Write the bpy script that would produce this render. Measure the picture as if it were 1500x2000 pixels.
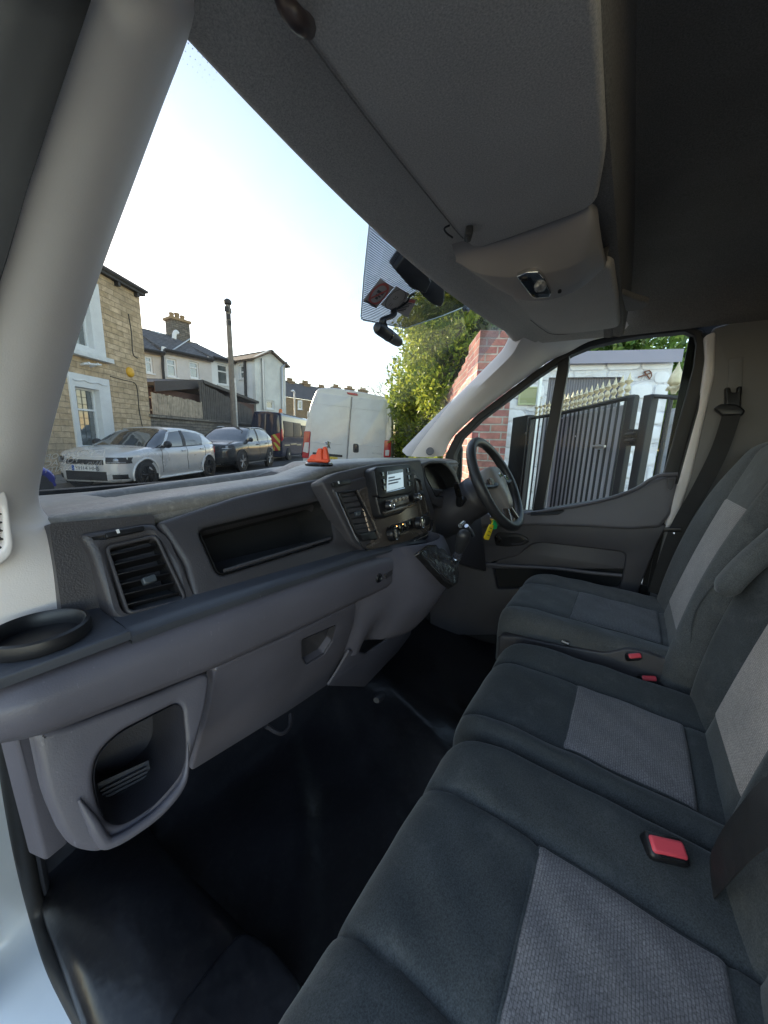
import bpy, bmesh, math, random
import numpy as np
from mathutils import Vector, Matrix
from mathutils.geometry import tessellate_polygon, delaunay_2d_cdt

for o in list(bpy.data.objects):
    bpy.data.objects.remove(o, do_unlink=True)
SC = bpy.context.scene
COL = SC.collection
R_ = math.radians
random.seed(7)
RNG = np.random.default_rng(11)

# ------------------------------------------------------------------ camera
FPX, PHI, PITCH, ROLL = 695.1, R_(34.207), R_(11.468), R_(2.049)
CAM = np.array([-0.87, 0.0, 1.63])
_F = np.array([math.cos(PHI) * math.cos(PITCH), math.sin(PHI) * math.cos(PITCH), -math.sin(PITCH)])
_R0 = np.array([math.sin(PHI), -math.cos(PHI), 0.0])
_U0 = np.cross(_R0, _F)
_R = math.cos(ROLL) * _R0 + math.sin(ROLL) * _U0
_U = -math.sin(ROLL) * _R0 + math.cos(ROLL) * _U0
cd = bpy.data.cameras.new('camera')
cam = bpy.data.objects.new('camera', cd)
COL.objects.link(cam)
cam.matrix_world = Matrix(((_R[0], _U[0], -_F[0], CAM[0]), (_R[1], _U[1], -_F[1], CAM[1]),
                           (_R[2], _U[2], -_F[2], CAM[2]), (0, 0, 0, 1)))
cd.sensor_fit = 'HORIZONTAL'
cd.sensor_width = 36.0
cd.lens = 36.0 * FPX / 1500.0
cd.clip_start = 0.02
cd.clip_end = 1500
SC.camera = cam

# ------------------------------------------------------------------ light
SUN_EL, SUN_AZ = R_(16.0), R_(78.0)          # azimuth counted from +X towards +Y
EXPOSURE = 3.0
SKY_STRENGTH = 0.10
SUN_STRENGTH = 2.6
w = bpy.data.worlds.new('World')
SC.world = w
w.use_nodes = True
nt = w.node_tree
bg = nt.nodes['Background']
sky = nt.nodes.new('ShaderNodeTexSky')
sky.sky_type = 'NISHITA'
sky.sun_disc = False
sky.sun_elevation = SUN_EL
sky.sun_rotation = R_(90.0) - SUN_AZ
sky.air_density = 1.0
sky.dust_density = 0.25
sky.ozone_density = 1.5
wb = nt.nodes.new('ShaderNodeMix'); wb.data_type = 'RGBA'; wb.blend_type = 'MULTIPLY'; wb.inputs[0].default_value = 1.0
wb.inputs[7].default_value = (1.2, 1.0, 0.84, 1.0)      # white balance of the shade
nt.links.new(sky.outputs[0], wb.inputs[6])
nt.links.new(wb.outputs[2], bg.inputs[0])
bg.inputs[1].default_value = SKY_STRENGTH
sl = bpy.data.lights.new('sun', 'SUN')
sun = bpy.data.objects.new('sun', sl)
COL.objects.link(sun)
sl.energy = SUN_STRENGTH
sl.angle = R_(0.5)
sl.color = (1.0, 0.86, 0.66)
sd = Vector((math.cos(SUN_EL) * math.cos(SUN_AZ), math.cos(SUN_EL) * math.sin(SUN_AZ), math.sin(SUN_EL)))
sun.rotation_euler = sd.to_track_quat('Z', 'Y').to_euler()
sun.location = (0, 0, 30)
vs = SC.view_settings
vs.view_transform = 'Standard'
vs.look = 'None'
vs.exposure = EXPOSURE
vs.gamma = 1.0
SC.cycles.use_denoising = True
SC.cycles.max_bounces = 9
SC.cycles.diffuse_bounces = 5
SC.cycles.glossy_bounces = 4
SC.cycles.transmission_bounces = 6
SC.cycles.transparent_max_bounces = 24
SC.cycles.sample_clamp_indirect = 6.0

# ------------------------------------------------------------------ rays
def ray(x, y):
    return _F + _R * (x - 750) / FPX - _U * (y - 1000) / FPX
def at_x(x, y, X):
    d = ray(x, y); return CAM + d * ((X - CAM[0]) / d[0])
def at_y(x, y, Y):
    d = ray(x, y); return CAM + d * ((Y - CAM[1]) / d[1])
def at_z(x, y, Z):
    d = ray(x, y); return CAM + d * ((Z - CAM[2]) / d[2])
def at_pl(x, y, p0, n):
    d = ray(x, y); n = np.array(n, float)
    return CAM + d * (np.dot(np.array(p0, float) - CAM, n) / np.dot(d, n))
ST = R_(32.0)                                   # heading of the street
S_ = np.array([math.cos(ST), math.sin(ST), 0.0])
N_ = np.array([-math.sin(ST), math.cos(ST), 0.0])
O_ = np.array([CAM[0], CAM[1], 0.0])
def at_n(x, y, n): return at_pl(x, y, O_ + N_ * n, N_)
def at_s(x, y, s): return at_pl(x, y, O_ + S_ * s, S_)
def stn(s, n, z): return O_ + S_ * s + N_ * n + np.array([0, 0, z])
def to_st(p):
    q = np.array(p) - O_; return float(q @ S_), float(q @ N_), float(q[2])
GZ = 0.33                                       # height of the street outside

# ------------------------------------------------------------------ materials
def nd(t, typ, **kw):
    n = t.nodes.new(typ)
    for k, v in kw.items():
        if k in n.inputs: n.inputs[k].default_value = v
        else: setattr(n, k, v)
    return n
def base_mat(name):
    m = bpy.data.materials.new(name); m.use_nodes = True
    t = m.node_tree
    return m, t, t.nodes['Principled BSDF'], t.links
def coords(t, uv=False, scale=(1, 1, 1)):
    tc = t.nodes.new('ShaderNodeTexCoord')
    mp = t.nodes.new('ShaderNodeMapping')
    mp.inputs['Scale'].default_value = scale
    t.links.new(tc.outputs['UV' if uv else 'Object'], mp.inputs[0])
    return mp.outputs[0]
def ramp(t, fac, stops):
    r = t.nodes.new('ShaderNodeValToRGB')
    el = r.color_ramp.elements
    while len(el) < len(stops): el.new(0.5)
    for e, (p, c) in zip(el, stops):
        e.position = p; e.color = (*c, 1) if len(c) == 3 else c
    t.links.new(fac, r.inputs[0])
    return r.outputs[0]
def mix(t, fac, a, b, mode='MIX'):
    n = t.nodes.new('ShaderNodeMix'); n.data_type = 'RGBA'; n.blend_type = mode
    for s, v in ((n.inputs[0], fac), (n.inputs[6], a), (n.inputs[7], b)):
        if hasattr(v, 'is_output') or isinstance(v, bpy.types.NodeSocket): t.links.new(v, s)
        elif isinstance(v, (int, float)): s.default_value = v
        else: s.default_value = (*v, 1)
    return n.outputs[2]
def bump(t, h, strength, dist):
    b = t.nodes.new('ShaderNodeBump'); b.inputs['Strength'].default_value = strength
    b.inputs['Distance'].default_value = dist
    t.links.new(h, b.inputs['Height']); return b.outputs[0]
def M(name, col, rough=0.6, var=0.12, vs_=6.0, bs=0.0, bsc=300.0, bd=0.001, metal=0.0, spec=0.5, coat=0.0, alpha=1.0, uv=False, dust=0.0, scuff=0.0, grain=0.0):
    """plain surface with mottling, optional grain bump and optional dust"""
    m, t, p, L = base_mat(name)
    co = coords(t, uv)
    n1 = nd(t, 'ShaderNodeTexNoise', Scale=vs_, Detail=5.0, Roughness=0.6); L.new(co, n1.inputs['Vector'])
    c = np.array(col)
    lo, hi = tuple(np.clip(c * (1 - var), 0, 1)), tuple(np.clip(c * (1 + var), 0, 1))
    cc = ramp(t, n1.outputs['Fac'], [(0.3, lo), (0.7, hi)])
    if grain:
        n5 = nd(t, 'ShaderNodeTexNoise', Scale=420.0, Detail=3.0, Roughness=0.7); L.new(coords(t, uv), n5.inputs['Vector'])
        cc = mix(t, 1.0, cc, ramp(t, n5.outputs['Fac'], [(0.3, (1 - grain,) * 3), (0.7, (1 + grain,) * 3)]), 'MULTIPLY')
    if scuff:
        n4 = nd(t, 'ShaderNodeTexNoise', Scale=140.0, Detail=3.0, Roughness=0.7); L.new(coords(t, uv, (1, 1, .25)), n4.inputs['Vector'])
        sf = ramp(t, n4.outputs['Fac'], [(0.66, (0, 0, 0)), (0.78, (scuff,) * 3)])
        cc = mix(t, sf, cc, tuple(np.clip(c * 2.6 + .02, 0, 1)))
    if dust:
        n3 = nd(t, 'ShaderNodeTexNoise', Scale=vs_ * 9, Detail=8.0, Roughness=0.75); L.new(co, n3.inputs['Vector'])
        df = ramp(t, n3.outputs['Fac'], [(0.5, (0, 0, 0)), (0.75, (dust, dust, dust))])
        cc = mix(t, df, cc, (0.42, 0.40, 0.36))
    L.new(cc, p.inputs['Base Color'])
    rr = ramp(t, n1.outputs['Fac'], [(0.3, (rough * 0.9,) * 3), (0.7, (min(1, rough * 1.1),) * 3)])
    L.new(rr, p.inputs['Roughness'])
    p.inputs['Metallic'].default_value = metal
    p.inputs['Specular IOR Level'].default_value = spec
    p.inputs['Coat Weight'].default_value = coat
    if bs:
        n2 = nd(t, 'ShaderNodeTexNoise', Scale=bsc, Detail=2.0); L.new(co, n2.inputs['Vector'])
        L.new(bump(t, n2.outputs['Fac'], bs, bd), p.inputs['Normal'])
    return m
def glass_mat(name, tint=(0.94, 0.97, 0.96), refl=0.06, rough=0.0, dirt=0.0):
    m, t, p, L = base_mat(name)
    out = t.nodes['Material Output']
    t.nodes.remove(p)
    tr = nd(t, 'ShaderNodeBsdfTransparent'); tr.inputs[0].default_value = (*tint, 1)
    gl = nd(t, 'ShaderNodeBsdfGlossy'); gl.inputs['Roughness'].default_value = rough
    fr = nd(t, 'ShaderNodeLayerWeight'); fr.inputs['Blend'].default_value = 0.25
    mu = nd(t, 'ShaderNodeMath', operation='MULTIPLY'); mu.inputs[1].default_value = refl * 2.2
    L.new(fr.outputs['Fresnel'], mu.inputs[0])
    mx = nd(t, 'ShaderNodeMixShader'); L.new(mu.outputs[0], mx.inputs[0]); L.new(tr.outputs[0], mx.inputs[1]); L.new(gl.outputs[0], mx.inputs[2])
    last = mx
    if dirt:
        n = nd(t, 'ShaderNodeTexNoise', Scale=9.0, Detail=9.0, Roughness=0.7); L.new(coords(t), n.inputs['Vector'])
        f = ramp(t, n.outputs['Fac'], [(0.45, (0, 0, 0)), (0.85, (dirt,) * 3)])
        df = nd(t, 'ShaderNodeBsdfDiffuse'); df.inputs[0].default_value = (0.7, 0.7, 0.68, 1)
        m2 = nd(t, 'ShaderNodeMixShader'); L.new(f, m2.inputs[0]); L.new(mx.outputs[0], m2.inputs[1]); L.new(df.outputs[0], m2.inputs[2])
        last = m2
    L.new(last.outputs[0], out.inputs[0])
    return m
def mirror_glass(name, col=(0.02, 0.025, 0.03), rough=0.03, spec=0.9):
    m, t, p, L = base_mat(name)
    n = nd(t, 'ShaderNodeTexNoise', Scale=1.3, Detail=2.0); L.new(coords(t), n.inputs['Vector'])
    L.new(bump(t, n.outputs['Fac'], 0.08, 0.1), p.inputs['Normal'])
    p.inputs['Base Color'].default_value = (*col, 1)
    p.inputs['Roughness'].default_value = rough
    p.inputs['Specular IOR Level'].default_value = spec
    p.inputs['IOR'].default_value = 1.9
    return m
def emit_mat(name, col, strength):
    m, t, p, L = base_mat(name)
    p.inputs['Base Color'].default_value = (*col, 1)
    p.inputs['Emission Color'].default_value = (*col, 1)
    p.inputs['Emission Strength'].default_value = strength
    return m
def brick_mat(name, bw, bh, c1, c2, cm, mortar=0.012, noise=0.35, bumpd=0.012, distort=0.02, offset=0.5, stops=None, stain=None, rough=0.9):
    """coursed masonry in metres on the UV map"""
    m, t, p, L = base_mat(name)
    co = coords(t, True)
    nz = nd(t, 'ShaderNodeTexNoise', Scale=2.2, Detail=4.0); L.new(co, nz.inputs['Vector'])
    sub = nd(t, 'ShaderNodeVectorMath', operation='MULTIPLY_ADD')
    L.new(nz.outputs['Color'], sub.inputs[0]); sub.inputs[1].default_value = (distort * 2,) * 3; sub.inputs[2].default_value = (0, 0, 0)
    ad = nd(t, 'ShaderNodeVectorMath', operation='ADD'); L.new(co, ad.inputs[0]); L.new(sub.outputs[0], ad.inputs[1])
    b = t.nodes.new('ShaderNodeTexBrick')
    b.offset = offset
    b.inputs['Scale'].default_value = 1.0
    b.inputs['Brick Width'].default_value = bw
    b.inputs['Row Height'].default_value = bh
    b.inputs['Mortar Size'].default_value = mortar
    b.inputs['Mortar Smooth'].default_value = 0.35
    b.inputs['Bias'].default_value = 0.0
    b.inputs['Color1'].default_value = (*c1, 1); b.inputs['Color2'].default_value = (*c2, 1); b.inputs['Mortar'].default_value = (*cm, 1)
    L.new(ad.outputs[0], b.inputs['Vector'])
    n2 = nd(t, 'ShaderNodeTexNoise', Scale=5.0, Detail=8.0, Roughness=0.7); L.new(co, n2.inputs['Vector'])
    f = ramp(t, n2.outputs['Fac'], [(0.25, (1 - noise,) * 3), (0.75, (1 + noise,) * 3)])
    cc = mix(t, 1.0, b.outputs['Color'], f, 'MULTIPLY')
    if stain:
        n3 = nd(t, 'ShaderNodeTexNoise', Scale=0.8, Detail=6.0, Roughness=0.65); L.new(co, n3.inputs['Vector'])
        sf = ramp(t, n3.outputs['Fac'], [(0.5, (0, 0, 0)), (0.72, (0.75,) * 3)])
        cc = mix(t, sf, cc, stain)
    L.new(cc, p.inputs['Base Color'])
    p.inputs['Roughness'].default_value = rough
    p.inputs['Specular IOR Level'].default_value = 0.2
    inv = nd(t, 'ShaderNodeMath', operation='SUBTRACT'); inv.inputs[0].default_value = 1.0; L.new(b.outputs['Fac'], inv.inputs[1])
    mu = nd(t, 'ShaderNodeMath', operation='MULTIPLY_ADD'); L.new(n2.outputs['Fac'], mu.inputs[0]); mu.inputs[1].default_value = 0.8; L.new(inv.outputs[0], mu.inputs[2])
    L.new(bump(t, mu.outputs[0], 0.8, bumpd), p.inputs['Normal'])
    return m

# ------------------------------------------------------------------ meshes
def V3(p): return np.array(p, float)
def unit(v): v = V3(v); return v / (np.linalg.norm(v) + 1e-12)
def frame_of(n):
    n = unit(n)
    a = np.array([0, 0, 1.0]) if abs(n[2]) < 0.9 else np.array([1.0, 0, 0])
    ex = unit(np.cross(a, n)); ey = np.cross(n, ex)
    return ex, ey, n
def rounded(pts, r, seg=5):
    """round the corners of a closed polygon (any dimension)"""
    pts = [V3(p) for p in pts]; out = []; k = len(pts)
    for i, p in enumerate(pts):
        rr = r[i] if isinstance(r, (list, tuple)) else r
        a, b = pts[i - 1], pts[(i + 1) % k]
        la, lb = np.linalg.norm(a - p), np.linalg.norm(b - p)
        d = min(rr, la * 0.48, lb * 0.48)
        if d < 1e-6: out.append(p); continue
        pa, pb = p + (a - p) / la * d, p + (b - p) / lb * d
        for j in range(seg + 1):
            s = j / seg
            out.append((1 - s) ** 2 * pa + 2 * s * (1 - s) * p + s * s * pb)
    return out
def smooth_path(pts, n=8, closed=False):
    """Catmull-Rom through the points"""
    P = [V3(p) for p in pts]; out = []; k = len(P)
    last = k if closed else k - 1
    for i in range(last):
        p1, p2 = P[i], P[(i + 1) % k]
        p0 = P[i - 1] if (i > 0 or closed) else 2 * p1 - p2
        p3 = P[(i + 2) % k] if (i + 2 < k or closed) else 2 * p2 - p1
        for j in range(n):
            s = j / n
            out.append(0.5 * (2 * p1 + (p2 - p0) * s + (2 * p0 - 5 * p1 + 4 * p2 - p3) * s * s + (3 * p1 - p0 - 3 * p2 + p3) * s ** 3))
    if not closed: out.append(P[-1])
    return out
def offset2d(poly, d):
    """inset a 2-D closed polygon by d (towards its inside)"""
    P = np.array(poly); k = len(P)
    area = 0.5 * np.sum(P[:, 0] * np.roll(P[:, 1], -1) - np.roll(P[:, 0], -1) * P[:, 1])
    sgn = 1.0 if area > 0 else -1.0
    out = []
    for i in range(k):
        a, b, c = P[i - 1], P[i], P[(i + 1) % k]
        e1 = b - a; e2 = c - b
        l1, l2 = np.linalg.norm(e1), np.linalg.norm(e2)
        if l1 < 1e-9 or l2 < 1e-9: out.append(b.copy()); continue
        e1 /= l1; e2 /= l2
        n1 = np.array([-e1[1], e1[0]]) * sgn; n2 = np.array([-e2[1], e2[0]]) * sgn
        mm = n1 + n2; q = 1 + n1 @ n2
        out.append(b + d * mm / max(q, 0.35))
    return np.array(out)

def tri_holes(polys):
    """triangles of a polygon with holes: constrained Delaunay, then an even-odd test of each centre"""
    pts = []; edges = []
    for P in polys:
        o = len(pts); pts += [Vector((p[0], p[1])) for p in P]; edges += [(o + i, o + (i + 1) % len(P)) for i in range(len(P))]
    vo, _, fo, ov, _, _ = delaunay_2d_cdt(pts, edges, [], 0, 1e-7)
    out = []
    for f in fo:
        c = sum((vo[i] for i in f), Vector((0, 0))) / len(f); ins = False
        for a, b in edges:
            p, q = pts[a], pts[b]
            if (p.y > c.y) != (q.y > c.y) and c.x < (q.x - p.x) * (c.y - p.y) / (q.y - p.y) + p.x: ins = not ins
        if ins and all(ov[i] for i in f): out.append(tuple(ov[i][0] for i in f))
    return out
def best_tris(polys):
    """whichever triangulation covers the right area"""
    a = [tuple(t) for t in tessellate_polygon(polys)]
    if len(polys) == 1: return a
    flat = [p for P in polys for p in P]
    sh = lambda P: abs(sum(P[i - 1].x * P[i].y - P[i].x * P[i - 1].y for i in range(len(P)))) / 2
    want = sh(polys[0]) - sum(sh(P) for P in polys[1:])
    ar = lambda T: sum(sh([flat[i] for i in t]) for t in T)
    b = tri_holes(polys)
    return a if abs(ar(a) - want) <= abs(ar(b) - want) else b
class MB:
    def __init__(s): s.v = []; s.f = []
    def add(s, verts, faces):
        o = len(s.v); s.v += [tuple(map(float, p)) for p in verts]
        s.f += [tuple(int(i) + o for i in f) for f in faces]; return s
    def box(s, c, size, rz=0.0, ax=None):
        c = V3(c); h = V3(size) / 2
        if ax is None:
            ex = np.array([math.cos(rz), math.sin(rz), 0]); ey = np.array([-math.sin(rz), math.cos(rz), 0]); ez = np.array([0, 0, 1.0])
        else: ex, ey, ez = [unit(a) for a in ax]
        vv = [c + ex * h[0] * i + ey * h[1] * j + ez * h[2] * k for k in (-1, 1) for j in (-1, 1) for i in (-1, 1)]
        return s.add(vv, [(0, 2, 3, 1), (4, 5, 7, 6), (0, 1, 5, 4), (2, 6, 7, 3), (0, 4, 6, 2), (1, 3, 7, 5)])
    def loft(s, loops, closed=True, caps=True, ring=False):
        k = len(loops[0]); vv = [p for l in loops for p in l]; ff = []
        nl = len(loops)
        for a in range(nl if ring else nl - 1):
            b = (a + 1) % nl
            for i in range(k if closed else k - 1):
                j = (i + 1) % k
                ff.append((a * k + i, a * k + j, b * k + j, b * k + i))
        if caps and closed and not ring:
            ff.append(tuple(range(k - 1, -1, -1))); ff.append(tuple((nl - 1) * k + i for i in range(k)))
        return s.add(vv, ff)
    def grid(s, rows): return s.loft(rows, closed=False, caps=False)
    def slab(s, rows, off):
        """a grid given thickness by the vector off (or per-vertex function)"""
        nr, nc = len(rows), len(rows[0])
        A = [V3(p) for r in rows for p in r]
        B = [p + (off(p) if callable(off) else V3(off)) for p in A]
        m = nr * nc; ff = []
        for i in range(nr - 1):
            for j in range(nc - 1):
                q = (i * nc + j, i * nc + j + 1, (i + 1) * nc + j + 1, (i + 1) * nc + j)
                ff.append(q); ff.append(tuple(m + x for x in reversed(q)))
        rim = [j for j in range(nc)] + [i * nc + nc - 1 for i in range(1, nr)] + [(nr - 1) * nc + j for j in range(nc - 2, -1, -1)] + [i * nc for i in range(nr - 2, 0, -1)]
        for a, b in zip(rim, rim[1:] + rim[:1]): ff.append((b, a, m + a, m + b))
        return s.add(A + B, ff)
    def tube(s, path, r, seg=8, caps=True, flat=None, closed=False):
        P = [V3(p) for p in path]; loops = []; k = len(P)
        up = np.array([0.03, 0.05, 1.0]); prev = None
        for i, p in enumerate(P):
            a = P[i - 1] if (i or closed) else p; b = P[(i + 1) % k] if (i < k - 1 or closed) else p
            t = unit(b - a)
            if prev is None:
                ex = np.cross(up, t)
                if np.linalg.norm(ex) < 0.1: ex = np.cross([1, 0, 0], t)
            else: ex = prev - t * (prev @ t)
            ex = unit(ex); prev = ex; ey = np.cross(t, ex)
            rr = r[i] if hasattr(r, '__len__') else r
            rx, ry = (rr, rr) if flat is None else (rr, rr * flat)
            loops.append([p + ex * rx * math.cos(2 * math.pi * j / seg) + ey * ry * math.sin(2 * math.pi * j / seg) for j in range(seg)])
        return s.loft(loops, True, caps and not closed, closed)
    def lathe(s, c, axis, prof, seg=24):
        """prof: list of (radius, height along the axis)"""
        ex, ey, ez = frame_of(axis); c = V3(c)
        loops = [[c + ez * h + (ex * math.cos(2 * math.pi * j / seg) + ey * math.sin(2 * math.pi * j / seg)) * max(r, 1e-5) for j in range(seg)] for r, h in prof]
        return s.loft(loops, True, True)
    def plate(s, outline, n, thick, holes=(), bev=0.0, nb=3, back=True):
        """flat polygon with holes and rounded rim, facing n, extruded backwards by thick"""
        ex, ey, ez = frame_of(n); o = V3(outline[0])
        to2 = lambda pts: np.array([[(V3(p) - o) @ ex, (V3(p) - o) @ ey] for p in pts])
        polys = [to2(outline)] + [to2(h) for h in holes]
        zoff = [float((V3(p) - o) @ ez) for p in outline]
        fl = []
        base = len(s.v)
        rings = []
        for pi, P in enumerate(polys):
            sg = 1 if pi == 0 else -1
            levels = []
            if bev > 0:
                for q in range(nb + 1):
                    a = math.pi / 2 * q / nb
                    levels.append((offset2d(P, sg * bev * (1 - math.sin(a))), -bev * (1 - math.cos(a))))
            else: levels.append((P, 0.0))
            levels.append((P, -thick))
            idx = []
            for (Q, z) in levels:
                st = len(s.v)
                for q in Q: s.v.append(tuple(o + ex * q[0] + ey * q[1] + ez * z))
                idx.append(st)
            k = len(P)
            area = 0.5 * np.sum(P[:, 0] * np.roll(P[:, 1], -1) - np.roll(P[:, 0], -1) * P[:, 1])
            ccw = (area > 0) == (pi == 0)
            for a, b in zip(idx, idx[1:]):
                for i in range(k):
                    j = (i + 1) % k
                    f = (a + i, b + i, b + j, a + j)
                    s.f.append(f if ccw else f[::-1])
            rings.append((idx[0], idx[-1], levels[0][0], levels[-1][0]))
        for which, flip in ((0, False), (1, True)):
            if which == 1 and not back: continue
            polys3 = [[Vector((q[0], q[1], 0)) for q in r[2 + which]] for r in rings]
            mp = [r[which] + i for r in rings for i in range(len(r[2]))]
            for tri in best_tris(polys3):
                a, b, c = [mp[i] for i in tri]
                va, vb, vc = V3(s.v[a]), V3(s.v[b]), V3(s.v[c])
                up = np.cross(vb - va, vc - va) @ ez > 0
                s.f.append((a, b, c) if up != flip else (a, c, b))
        return s

WLOC = {}
def put(o, parent=None):
    COL.objects.link(o)
    if parent is not None: o.parent = parent
    return o
def thing(name, label, cat, loc=(0, 0, 0), group=None):
    o = bpy.data.objects.new(name, None); put(o)
    o.empty_display_size = 0.1
    o.location = loc; WLOC[o.name] = V3(loc)
    o['label'] = label; o['category'] = cat
    if group: o['group'] = group
    return o
def set_uv(me):
    uv = me.uv_layers.new(name='UVMap')
    for p in me.polygons:
        n = p.normal
        if abs(n.z) > 0.75: ex, ey = Vector((1, 0, 0)), Vector((0, 1, 0))
        else:
            ex = Vector((-n.y, n.x, 0)).normalized(); ey = Vector((0, 0, 1))
        for li in p.loop_indices:
            co = me.vertices[me.loops[li].vertex_index].co
            uv.data[li].uv = (co.dot(ex), co.dot(ey))
def obj(name, mb, mat, parent=None, smooth=38, bevel=0.0, bseg=2, uv=False, sub=0, label=None, cat=None, group=None, kind=None, keep=False):
    me = bpy.data.meshes.new(name)
    vv = np.array(mb.v, float)
    if parent is not None: off = WLOC.get(parent.name, np.zeros(3))
    elif keep: off = np.zeros(3)
    else:
        off = np.array([(vv[:, 0].min() + vv[:, 0].max()) / 2, (vv[:, 1].min() + vv[:, 1].max()) / 2, vv[:, 2].min()])
    me.from_pydata([tuple(p) for p in vv - off], [], mb.f)
    me.validate()
    bm = bmesh.new(); bm.from_mesh(me)
    bmesh.ops.recalc_face_normals(bm, faces=bm.faces)
    bm.to_mesh(me); bm.free()
    if uv: set_uv(me)
    if smooth:
        me.polygons.foreach_set('use_smooth', [True] * len(me.polygons))
        me.set_sharp_from_angle(angle=R_(smooth))
    me.materials.append(mat)
    o = bpy.data.objects.new(name, me); put(o, parent)
    if parent is None: o.location = off
    WLOC[o.name] = off
    if bevel:
        b = o.modifiers.new('bevel', 'BEVEL'); b.width = bevel; b.segments = bseg; b.limit_method = 'ANGLE'; b.angle_limit = R_(35)
        b.harden_normals = False
    if sub:
        q = o.modifiers.new('sub', 'SUBSURF'); q.levels = sub; q.render_levels = sub
    if label: o['label'] = label
    if cat: o['category'] = cat
    if group: o['group'] = group
    if kind: o['kind'] = kind
    return o
def text_mb(txt, p, ex, ey, size, depth=0.0006, align='LEFT', wx=1.0, bold=0.0):
    """lettering as real geometry: ex along the line, ey up"""
    c = bpy.data.curves.new('lettering', 'FONT'); c.body = txt; c.size = size; c.align_x = align; c.resolution_u = 2; c.offset = bold * size
    o = bpy.data.objects.new('lettering', c); COL.objects.link(o)
    dg = bpy.context.evaluated_depsgraph_get()
    me = bpy.data.meshes.new_from_object(o.evaluated_get(dg))
    bpy.data.objects.remove(o, do_unlink=True)
    ex, ey = unit(ex), unit(ey); ez = np.cross(ex, ey)
    mb = MB(); mb.add([V3(p) + ex * v.co.x * wx + ey * v.co.y + ez * depth for v in me.vertices], [tuple(q.vertices) for q in me.polygons])
    bpy.data.meshes.remove(me)
    return mb
def merge(*mbs):
    r = MB()
    for m in mbs: r.add(m.v, m.f)
    return r
def clone(root, loc, rz=0.0, label=None, scale=None):
    def rec(o, par):
        c = o.copy(); COL.objects.link(c)
        c.parent = par
        for ch in o.children: rec(ch, c)
        return c
    c = rec(root, None); c.location = loc; c.rotation_euler = (0, 0, rz)
    if scale: c.scale = scale
    if label: c['label'] = label
    return c
def interp(x, xs, ys): return float(np.interp(x, xs, ys))
# ================================================================== cab materials
m_pad = M('dash_pad', (0.20, 0.19, 0.18), 0.42, 0.15, 7, 0.6, 260, 0.0012, dust=0.6)  # pale tone and heavy dust also stand in for the sky's glare
m_face = M('dash_face', (0.048, 0.045, 0.050), 0.45, 0.12, 6, 0.8, 420, 0.0008, scuff=.3)
m_low = M('dash_lower', (0.104, 0.099, 0.12), 0.46, 0.12, 5, 0.45, 520, 0.0006, scuff=.35)
m_shelf = M('dash_shelf', (0.052, 0.056, 0.068), 0.38, 0.12, 8, 0.5, 420, 0.0005, scuff=.4)
m_black = M('black_plastic', (0.012, 0.012, 0.014), 0.4, 0.1, 9, 0.3, 400, 0.0004)
m_gloss = M('gloss_black', (0.012, 0.011, 0.011), 0.12, 0.1, 5, spec=0.6)
m_bronze = M('satin_trim', (0.17, 0.14, 0.12), 0.26, 0.08, 9, metal=0.6)
m_chrome = M('chrome', (0.72, 0.72, 0.72), 0.12, 0.05, 9, metal=1.0)
m_dark = M('dark_cavity', (0.008, 0.008, 0.009), 0.7, 0.1)
m_pill = M('pillar_trim', (0.82, 0.775, 0.76), 0.6, 0.05, 4, 0.5, 600, 0.0005)
m_head = M('roof_lining', (0.50, 0.46, 0.42), 0.92, 0.09, 3, 0.8, 500, 0.001, grain=.28)
m_ceil = M('roof_cloth', (0.23, 0.21, 0.195), 0.95, 0.14, 3, 0.9, 500, 0.0014, grain=.35)
m_visor = M('visor_cloth', (0.58, 0.53, 0.485), 0.9, 0.08, 4, 0.8, 500, 0.001, grain=.26)
m_rub = M('seal_rubber', (0.018, 0.018, 0.02), 0.55, 0.15, 12, 0.3, 200, 0.0005)
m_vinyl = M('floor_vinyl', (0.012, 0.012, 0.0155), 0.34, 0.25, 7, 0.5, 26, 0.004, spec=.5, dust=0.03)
m_sill = M('sill_trim', (0.035, 0.038, 0.05), 0.45, 0.2, 10, 0.5, 220, 0.001)
m_wpaint = M('white_paint', (0.68, 0.74, 0.82), 0.3, 0.05, 3, coat=0.4)
m_doorl = M('door_trim_lower', (0.058, 0.056, 0.066), 0.5, 0.1, 5, 0.6, 420, 0.0006, scuff=.3)
m_door = M('door_trim', (0.13, 0.125, 0.14), 0.5, 0.1, 5, 0.5, 500, 0.0006)
m_bpil = M('rear_pillar_trim', (0.20, 0.195, 0.195), 0.7, 0.08, 4, 0.5, 600, 0.0005)
m_web = M('belt_webbing', (0.014, 0.014, 0.015), 0.7, 0.15, 40, 0.7, 900, 0.0006)
m_red = M('buckle_red', (0.88, 0.10, 0.13), 0.35, 0.08, 12)
m_glass = glass_mat('screen_glass', (0.48, 0.49, 0.495), 0.05, dirt=0.09)
m_dglass = glass_mat('door_glass', (0.88, 0.92, 0.91), 0.05)

# ================================================================== cab shell
cab = thing('van_cab', 'shell of the van cab around the seats, with grey roof lining and pale pillar trims', 'van cab', (0, 0.1, GZ))

def arr(ps): return [V3(p) for p in ps]
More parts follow.
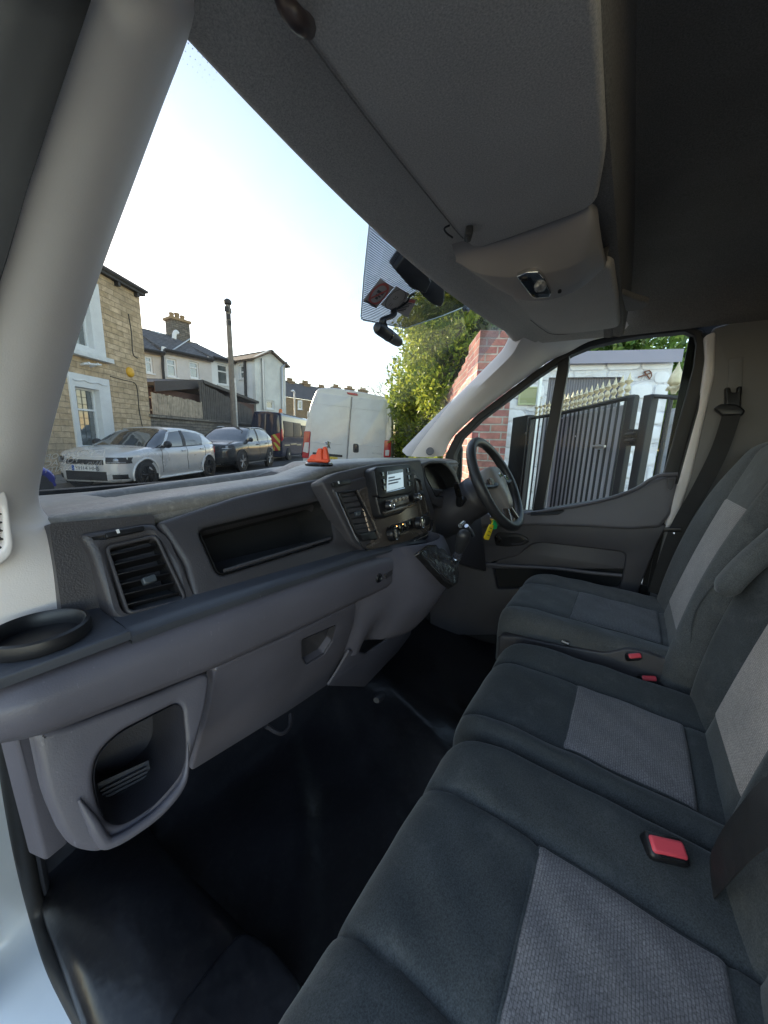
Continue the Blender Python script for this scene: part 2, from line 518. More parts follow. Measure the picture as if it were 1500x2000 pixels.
# ---- front roof lining, a shallow shelf over the windscreen
rows = []
for x in np.linspace(-0.76, 0.72, 38):
    e = (x + 0.0) / 0.66
    yf = 0.505 - 0.05 * e * e
    zz = 2.05 - 0.05 * max(0, abs(e) - 0.93) * 4
    rows.append([(x, yf + 0.03, zz + 0.03), (x, yf + 0.004, zz + 0.004), (x, yf - 0.01, zz - 0.006), (x, yf - 0.028, zz - 0.008), (x, yf - 0.05, zz),
                 (x, yf - 0.072, zz + 0.001), (x, yf - 0.082, zz + 0.007), (x, yf - 0.11, zz + 0.009), (x, 0.34, zz + 0.008), (x, 0.22, zz + 0.006), (x, 0.115, zz + 0.003), (x, 0.097, zz), (x, 0.088, zz + 0.002), (x, 0.084, zz + 0.012), (x, 0.08, zz + 0.16)])
obj('roof_shelf', MB().slab([r[:11] for r in rows], (0, 0.0, 0.03)), m_head, cab, 50)
obj('shelf_lip', MB().slab([[r[10] + np.array([0, -.0005, 0]) if False else r[10]] + r[11:] for r in rows], (0, 0.03, 0.0)), m_ceil, cab, 50)  # same lining as the shelf; darker cloth paints in the lip's shade
# ---- main roof lining behind it, curving down to the driver's door
rows = []
prof = [(-1.15, 2.17), (-0.4, 2.21), (0.3, 2.21), (0.55, 2.19), (0.70, 2.15), (0.77, 2.10), (0.81, 2.068), (0.846, 2.05)]
for y in np.linspace(0.10, -1.3, 12):
    rows.append([(x, y, z) for x, z in smooth_path([(a, b, 0) for a, b in prof], 4) for _ in (0,)] if False else [(p[0], y, p[1]) for p in smooth_path([(a, b, 0) for a, b in prof], 4)])
obj('roof_lining', MB().slab(rows, (0, 0, 0.03)), m_ceil, cab, 60)
# ---- the shelf end piece that sweeps to the door
pts = [at_z(1212, 575, 2.03), at_z(1222, 612, 2.03), at_z(1255, 607, 2.03), at_z(1270, 594, 2.03), at_z(1245, 580, 2.04)]
obj('shelf_end_cap', MB().plate(rounded(pts, 0.02, 4), (0, 0, -1), 0.014, bev=0.005), m_ceil, cab)  # darker cloth puts shade into a cap that faces the light
# ---- windscreen side trims
inn = [(795, 890, .80), (850, 835, .785), (900, 788, .765), (960, 732, .72), (1000, 692, .68), (1017, 664, .655), (1040, 650, .67), (1080, 648, .70), (1140, 640, .74), (1208, 628, .78), (1262, 607, .815), (1375, 612, .838)]
out = [(866, 890), (886, 852), (932, 809), (1000, 757), (1045, 725), (1068, 708), (1085, 699), (1112, 687), (1150, 667), (1200, 655), (1250, 647), (1385, 635)]
ri = smooth_path([at_x(a, b, c) for a, b, c in inn], 4)
ro = smooth_path([at_x(a, b, 0.85) for a, b in out], 4)
rows = []
for a, b in zip(ri, ro):
    n = np.array([-1.0, -0.25, -0.35]); n /= np.linalg.norm(n)
    rows.append([a + np.array([.03, .05, .02]), a + n * 0.004, a * .75 + b * .25 + n * .018, a * .5 + b * .5 + n * .024, a * .25 + b * .75 + n * .018, b + n * .004, b + np.array([.02, .01, .01])])
obj('pillar_trim', MB().slab(rows, (0.012, 0.006, 0.01)), m_pill, cab, 60)
tw = at_x(840, 881, .79)
tws = obj('tweeter_grille', MB().lathe(tw + V3((-.008, -.004, 0)), (-1, -.75, .25), [(.0195, -.012), (.0195, .002), (.018, .004), (.016, .0025), (.008, .004), (.001, .0045)], 28), M('tweeter_mesh', (0.2, 0.2, 0.22), 0.7, 0.1, 8, 1.0, 1500, 0.001), cab)
# left pillar: big pale trim beside the open passenger door
L = [(-60, 398, 190, .44, .37), (0, 374, 172, .455, .385), (80, 357, 146, .465, .40), (220, 305, 100, .50, .43), (370, 250, 50, .54, .46), (510, 198, 10, .575, .49), (650, 150, -35, .61, .52), (800, 106, -75, .645, .55), (895, 83, -95, .67, .565), (960, 76, -108, .685, .57), (990, 80, -112, .69, .575), (1018, 100, -115, .675, .60), (1045, 110, -117, .65, .605), (1100, 113, -120, .63, .61), (1160, 115, -120, .622, .612), (1290, 119, -120, .617, .612)]
rows = []
for y, xi, xo, yi, yo in L:
    a = at_y(xi, y, yi); b = at_y(xo, y, yo); n = np.array([.45, -.9, 0]); bl = interp(y, [-60, 900, 1030, 1240], [.03, .03, .004, .001])
    q = lambda t, k: a * (1 - t) + b * t + n * bl * k
    rows.append([a + np.array([-.03, .07, .0]), a + np.array([-.004, .012, 0]), a, q(.06, .35), q(.2, .8), q(.4, 1), q(.6, .95), q(.8, .7), q(.94, .25), b, b + np.array([-.03, .02, 0])])
rows = [list(r) for r in zip(*[smooth_path(list(c), 4) for c in zip(*rows)])]
obj('pillar_trim', MB().slab(rows, (-.01, .02, 0)), m_pill, cab, 60)
# little side window vent set in that trim
vp0 = at_y(-10, 1030, .603); vn = np.array([.12, -1, 0])
def vq(x, y, d=0.0): return at_pl(x, y, vp0 + np.array([0, -.004 - d, 0]), vn)
fr = [vq(-70, 955), vq(8, 955), vq(16, 972), vq(28, 1065), vq(24, 1085), vq(-8, 1112), vq(-70, 1125)]
hol = [vq(-70, 985), vq(0, 985), vq(6, 1000), vq(10, 1062), vq(6, 1072), vq(-14, 1090), vq(-70, 1095)]
fv = obj('demister_vent', MB().plate(rounded(fr, .008, 4), vn, 0.012, [rounded(hol, .004, 4)], bev=0.003), m_pill, cab)
mb = MB()
for k in range(6):
    y = 992 + k * 17
    mb.box((vq(-70, y) + vq(12, y)) / 2 + V3((0, .012, 0)), (np.linalg.norm(vq(-70, y) - vq(12, y)), .012, .0016))
mb.add([p - vn * .02 for p in rounded(hol, .004, 4)], [tuple(range(len(rounded(hol, .004, 4))))])
obj('slats', mb, m_black, fv)
# ---- door aperture rubbers on the open passenger side
rows = []
for y, xi, xo, yi, yo in L[:11]:
    b = at_y(xo, y, yo); c = at_y(xo - 45, y - 20, yo - .01); d = at_y(xo - 150, y - 60, yo - .0)
    rows.append([b + V3((.004, .015, 0)), b + V3((0, -.004, 0)), b * .5 + c * .5 + V3((.006, -.014, 0)), c + V3((0, -.004, 0)), c * .5 + d * .5, d])
obj('door_seal', MB().slab(rows, (-.01, .02, 0)), m_rub, cab, 60)
sp = [at_y(12, 1405, .66), at_y(22, 1500, .72), at_y(34, 1590, .78), at_y(50, 1680, .82), at_z(72, 1775, .66), at_z(105, 1875, .64), at_z(150, 1965, .63), at_z(215, 2080, .62)]
sp = smooth_path(sp, 6)
obj('door_seal', MB().tube(sp, .013, 10), m_rub, cab)
sp2 = [p + V3((.016, .02, -.012)) for p in sp]
obj('sill_strip', MB().tube(sp2, .011, 10, flat=1.5), m_sill, cab)
rows = []
for i, p in enumerate(sp):
    d = V3((-.012, 0, -.006))
    rows.append([p + V3((-.004, .01, -.004)), p + V3((-.014, .004, -.006)), p + V3((-.05, -.0, -.012)), p + V3((-.09, 0, -.02)), p + V3((-.1, .0, -.3))])
obj('painted_sill', MB().slab(rows, (.003, .006, -.012)), m_wpaint, cab, 50)
# ---- floor, front wall, step and wheel arch
rows = []
for y in np.linspace(1.15, -1.0, 110):
    r = []
    for x in np.linspace(-.80, .86, 90):
        z = .60 + .016 * math.sin(9 * x + 3 * y) * math.sin(7 * y) + .010 * max(0, math.sin(19 * x - 15 * y + 2 * math.sin(5 * x))) ** 3
        z += .34 * max(0, (y - .84) / .31) ** 1.3
        hump = math.exp(-((x - .10) / .17) ** 2) * max(0, min(1, (y + .1) / .5)); z += .10 * hump
        r.append((x, y, z))
    rows.append(r)
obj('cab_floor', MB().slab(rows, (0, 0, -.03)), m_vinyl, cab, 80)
obj('front_wall', MB().box((.02, 1.17, 1.1), (1.75, .03, .76)), m_dark, cab)
rows = []
for t in np.linspace(0, 1, 14):
    y = .95 - .62 * t
    zt = .66 + .055 * math.sin(math.pi * min(1, t * 1.25) * .9)
    xr = -.585 - .02 * math.sin(t * 5)
    rows.append([(-.80, y, .60), (-.795, y, zt - .02), (-.775, y, zt), (-.70, y, zt + .012), (xr - .03, y, zt), (xr, y, zt - .02), (xr + .012, y, .60)])
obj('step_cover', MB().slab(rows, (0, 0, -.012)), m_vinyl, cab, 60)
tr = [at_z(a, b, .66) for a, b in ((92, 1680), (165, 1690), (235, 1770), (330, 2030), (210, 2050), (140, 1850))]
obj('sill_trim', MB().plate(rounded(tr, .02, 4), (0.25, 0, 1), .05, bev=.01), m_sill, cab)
for nm, c, s in (('kick_panel', (.89, .95, 1.01), (.03, .50, .82)), ('kick_panel', (-.885, 1.05, 1.0), (.03, .26, .8)), ('sill_panel', (.895, .1, .83), (.02, 1.5, .5)), ('pillar_inner', (.90, -.36, 1.35), (.02, .50, 1.5))):
    obj(nm, MB().box(c, s), m_dark, cab)
# bulkhead behind the seats and closing skin behind the driver's pillar
obj('bulkhead', MB().box((.0, -.62, 1.4), (1.74, .03, 1.62)), M('bulkhead', (.02, .02, .021), .8, .15, 5, .4, 200), cab)
bp = [(1392, 640), (1505, 608), (1505, 960), (1440, 1000), (1330, 1170), (1268, 1170), (1300, 1030), (1345, 930), (1378, 800)]
obj('rear_pillar_trim', MB().plate(rounded([at_x(a, b, .845) for a, b in bp], .01, 3), (-1, 0, 0), .03, bev=.008), m_bpil, cab)
sv = [(1377, 655), (1400, 645), (1398, 730), (1352, 930), (1322, 1020), (1296, 1040), (1330, 930), (1366, 800), (1380, 700)]
obj('aperture_trim', MB().plate(rounded([at_x(a, b, .835) for a, b in sv], .012, 3), (-1, -.12, 0), .03, bev=.009), m_pill, cab)
obj('rear_quarter_panel', MB().plate([at_x(a, b, .86) for a, b in ((1482, 560), (1800, 480), (1800, 1500), (1200, 1500), (1290, 1010), (1482, 900))], (-1, 0, 0), .02), M('quarter_cloth', (.016, .016, .017), .9, .15, 4, .5, 300), cab)
obj('belt_guide_slot', MB().plate(rounded([at_x(a, b, .842) for a, b in ((1424, 700), (1452, 697), (1449, 770), (1421, 772))], .004, 3), (-1, 0, 0), .006, bev=.002), m_bpil, cab)
# ---- windscreen: one curved laminated pane with its dotted band
WT = [(-.72, .47, 2.15), (-.45, .545, 2.17), (0, .575, 2.18), (.45, .545, 2.17), (.72, .47, 2.15)]
WB = [(-.86, 1.02, 1.42), (-.5, 1.2, 1.41), (0, 1.26, 1.41), (.5, 1.2, 1.41), (.88, 1.02, 1.42)]
wt_, wb_ = smooth_path(WT, 8), smooth_path(WB, 8)
def wsp(u, v):
    i = u * (len(wt_) - 1); k = min(int(i), len(wt_) - 2); f = i - k
    a = wt_[k] * (1 - f) + wt_[k + 1] * f; b = wb_[k] * (1 - f) + wb_[k + 1] * f
    p = a * (1 - v) + b * v
    return p + np.array([0, .5, .5]) * .05 * math.sin(math.pi * v)
rows = [[wsp(u, v) for u in np.linspace(0, 1, 33)] for v in np.linspace(0, 1, 14)]
ws = obj('windscreen', MB().grid(rows), m_glass, cab, 60)
def on_screen(px, py):
    """the point of the glass along a ray (search over the pane)"""
    d = ray(px, py); best = None
    u0, v0, w_ = .5, .5, .5
    for it in range(7):
        for u in np.linspace(max(0, u0 - w_), min(1, u0 + w_), 9):
            for v in np.linspace(max(0, v0 - w_), min(1, v0 + w_), 9):
                p = wsp(u, v) - CAM
                e = np.linalg.norm(p - d * (p @ d) / (d @ d))
                if best is None or e < best[0]: best = (e, u, v)
        _, u0, v0 = best; w_ *= .45
    return wsp(u0, v0), (u0, v0)
def on_quad(pxs, nx, ny):
    """a patch lying on the glass between four picture corners tl, tr, br, bl"""
    uv = [np.array(on_screen(*p)[1]) for p in pxs]
    rows = []
    for j in range(ny + 1):
        b = j / ny; r = []
        for i in range(nx + 1):
            a = i / nx
            q = (uv[0] * (1 - a) + uv[1] * a) * (1 - b) + (uv[3] * (1 - a) + uv[2] * a) * b
            r.append(q)
        rows.append(r)
    return rows
IN_ = np.array([0, -.7, -.7])
# tinted ruled band in the middle of the top edge: fine lines printed on the glass
m_rule = M('printed_lines', (.03, .032, .04), .5, .05)
m_tint = glass_mat('tinted_band', (.50, .50, .52), .02)
BQ = [(722, 432), (905, 592), (905, 592), (703, 622)]
uvq = [np.array(on_screen(*p)[1]) for p in ((722, 430), (928, 590), (792, 640), (704, 624))]
mb = MB(); NL = 46
for k in range(NL):
    b = (k + .5) / NL
    a0 = uvq[0] * (1 - b) + uvq[3] * b; a1 = uvq[1] * (1 - b) + uvq[2] * b
    hw = .22 / NL * np.linalg.norm(uvq[3] - uvq[0])
    up_ = []; lo_ = []
    for s in np.linspace(0, 1, 9):
        q = a0 * (1 - s) + a1 * s
        up_.append(wsp(q[0], q[1] - hw) + IN_ * .0012); lo_.append(wsp(q[0], q[1] + hw) + IN_ * .0012)
    mb.grid([up_, lo_])
obj('ruled_band', mb, m_rule, ws, 0)
rows = []
for b in np.linspace(0, 1, 7):
    a0 = uvq[0] * (1 - b) + uvq[3] * b; a1 = uvq[1] * (1 - b) + uvq[2] * b
    rows.append([wsp(*(a0 * (1 - s) + a1 * s)) + IN_ * .002 for s in np.linspace(0, 1, 9)])
obj('tinted_band', MB().grid(rows), m_tint, ws, 0)
edge = [wsp(*uvq[0]), wsp(*(uvq[0] * .5 + uvq[3] * .5)), wsp(*(uvq[3] * .96 + uvq[0] * .04)), wsp(*(uvq[3] * .95 + uvq[2] * .05)), wsp(*(uvq[3] * .5 + uvq[2] * .5)), wsp(*uvq[2]), wsp(*(uvq[2] * .5 + uvq[1] * .5)), wsp(*uvq[1])]
obj('band_edge', MB().tube([p + IN_ * .002 for p in edge], .0018, 6), M('clear_edge', (.6, .68, .72), .3), ws)
# dot matrix fading off along the top edge
def v_vis(u):
    for v in np.linspace(0, .3, 121):
        p = wsp(u, v) - CAM
        x = CAM[0] + p[0] * .5 / p[1] * 1.0; yf = .49 - .05 * (x / .66) ** 2
        if CAM[2] + p[2] * yf / p[1] < 2.043: return v
    return .3
mb = MB()
for row in range(3):
    for k in range(30):
        u = .03 + .94 * k / 149; v = v_vis(u) + .004 + row * .009
        c = wsp(u, v) + IN_ * .001; r = (.0019 - row * .0004) * (1 - .025 * k)
        tx = unit(wsp(u + .004, v) - wsp(u, v)); ty = unit(wsp(u, v + .004) - wsp(u, v))
        mb.add([c + tx * r * math.cos(a) + ty * r * math.sin(a) for a in np.linspace(0, 2 * math.pi, 7)[:-1]], [(0, 1, 2, 3, 4, 5)])
obj('dotted_band', mb, m_rub, ws, 0)
mb = MB()
mb.grid([[wsp(u, v) + IN_ * .001 for u in np.linspace(0, 1, 33)] for v in (.93, 1)])
obj('black_border', mb, m_rub, ws, 0)

# ---- sun visors
def visor(label, px, z, piv=None, clip=None):
    P = [at_z(a, b, z) for a, b in px]
    c = np.mean(P, 0)
    t = thing('sun_visor', label, 'sun visor', c, 'sun visors')
    obj('visor_panel', MB().plate(rounded(P, .03, 6), (0, 0, -1), .022, bev=.008, nb=4), m_visor, t, 50)
    return t
v1 = visor('wide grey sun visor folded up over the passenger seats, left of the roof console', ((570, 12), (590, 62), (740, 262), (882, 440), (925, 490), (1010, 462), (1164, 405), (1183, 300), (1166, 0), (1150, -60), (900, -80), (600, -40)), 2.038)
hp = at_z(572, 18, 2.02)
obj('hinge', MB().tube(smooth_path([at_z(545, -30, 2.035), at_z(560, 10, 2.015), at_z(585, 42, 2.01), at_z(600, 52, 2.03)], 5), .009, 10), M('hinge_plastic', (.06, .045, .045), .35, .1), v1)
cp = at_z(915, 457, 2.03)
mb = MB(); mb.box(cp, (.03, .014, .016), rz=.5); mb.box(cp + V3((0, 0, -.009)), (.018, .008, .006), rz=.5)
obj('visor_clip', mb, M('clip_grey', (.06, .06, .06), .4), v1, bevel=.003)
mb = MB()
pa, pb = [V3(p) for p in (at_z(868, 447, 2.047), at_z(882, 462, 2.047))]
mb.tube(smooth_path([at_z(878, 440, 2.046), at_z(868, 446, 2.046), at_z(872, 455, 2.046), at_z(884, 464, 2.046)], 4), .0018, 6)
obj('clip_recess', mb, m_rub, v1)
v2 = visor('small trapezoid grey sun visor folded up above the steering wheel beside the roof console', ((985, 560), (1006, 592), (1040, 628), (1080, 653), (1140, 650), (1210, 640), (1206, 590), (1195, 520), (1100, 520)), 2.028)

for v_, px in ((v1, ((588, 58), (740, 262), (882, 440), (905, 466))), (v2, ((1036, 625), (1058, 642), (1082, 653), (1140, 650), (1210, 640)))):
    obj('edge_gap_shade', MB().tube(smooth_path([at_z(a, b, 2.037) for a, b in px], 6), .0011, 6), m_ceil, v_)  # dark tube drawn in for the thin shade along the visor gap
# ---- roof console with its reading lamp
rc = thing('roof_console', 'grey roof console housing the clear reading lamp, between the two sun visors', 'roof console', at_z(1045, 520, 2.05))
A = [(890, 502), (935, 490), (1010, 470), (1090, 443), (1150, 417), (1166, 425)]
B = [(893, 508), (945, 545), (1010, 583), (1070, 586), (1130, 565), (1182, 520)]
a3 = [at_z(x, y, 2.035) for x, y in A]; b3 = [at_z(x, y, z) for (x, y), z in zip(B, (2.03, 2.0, 1.975, 1.972, 1.985, 2.0))]
mid = []
for i, (a, b) in enumerate(zip(a3, b3)):
    mid.append(a * .62 + b * .38 + V3((0, 0, -.020 if 0 < i < 5 else -.004)))
bk = [b + V3((.03, -.0, .06)) for b in b3]
cols = [[a + V3((-.01, .01, .03)), a, a * .6 + m_ * .4 + V3((0, 0, -.003)), m_ + V3((0, 0, -.002)), m_ * .93 + b * .07 + V3((0, 0, -.003)), m_ * .5 + b * .5 + V3((0, 0, -.003)), b * .95 + m_ * .05 + V3((0, 0, -.002)), b, b + V3((.006, .0, .006)), b + V3((.014, .0, .024)), k] for a, m_, b, k in zip(a3, mid, b3, bk)]
rows = [smooth_path(list(r), 5) for r in zip(*cols)]
m_cons = M('console_plastic', (.36, .325, .305), .42, .05, 4, .3, 500, .0004)
obj('console_shell', MB().slab(rows, (.006, 0, .012)), m_cons, rc, 60)
lpx = [(1008, 541), (1028, 532), (1052, 531), (1062, 541), (1077, 574), (1072, 582), (1046, 584), (1038, 580)]
lp0 = at_z(1043, 556, 1.972); ln = unit(V3((-.55, -.15, -1)))
lp = [at_pl(a, b, lp0, ln) for a, b in lpx]
lamp = obj('reading_lamp', MB().plate(rounded(lp, .004, 3), ln, .012, bev=.003), m_chrome, rc)
lc = at_pl(1055, 561, lp0 + ln * .004, ln)
ex, ey, ez = frame_of(ln)
obj('lens', MB().lathe(lc, ln, [(.013, -.004), (.013, 0), (.0105, .004), (.006, .0062), (.001, .007)], 14), M('lamp_lens', (.30, .30, .31), .06, .5, 90, .9, 120, .004, metal=.5), lamp)
obj('switch', MB().box(at_pl(1024, 545, lp0 + ln * .002, ln), (.012, .007, .006), ax=(ex, ey, ez)), m_black, lamp, bevel=.0015)
obj('screw_cover', MB().lathe(at_pl(1093, 570, lp0 + V3((.012, -.004, .004)), ln), ln, [(.004, -.003), (.004, .0005), (.001, .001)], 10), m_black, rc)

# ---- things stuck on the windscreen
def slab_on(pxs, name, mat, label, cat, off=.003, group=None):
    q = on_quad(pxs, 6, 6)
    rows = [[wsp(*p) + IN_ * off for p in r] for r in q]
    return obj(name, MB().slab(rows, IN_ * .0008), mat, None, 30, label=label, cat=cat, group=group), rows
m_stick = M('sticker_paper', (.36, .31, .29), .6, .08, 30)
m_sred = M('sticker_red', (.42, .07, .06), .6, .1)
m_sink = M('sticker_ink', (.05, .045, .05), .6, .1)
def quad_frame(rows):
    tl, tr, bl = V3(rows[0][0]), V3(rows[0][-1]), V3(rows[-1][0])
    return tl, tr - tl, bl - tl, unit(np.cross(tr - tl, bl - tl))
def ring2(tl, ex, ey, n, c, r0, r1, seg=28, asp=1.0):
    L1, L2 = np.linalg.norm(ex), np.linalg.norm(ey)
    u, v = ex / L1, ey / L2
    cc = tl + ex * c[0] + ey * c[1]
    return [[cc + u * r * math.cos(a) + v * r * asp * math.sin(a) for a in np.linspace(0, 2 * math.pi, seg)] for r in (r0, r1)]
s1, r1 = slab_on([(742, 542), (768, 560), (733, 601), (708, 586)], 'windscreen_sticker', m_stick, 'square sticker with a red ring and no smoking sign on the windscreen', 'sticker', group='windscreen stickers')
tl, ex, ey, n = quad_frame(r1)
nn = n if n @ (CAM - tl) > 0 else -n
e = nn * .002
w_ = np.linalg.norm(ex)
obj('red_ring', MB().grid(ring2(tl + e, ex, ey, n, (.5, .5), w_ * .36, w_ * .46, asp=1.15)), m_sred, s1, 0)
def bar(tl, ex, ey, a, b, wd):
    p, q = tl + ex * a[0] + ey * a[1], tl + ex * b[0] + ey * b[1]
    d = unit(q - p); s = np.cross(d, unit(np.cross(ex, ey))) * wd
    return MB().add([p - s, p + s, q + s, q - s], [(0, 1, 2, 3)])
obj('red_slash', bar(tl + e * 1.3, ex, ey, (.25, .78), (.75, .22), w_ * .04), m_sred, s1, 0)
obj('cigarette_mark', merge(bar(tl + e * 1.1, ex, ey, (.3, .42), (.72, .42), w_ * .06), bar(tl + e * 1.1, ex, ey, (.36, .56), (.7, .56), w_ * .035), bar(tl + e * 1.1, ex, ey, (.45, .66), (.62, .66), w_ * .05)), m_sink, s1, 0)
obj('caption_bar', merge(bar(tl + e * 1.1, ex, ey, (.1, 1.0 - .05), (.9, .95), w_ * .03)), m_sink, s1, 0)
s2, r2 = slab_on([(773, 557), (799, 573), (772, 608), (742, 594)], 'windscreen_sticker', m_stick, 'square sticker reading 27 and 11 in a dark ring on the windscreen', 'sticker', group='windscreen stickers')
tl, ex, ey, n = quad_frame(r2); nn = n if n @ (CAM - tl) > 0 else -n; e = nn * .002; w_ = np.linalg.norm(ex)
obj('dark_ring', MB().grid(ring2(tl + e, ex, ey, n, (.5, .5), w_ * .43, w_ * .46, asp=1.1)), m_sink, s2, 0)
tdir = ex
for txt, a in (('27', (.3, .52)), ('11', (.34, .86))):
    obj('numerals', text_mb(txt, tl + e * 1.2 + ex * a[0] + ey * a[1], ex, -ey, .017), m_sink, s2, 0)
s3, r3 = slab_on([(790, 580), (812, 584), (795, 618), (766, 604)], 'windscreen_sticker', m_stick, 'oblong sticker with a red top and printed dark lines on the windscreen', 'sticker', .0045, group='windscreen stickers')
tl, ex, ey, n = quad_frame(r3); nn = n if n @ (CAM - tl) > 0 else -n; e = nn * .002; w_ = np.linalg.norm(ex)
obj('red_header', bar(tl + e, ex, ey, (.45, .12), (.98, .12), w_ * .1), m_sred, s3, 0)
obj('printed_lines', merge(*[bar(tl + e, ex, ey, (.1 + .03 * (k % 3), .32 + .12 * k), (.9 - .07 * (k % 2), .32 + .12 * k), w_ * .035) for k in range(6)]), m_sink, s3, 0)

m_cctv, t, p, Ln = base_mat('sticker_white')
p.inputs['Base Color'].default_value = (.85, .85, .85, 1); p.inputs['Roughness'].default_value = .5; p.inputs['Alpha'].default_value = .5
ct = thing('cctv_notice', 'clear sticker low on the windscreen with white mirrored lettering about CCTV for access and security', 'notice', on_screen(180, 900)[0])
def mirrored(txt, pl, pr, size):
    """lettering on the outside of the glass, so seen from behind: pl is its picture right end"""
    a, b = on_screen(*pl)[0], on_screen(*pr)[0]
    up = wsp(.2, .6) - wsp(.2, .9)
    ex = unit(b - a); ey = unit(up - ex * (up @ ex))
    mb = text_mb(txt, (0, 0, 0), (1, 0, 0), (0, 1, 0), size, 0, bold=.006)
    vx = [p[0] for p in mb.v]; wid = max(vx) - min(vx); s = np.linalg.norm(b - a) / wid
    r = MB(); r.add([a + ex * (p[0] - min(vx)) * s + ey * p[1] + V3((0, -.003, -.003)) for p in mb.v], mb.f); return r
obj('lettering', mirrored('CCTV IN OPERATION', (182, 884), (-4, 906), .022), m_cctv, ct, 0)
obj('lettering', mirrored('FOR ACCESS', (149, 900), (40, 914), .022), m_cctv, ct, 0)
obj('lettering', mirrored('AND SECURITY PURPOSES', (198, 906), (-24, 936), .022), m_cctv, ct, 0)
q = [on_screen(a, b)[0] + V3((0, -.003, -.003)) for a, b in ((176, 890), (180, 878), (204, 876), (200, 889))]
cam_ic = MB(); cam_ic.tube(q, .0007, 4, closed=True)
cc = on_screen(194, 884)[0]; cc2 = on_screen(197, 884)[0]
cam_ic.tube([cc + (cc2 - cc) * 1.2 * math.cos(a) + V3((0, .3, .7)) * .004 * math.sin(a) for a in np.linspace(0, 6.2, 10)], .0005, 4)
obj('camera_symbol', cam_ic, m_cctv, ct, 0)

# sensor housing and dash camera by the top of the screen
sh = thing('sensor_housing', 'black twin box sensor housing at the top centre of the windscreen', 'sensor housing', on_screen(820, 550)[0])
def blob(pxs, depth, mat, par, name, bev=.006, r=.006):
    P = [on_screen(a, b)[0] for a, b in pxs]; c = np.mean(P, 0)
    n = unit(CAM - c); n = unit(n * .45 + V3((0, -.6, -.65)))
    P = [at_pl(a, b, c + n * depth, n) for a, b in pxs]
    return obj(name, MB().plate(rounded(P, r, 4), n, depth * .95, bev=bev), mat, par, 40)
blob([(792, 497), (800, 499), (838, 535), (843, 552), (832, 575), (800, 560), (771, 527)], .05, m_black, sh, 'housing')
blob([(836, 532), (870, 558), (868, 590), (862, 601), (846, 596), (826, 578)], .045, M('housing_grey', (.022, .022, .024), .35, .1), sh, 'housing_cover')
blob([(805, 545), (824, 556), (822, 571), (800, 561)], .056, m_gloss, sh, 'camera_window', .002, .003)
blob([(846, 575), (862, 584), (860, 597), (843, 591)], .05, m_gloss, sh, 'camera_window', .002, .003)
dc = thing('dash_camera', 'small rounded dark dash camera on a stalk hanging from the windscreen, left of the hedge', 'dash camera', on_screen(757, 650)[0])
d0 = on_screen(757, 645)[0] + V3((0, -.05, -.01))
a, b = at_pl(738, 640, d0, V3((0, -1, 0))), at_pl(778, 668, d0 + V3((0, -.0, 0)), V3((0, -1, 0)))
ax = unit(b - a); ln_ = np.linalg.norm(b - a)
obj('body', MB().lathe(a, ax, [(.004, -.010), (.014, -.006), (.0185, .004), (.019, .02), (.0185, ln_ * .55), (.0175, ln_ * .85), (.0145, ln_ + .004), (.004, ln_ + .007)], 20), M('camera_body', (.03, .031, .036), .33, .1), dc)
obj('lens_band', MB().lathe(a + ax * ln_ * .5, ax, [(.0193, -.006), (.0196, -.004), (.0196, .004), (.0193, .006)], 20), m_gloss, dc)
obj('mount_arm', MB().tube(smooth_path([at_pl(752, 645, d0, V3((0, -1, 0))), at_pl(748, 625, d0, V3((0, -1, 0))), on_screen(757, 612)[0] + V3((0, -.02, -.01)), on_screen(770, 604)[0]], 5), [.013] * 6 + [.011] * 5 + [.012] * 5, 10, flat=.7), m_black, dc)
obj('cable', MB().tube(smooth_path([on_screen(762, 606)[0] + IN_ * .008, on_screen(778, 598)[0] + IN_ * .008, on_screen(792, 585)[0] + IN_ * .012, on_screen(797, 574)[0] + IN_ * .01, on_screen(803, 565)[0] + IN_ * .02], 5), .0032, 6), m_black, dc)
sc_ = on_screen(908, 598)[0]
obj('suction_sensor', MB().lathe(sc_ + IN_ * .004, IN_, [(.016, 0), (.015, .006), (.008, .010), (.006, .02), (.001, .021)], 16), M('sensor_grey', (.10, .12, .15), .3), None, label='small round grey sensor pad on the windscreen above the brick pier', cat='sensor')
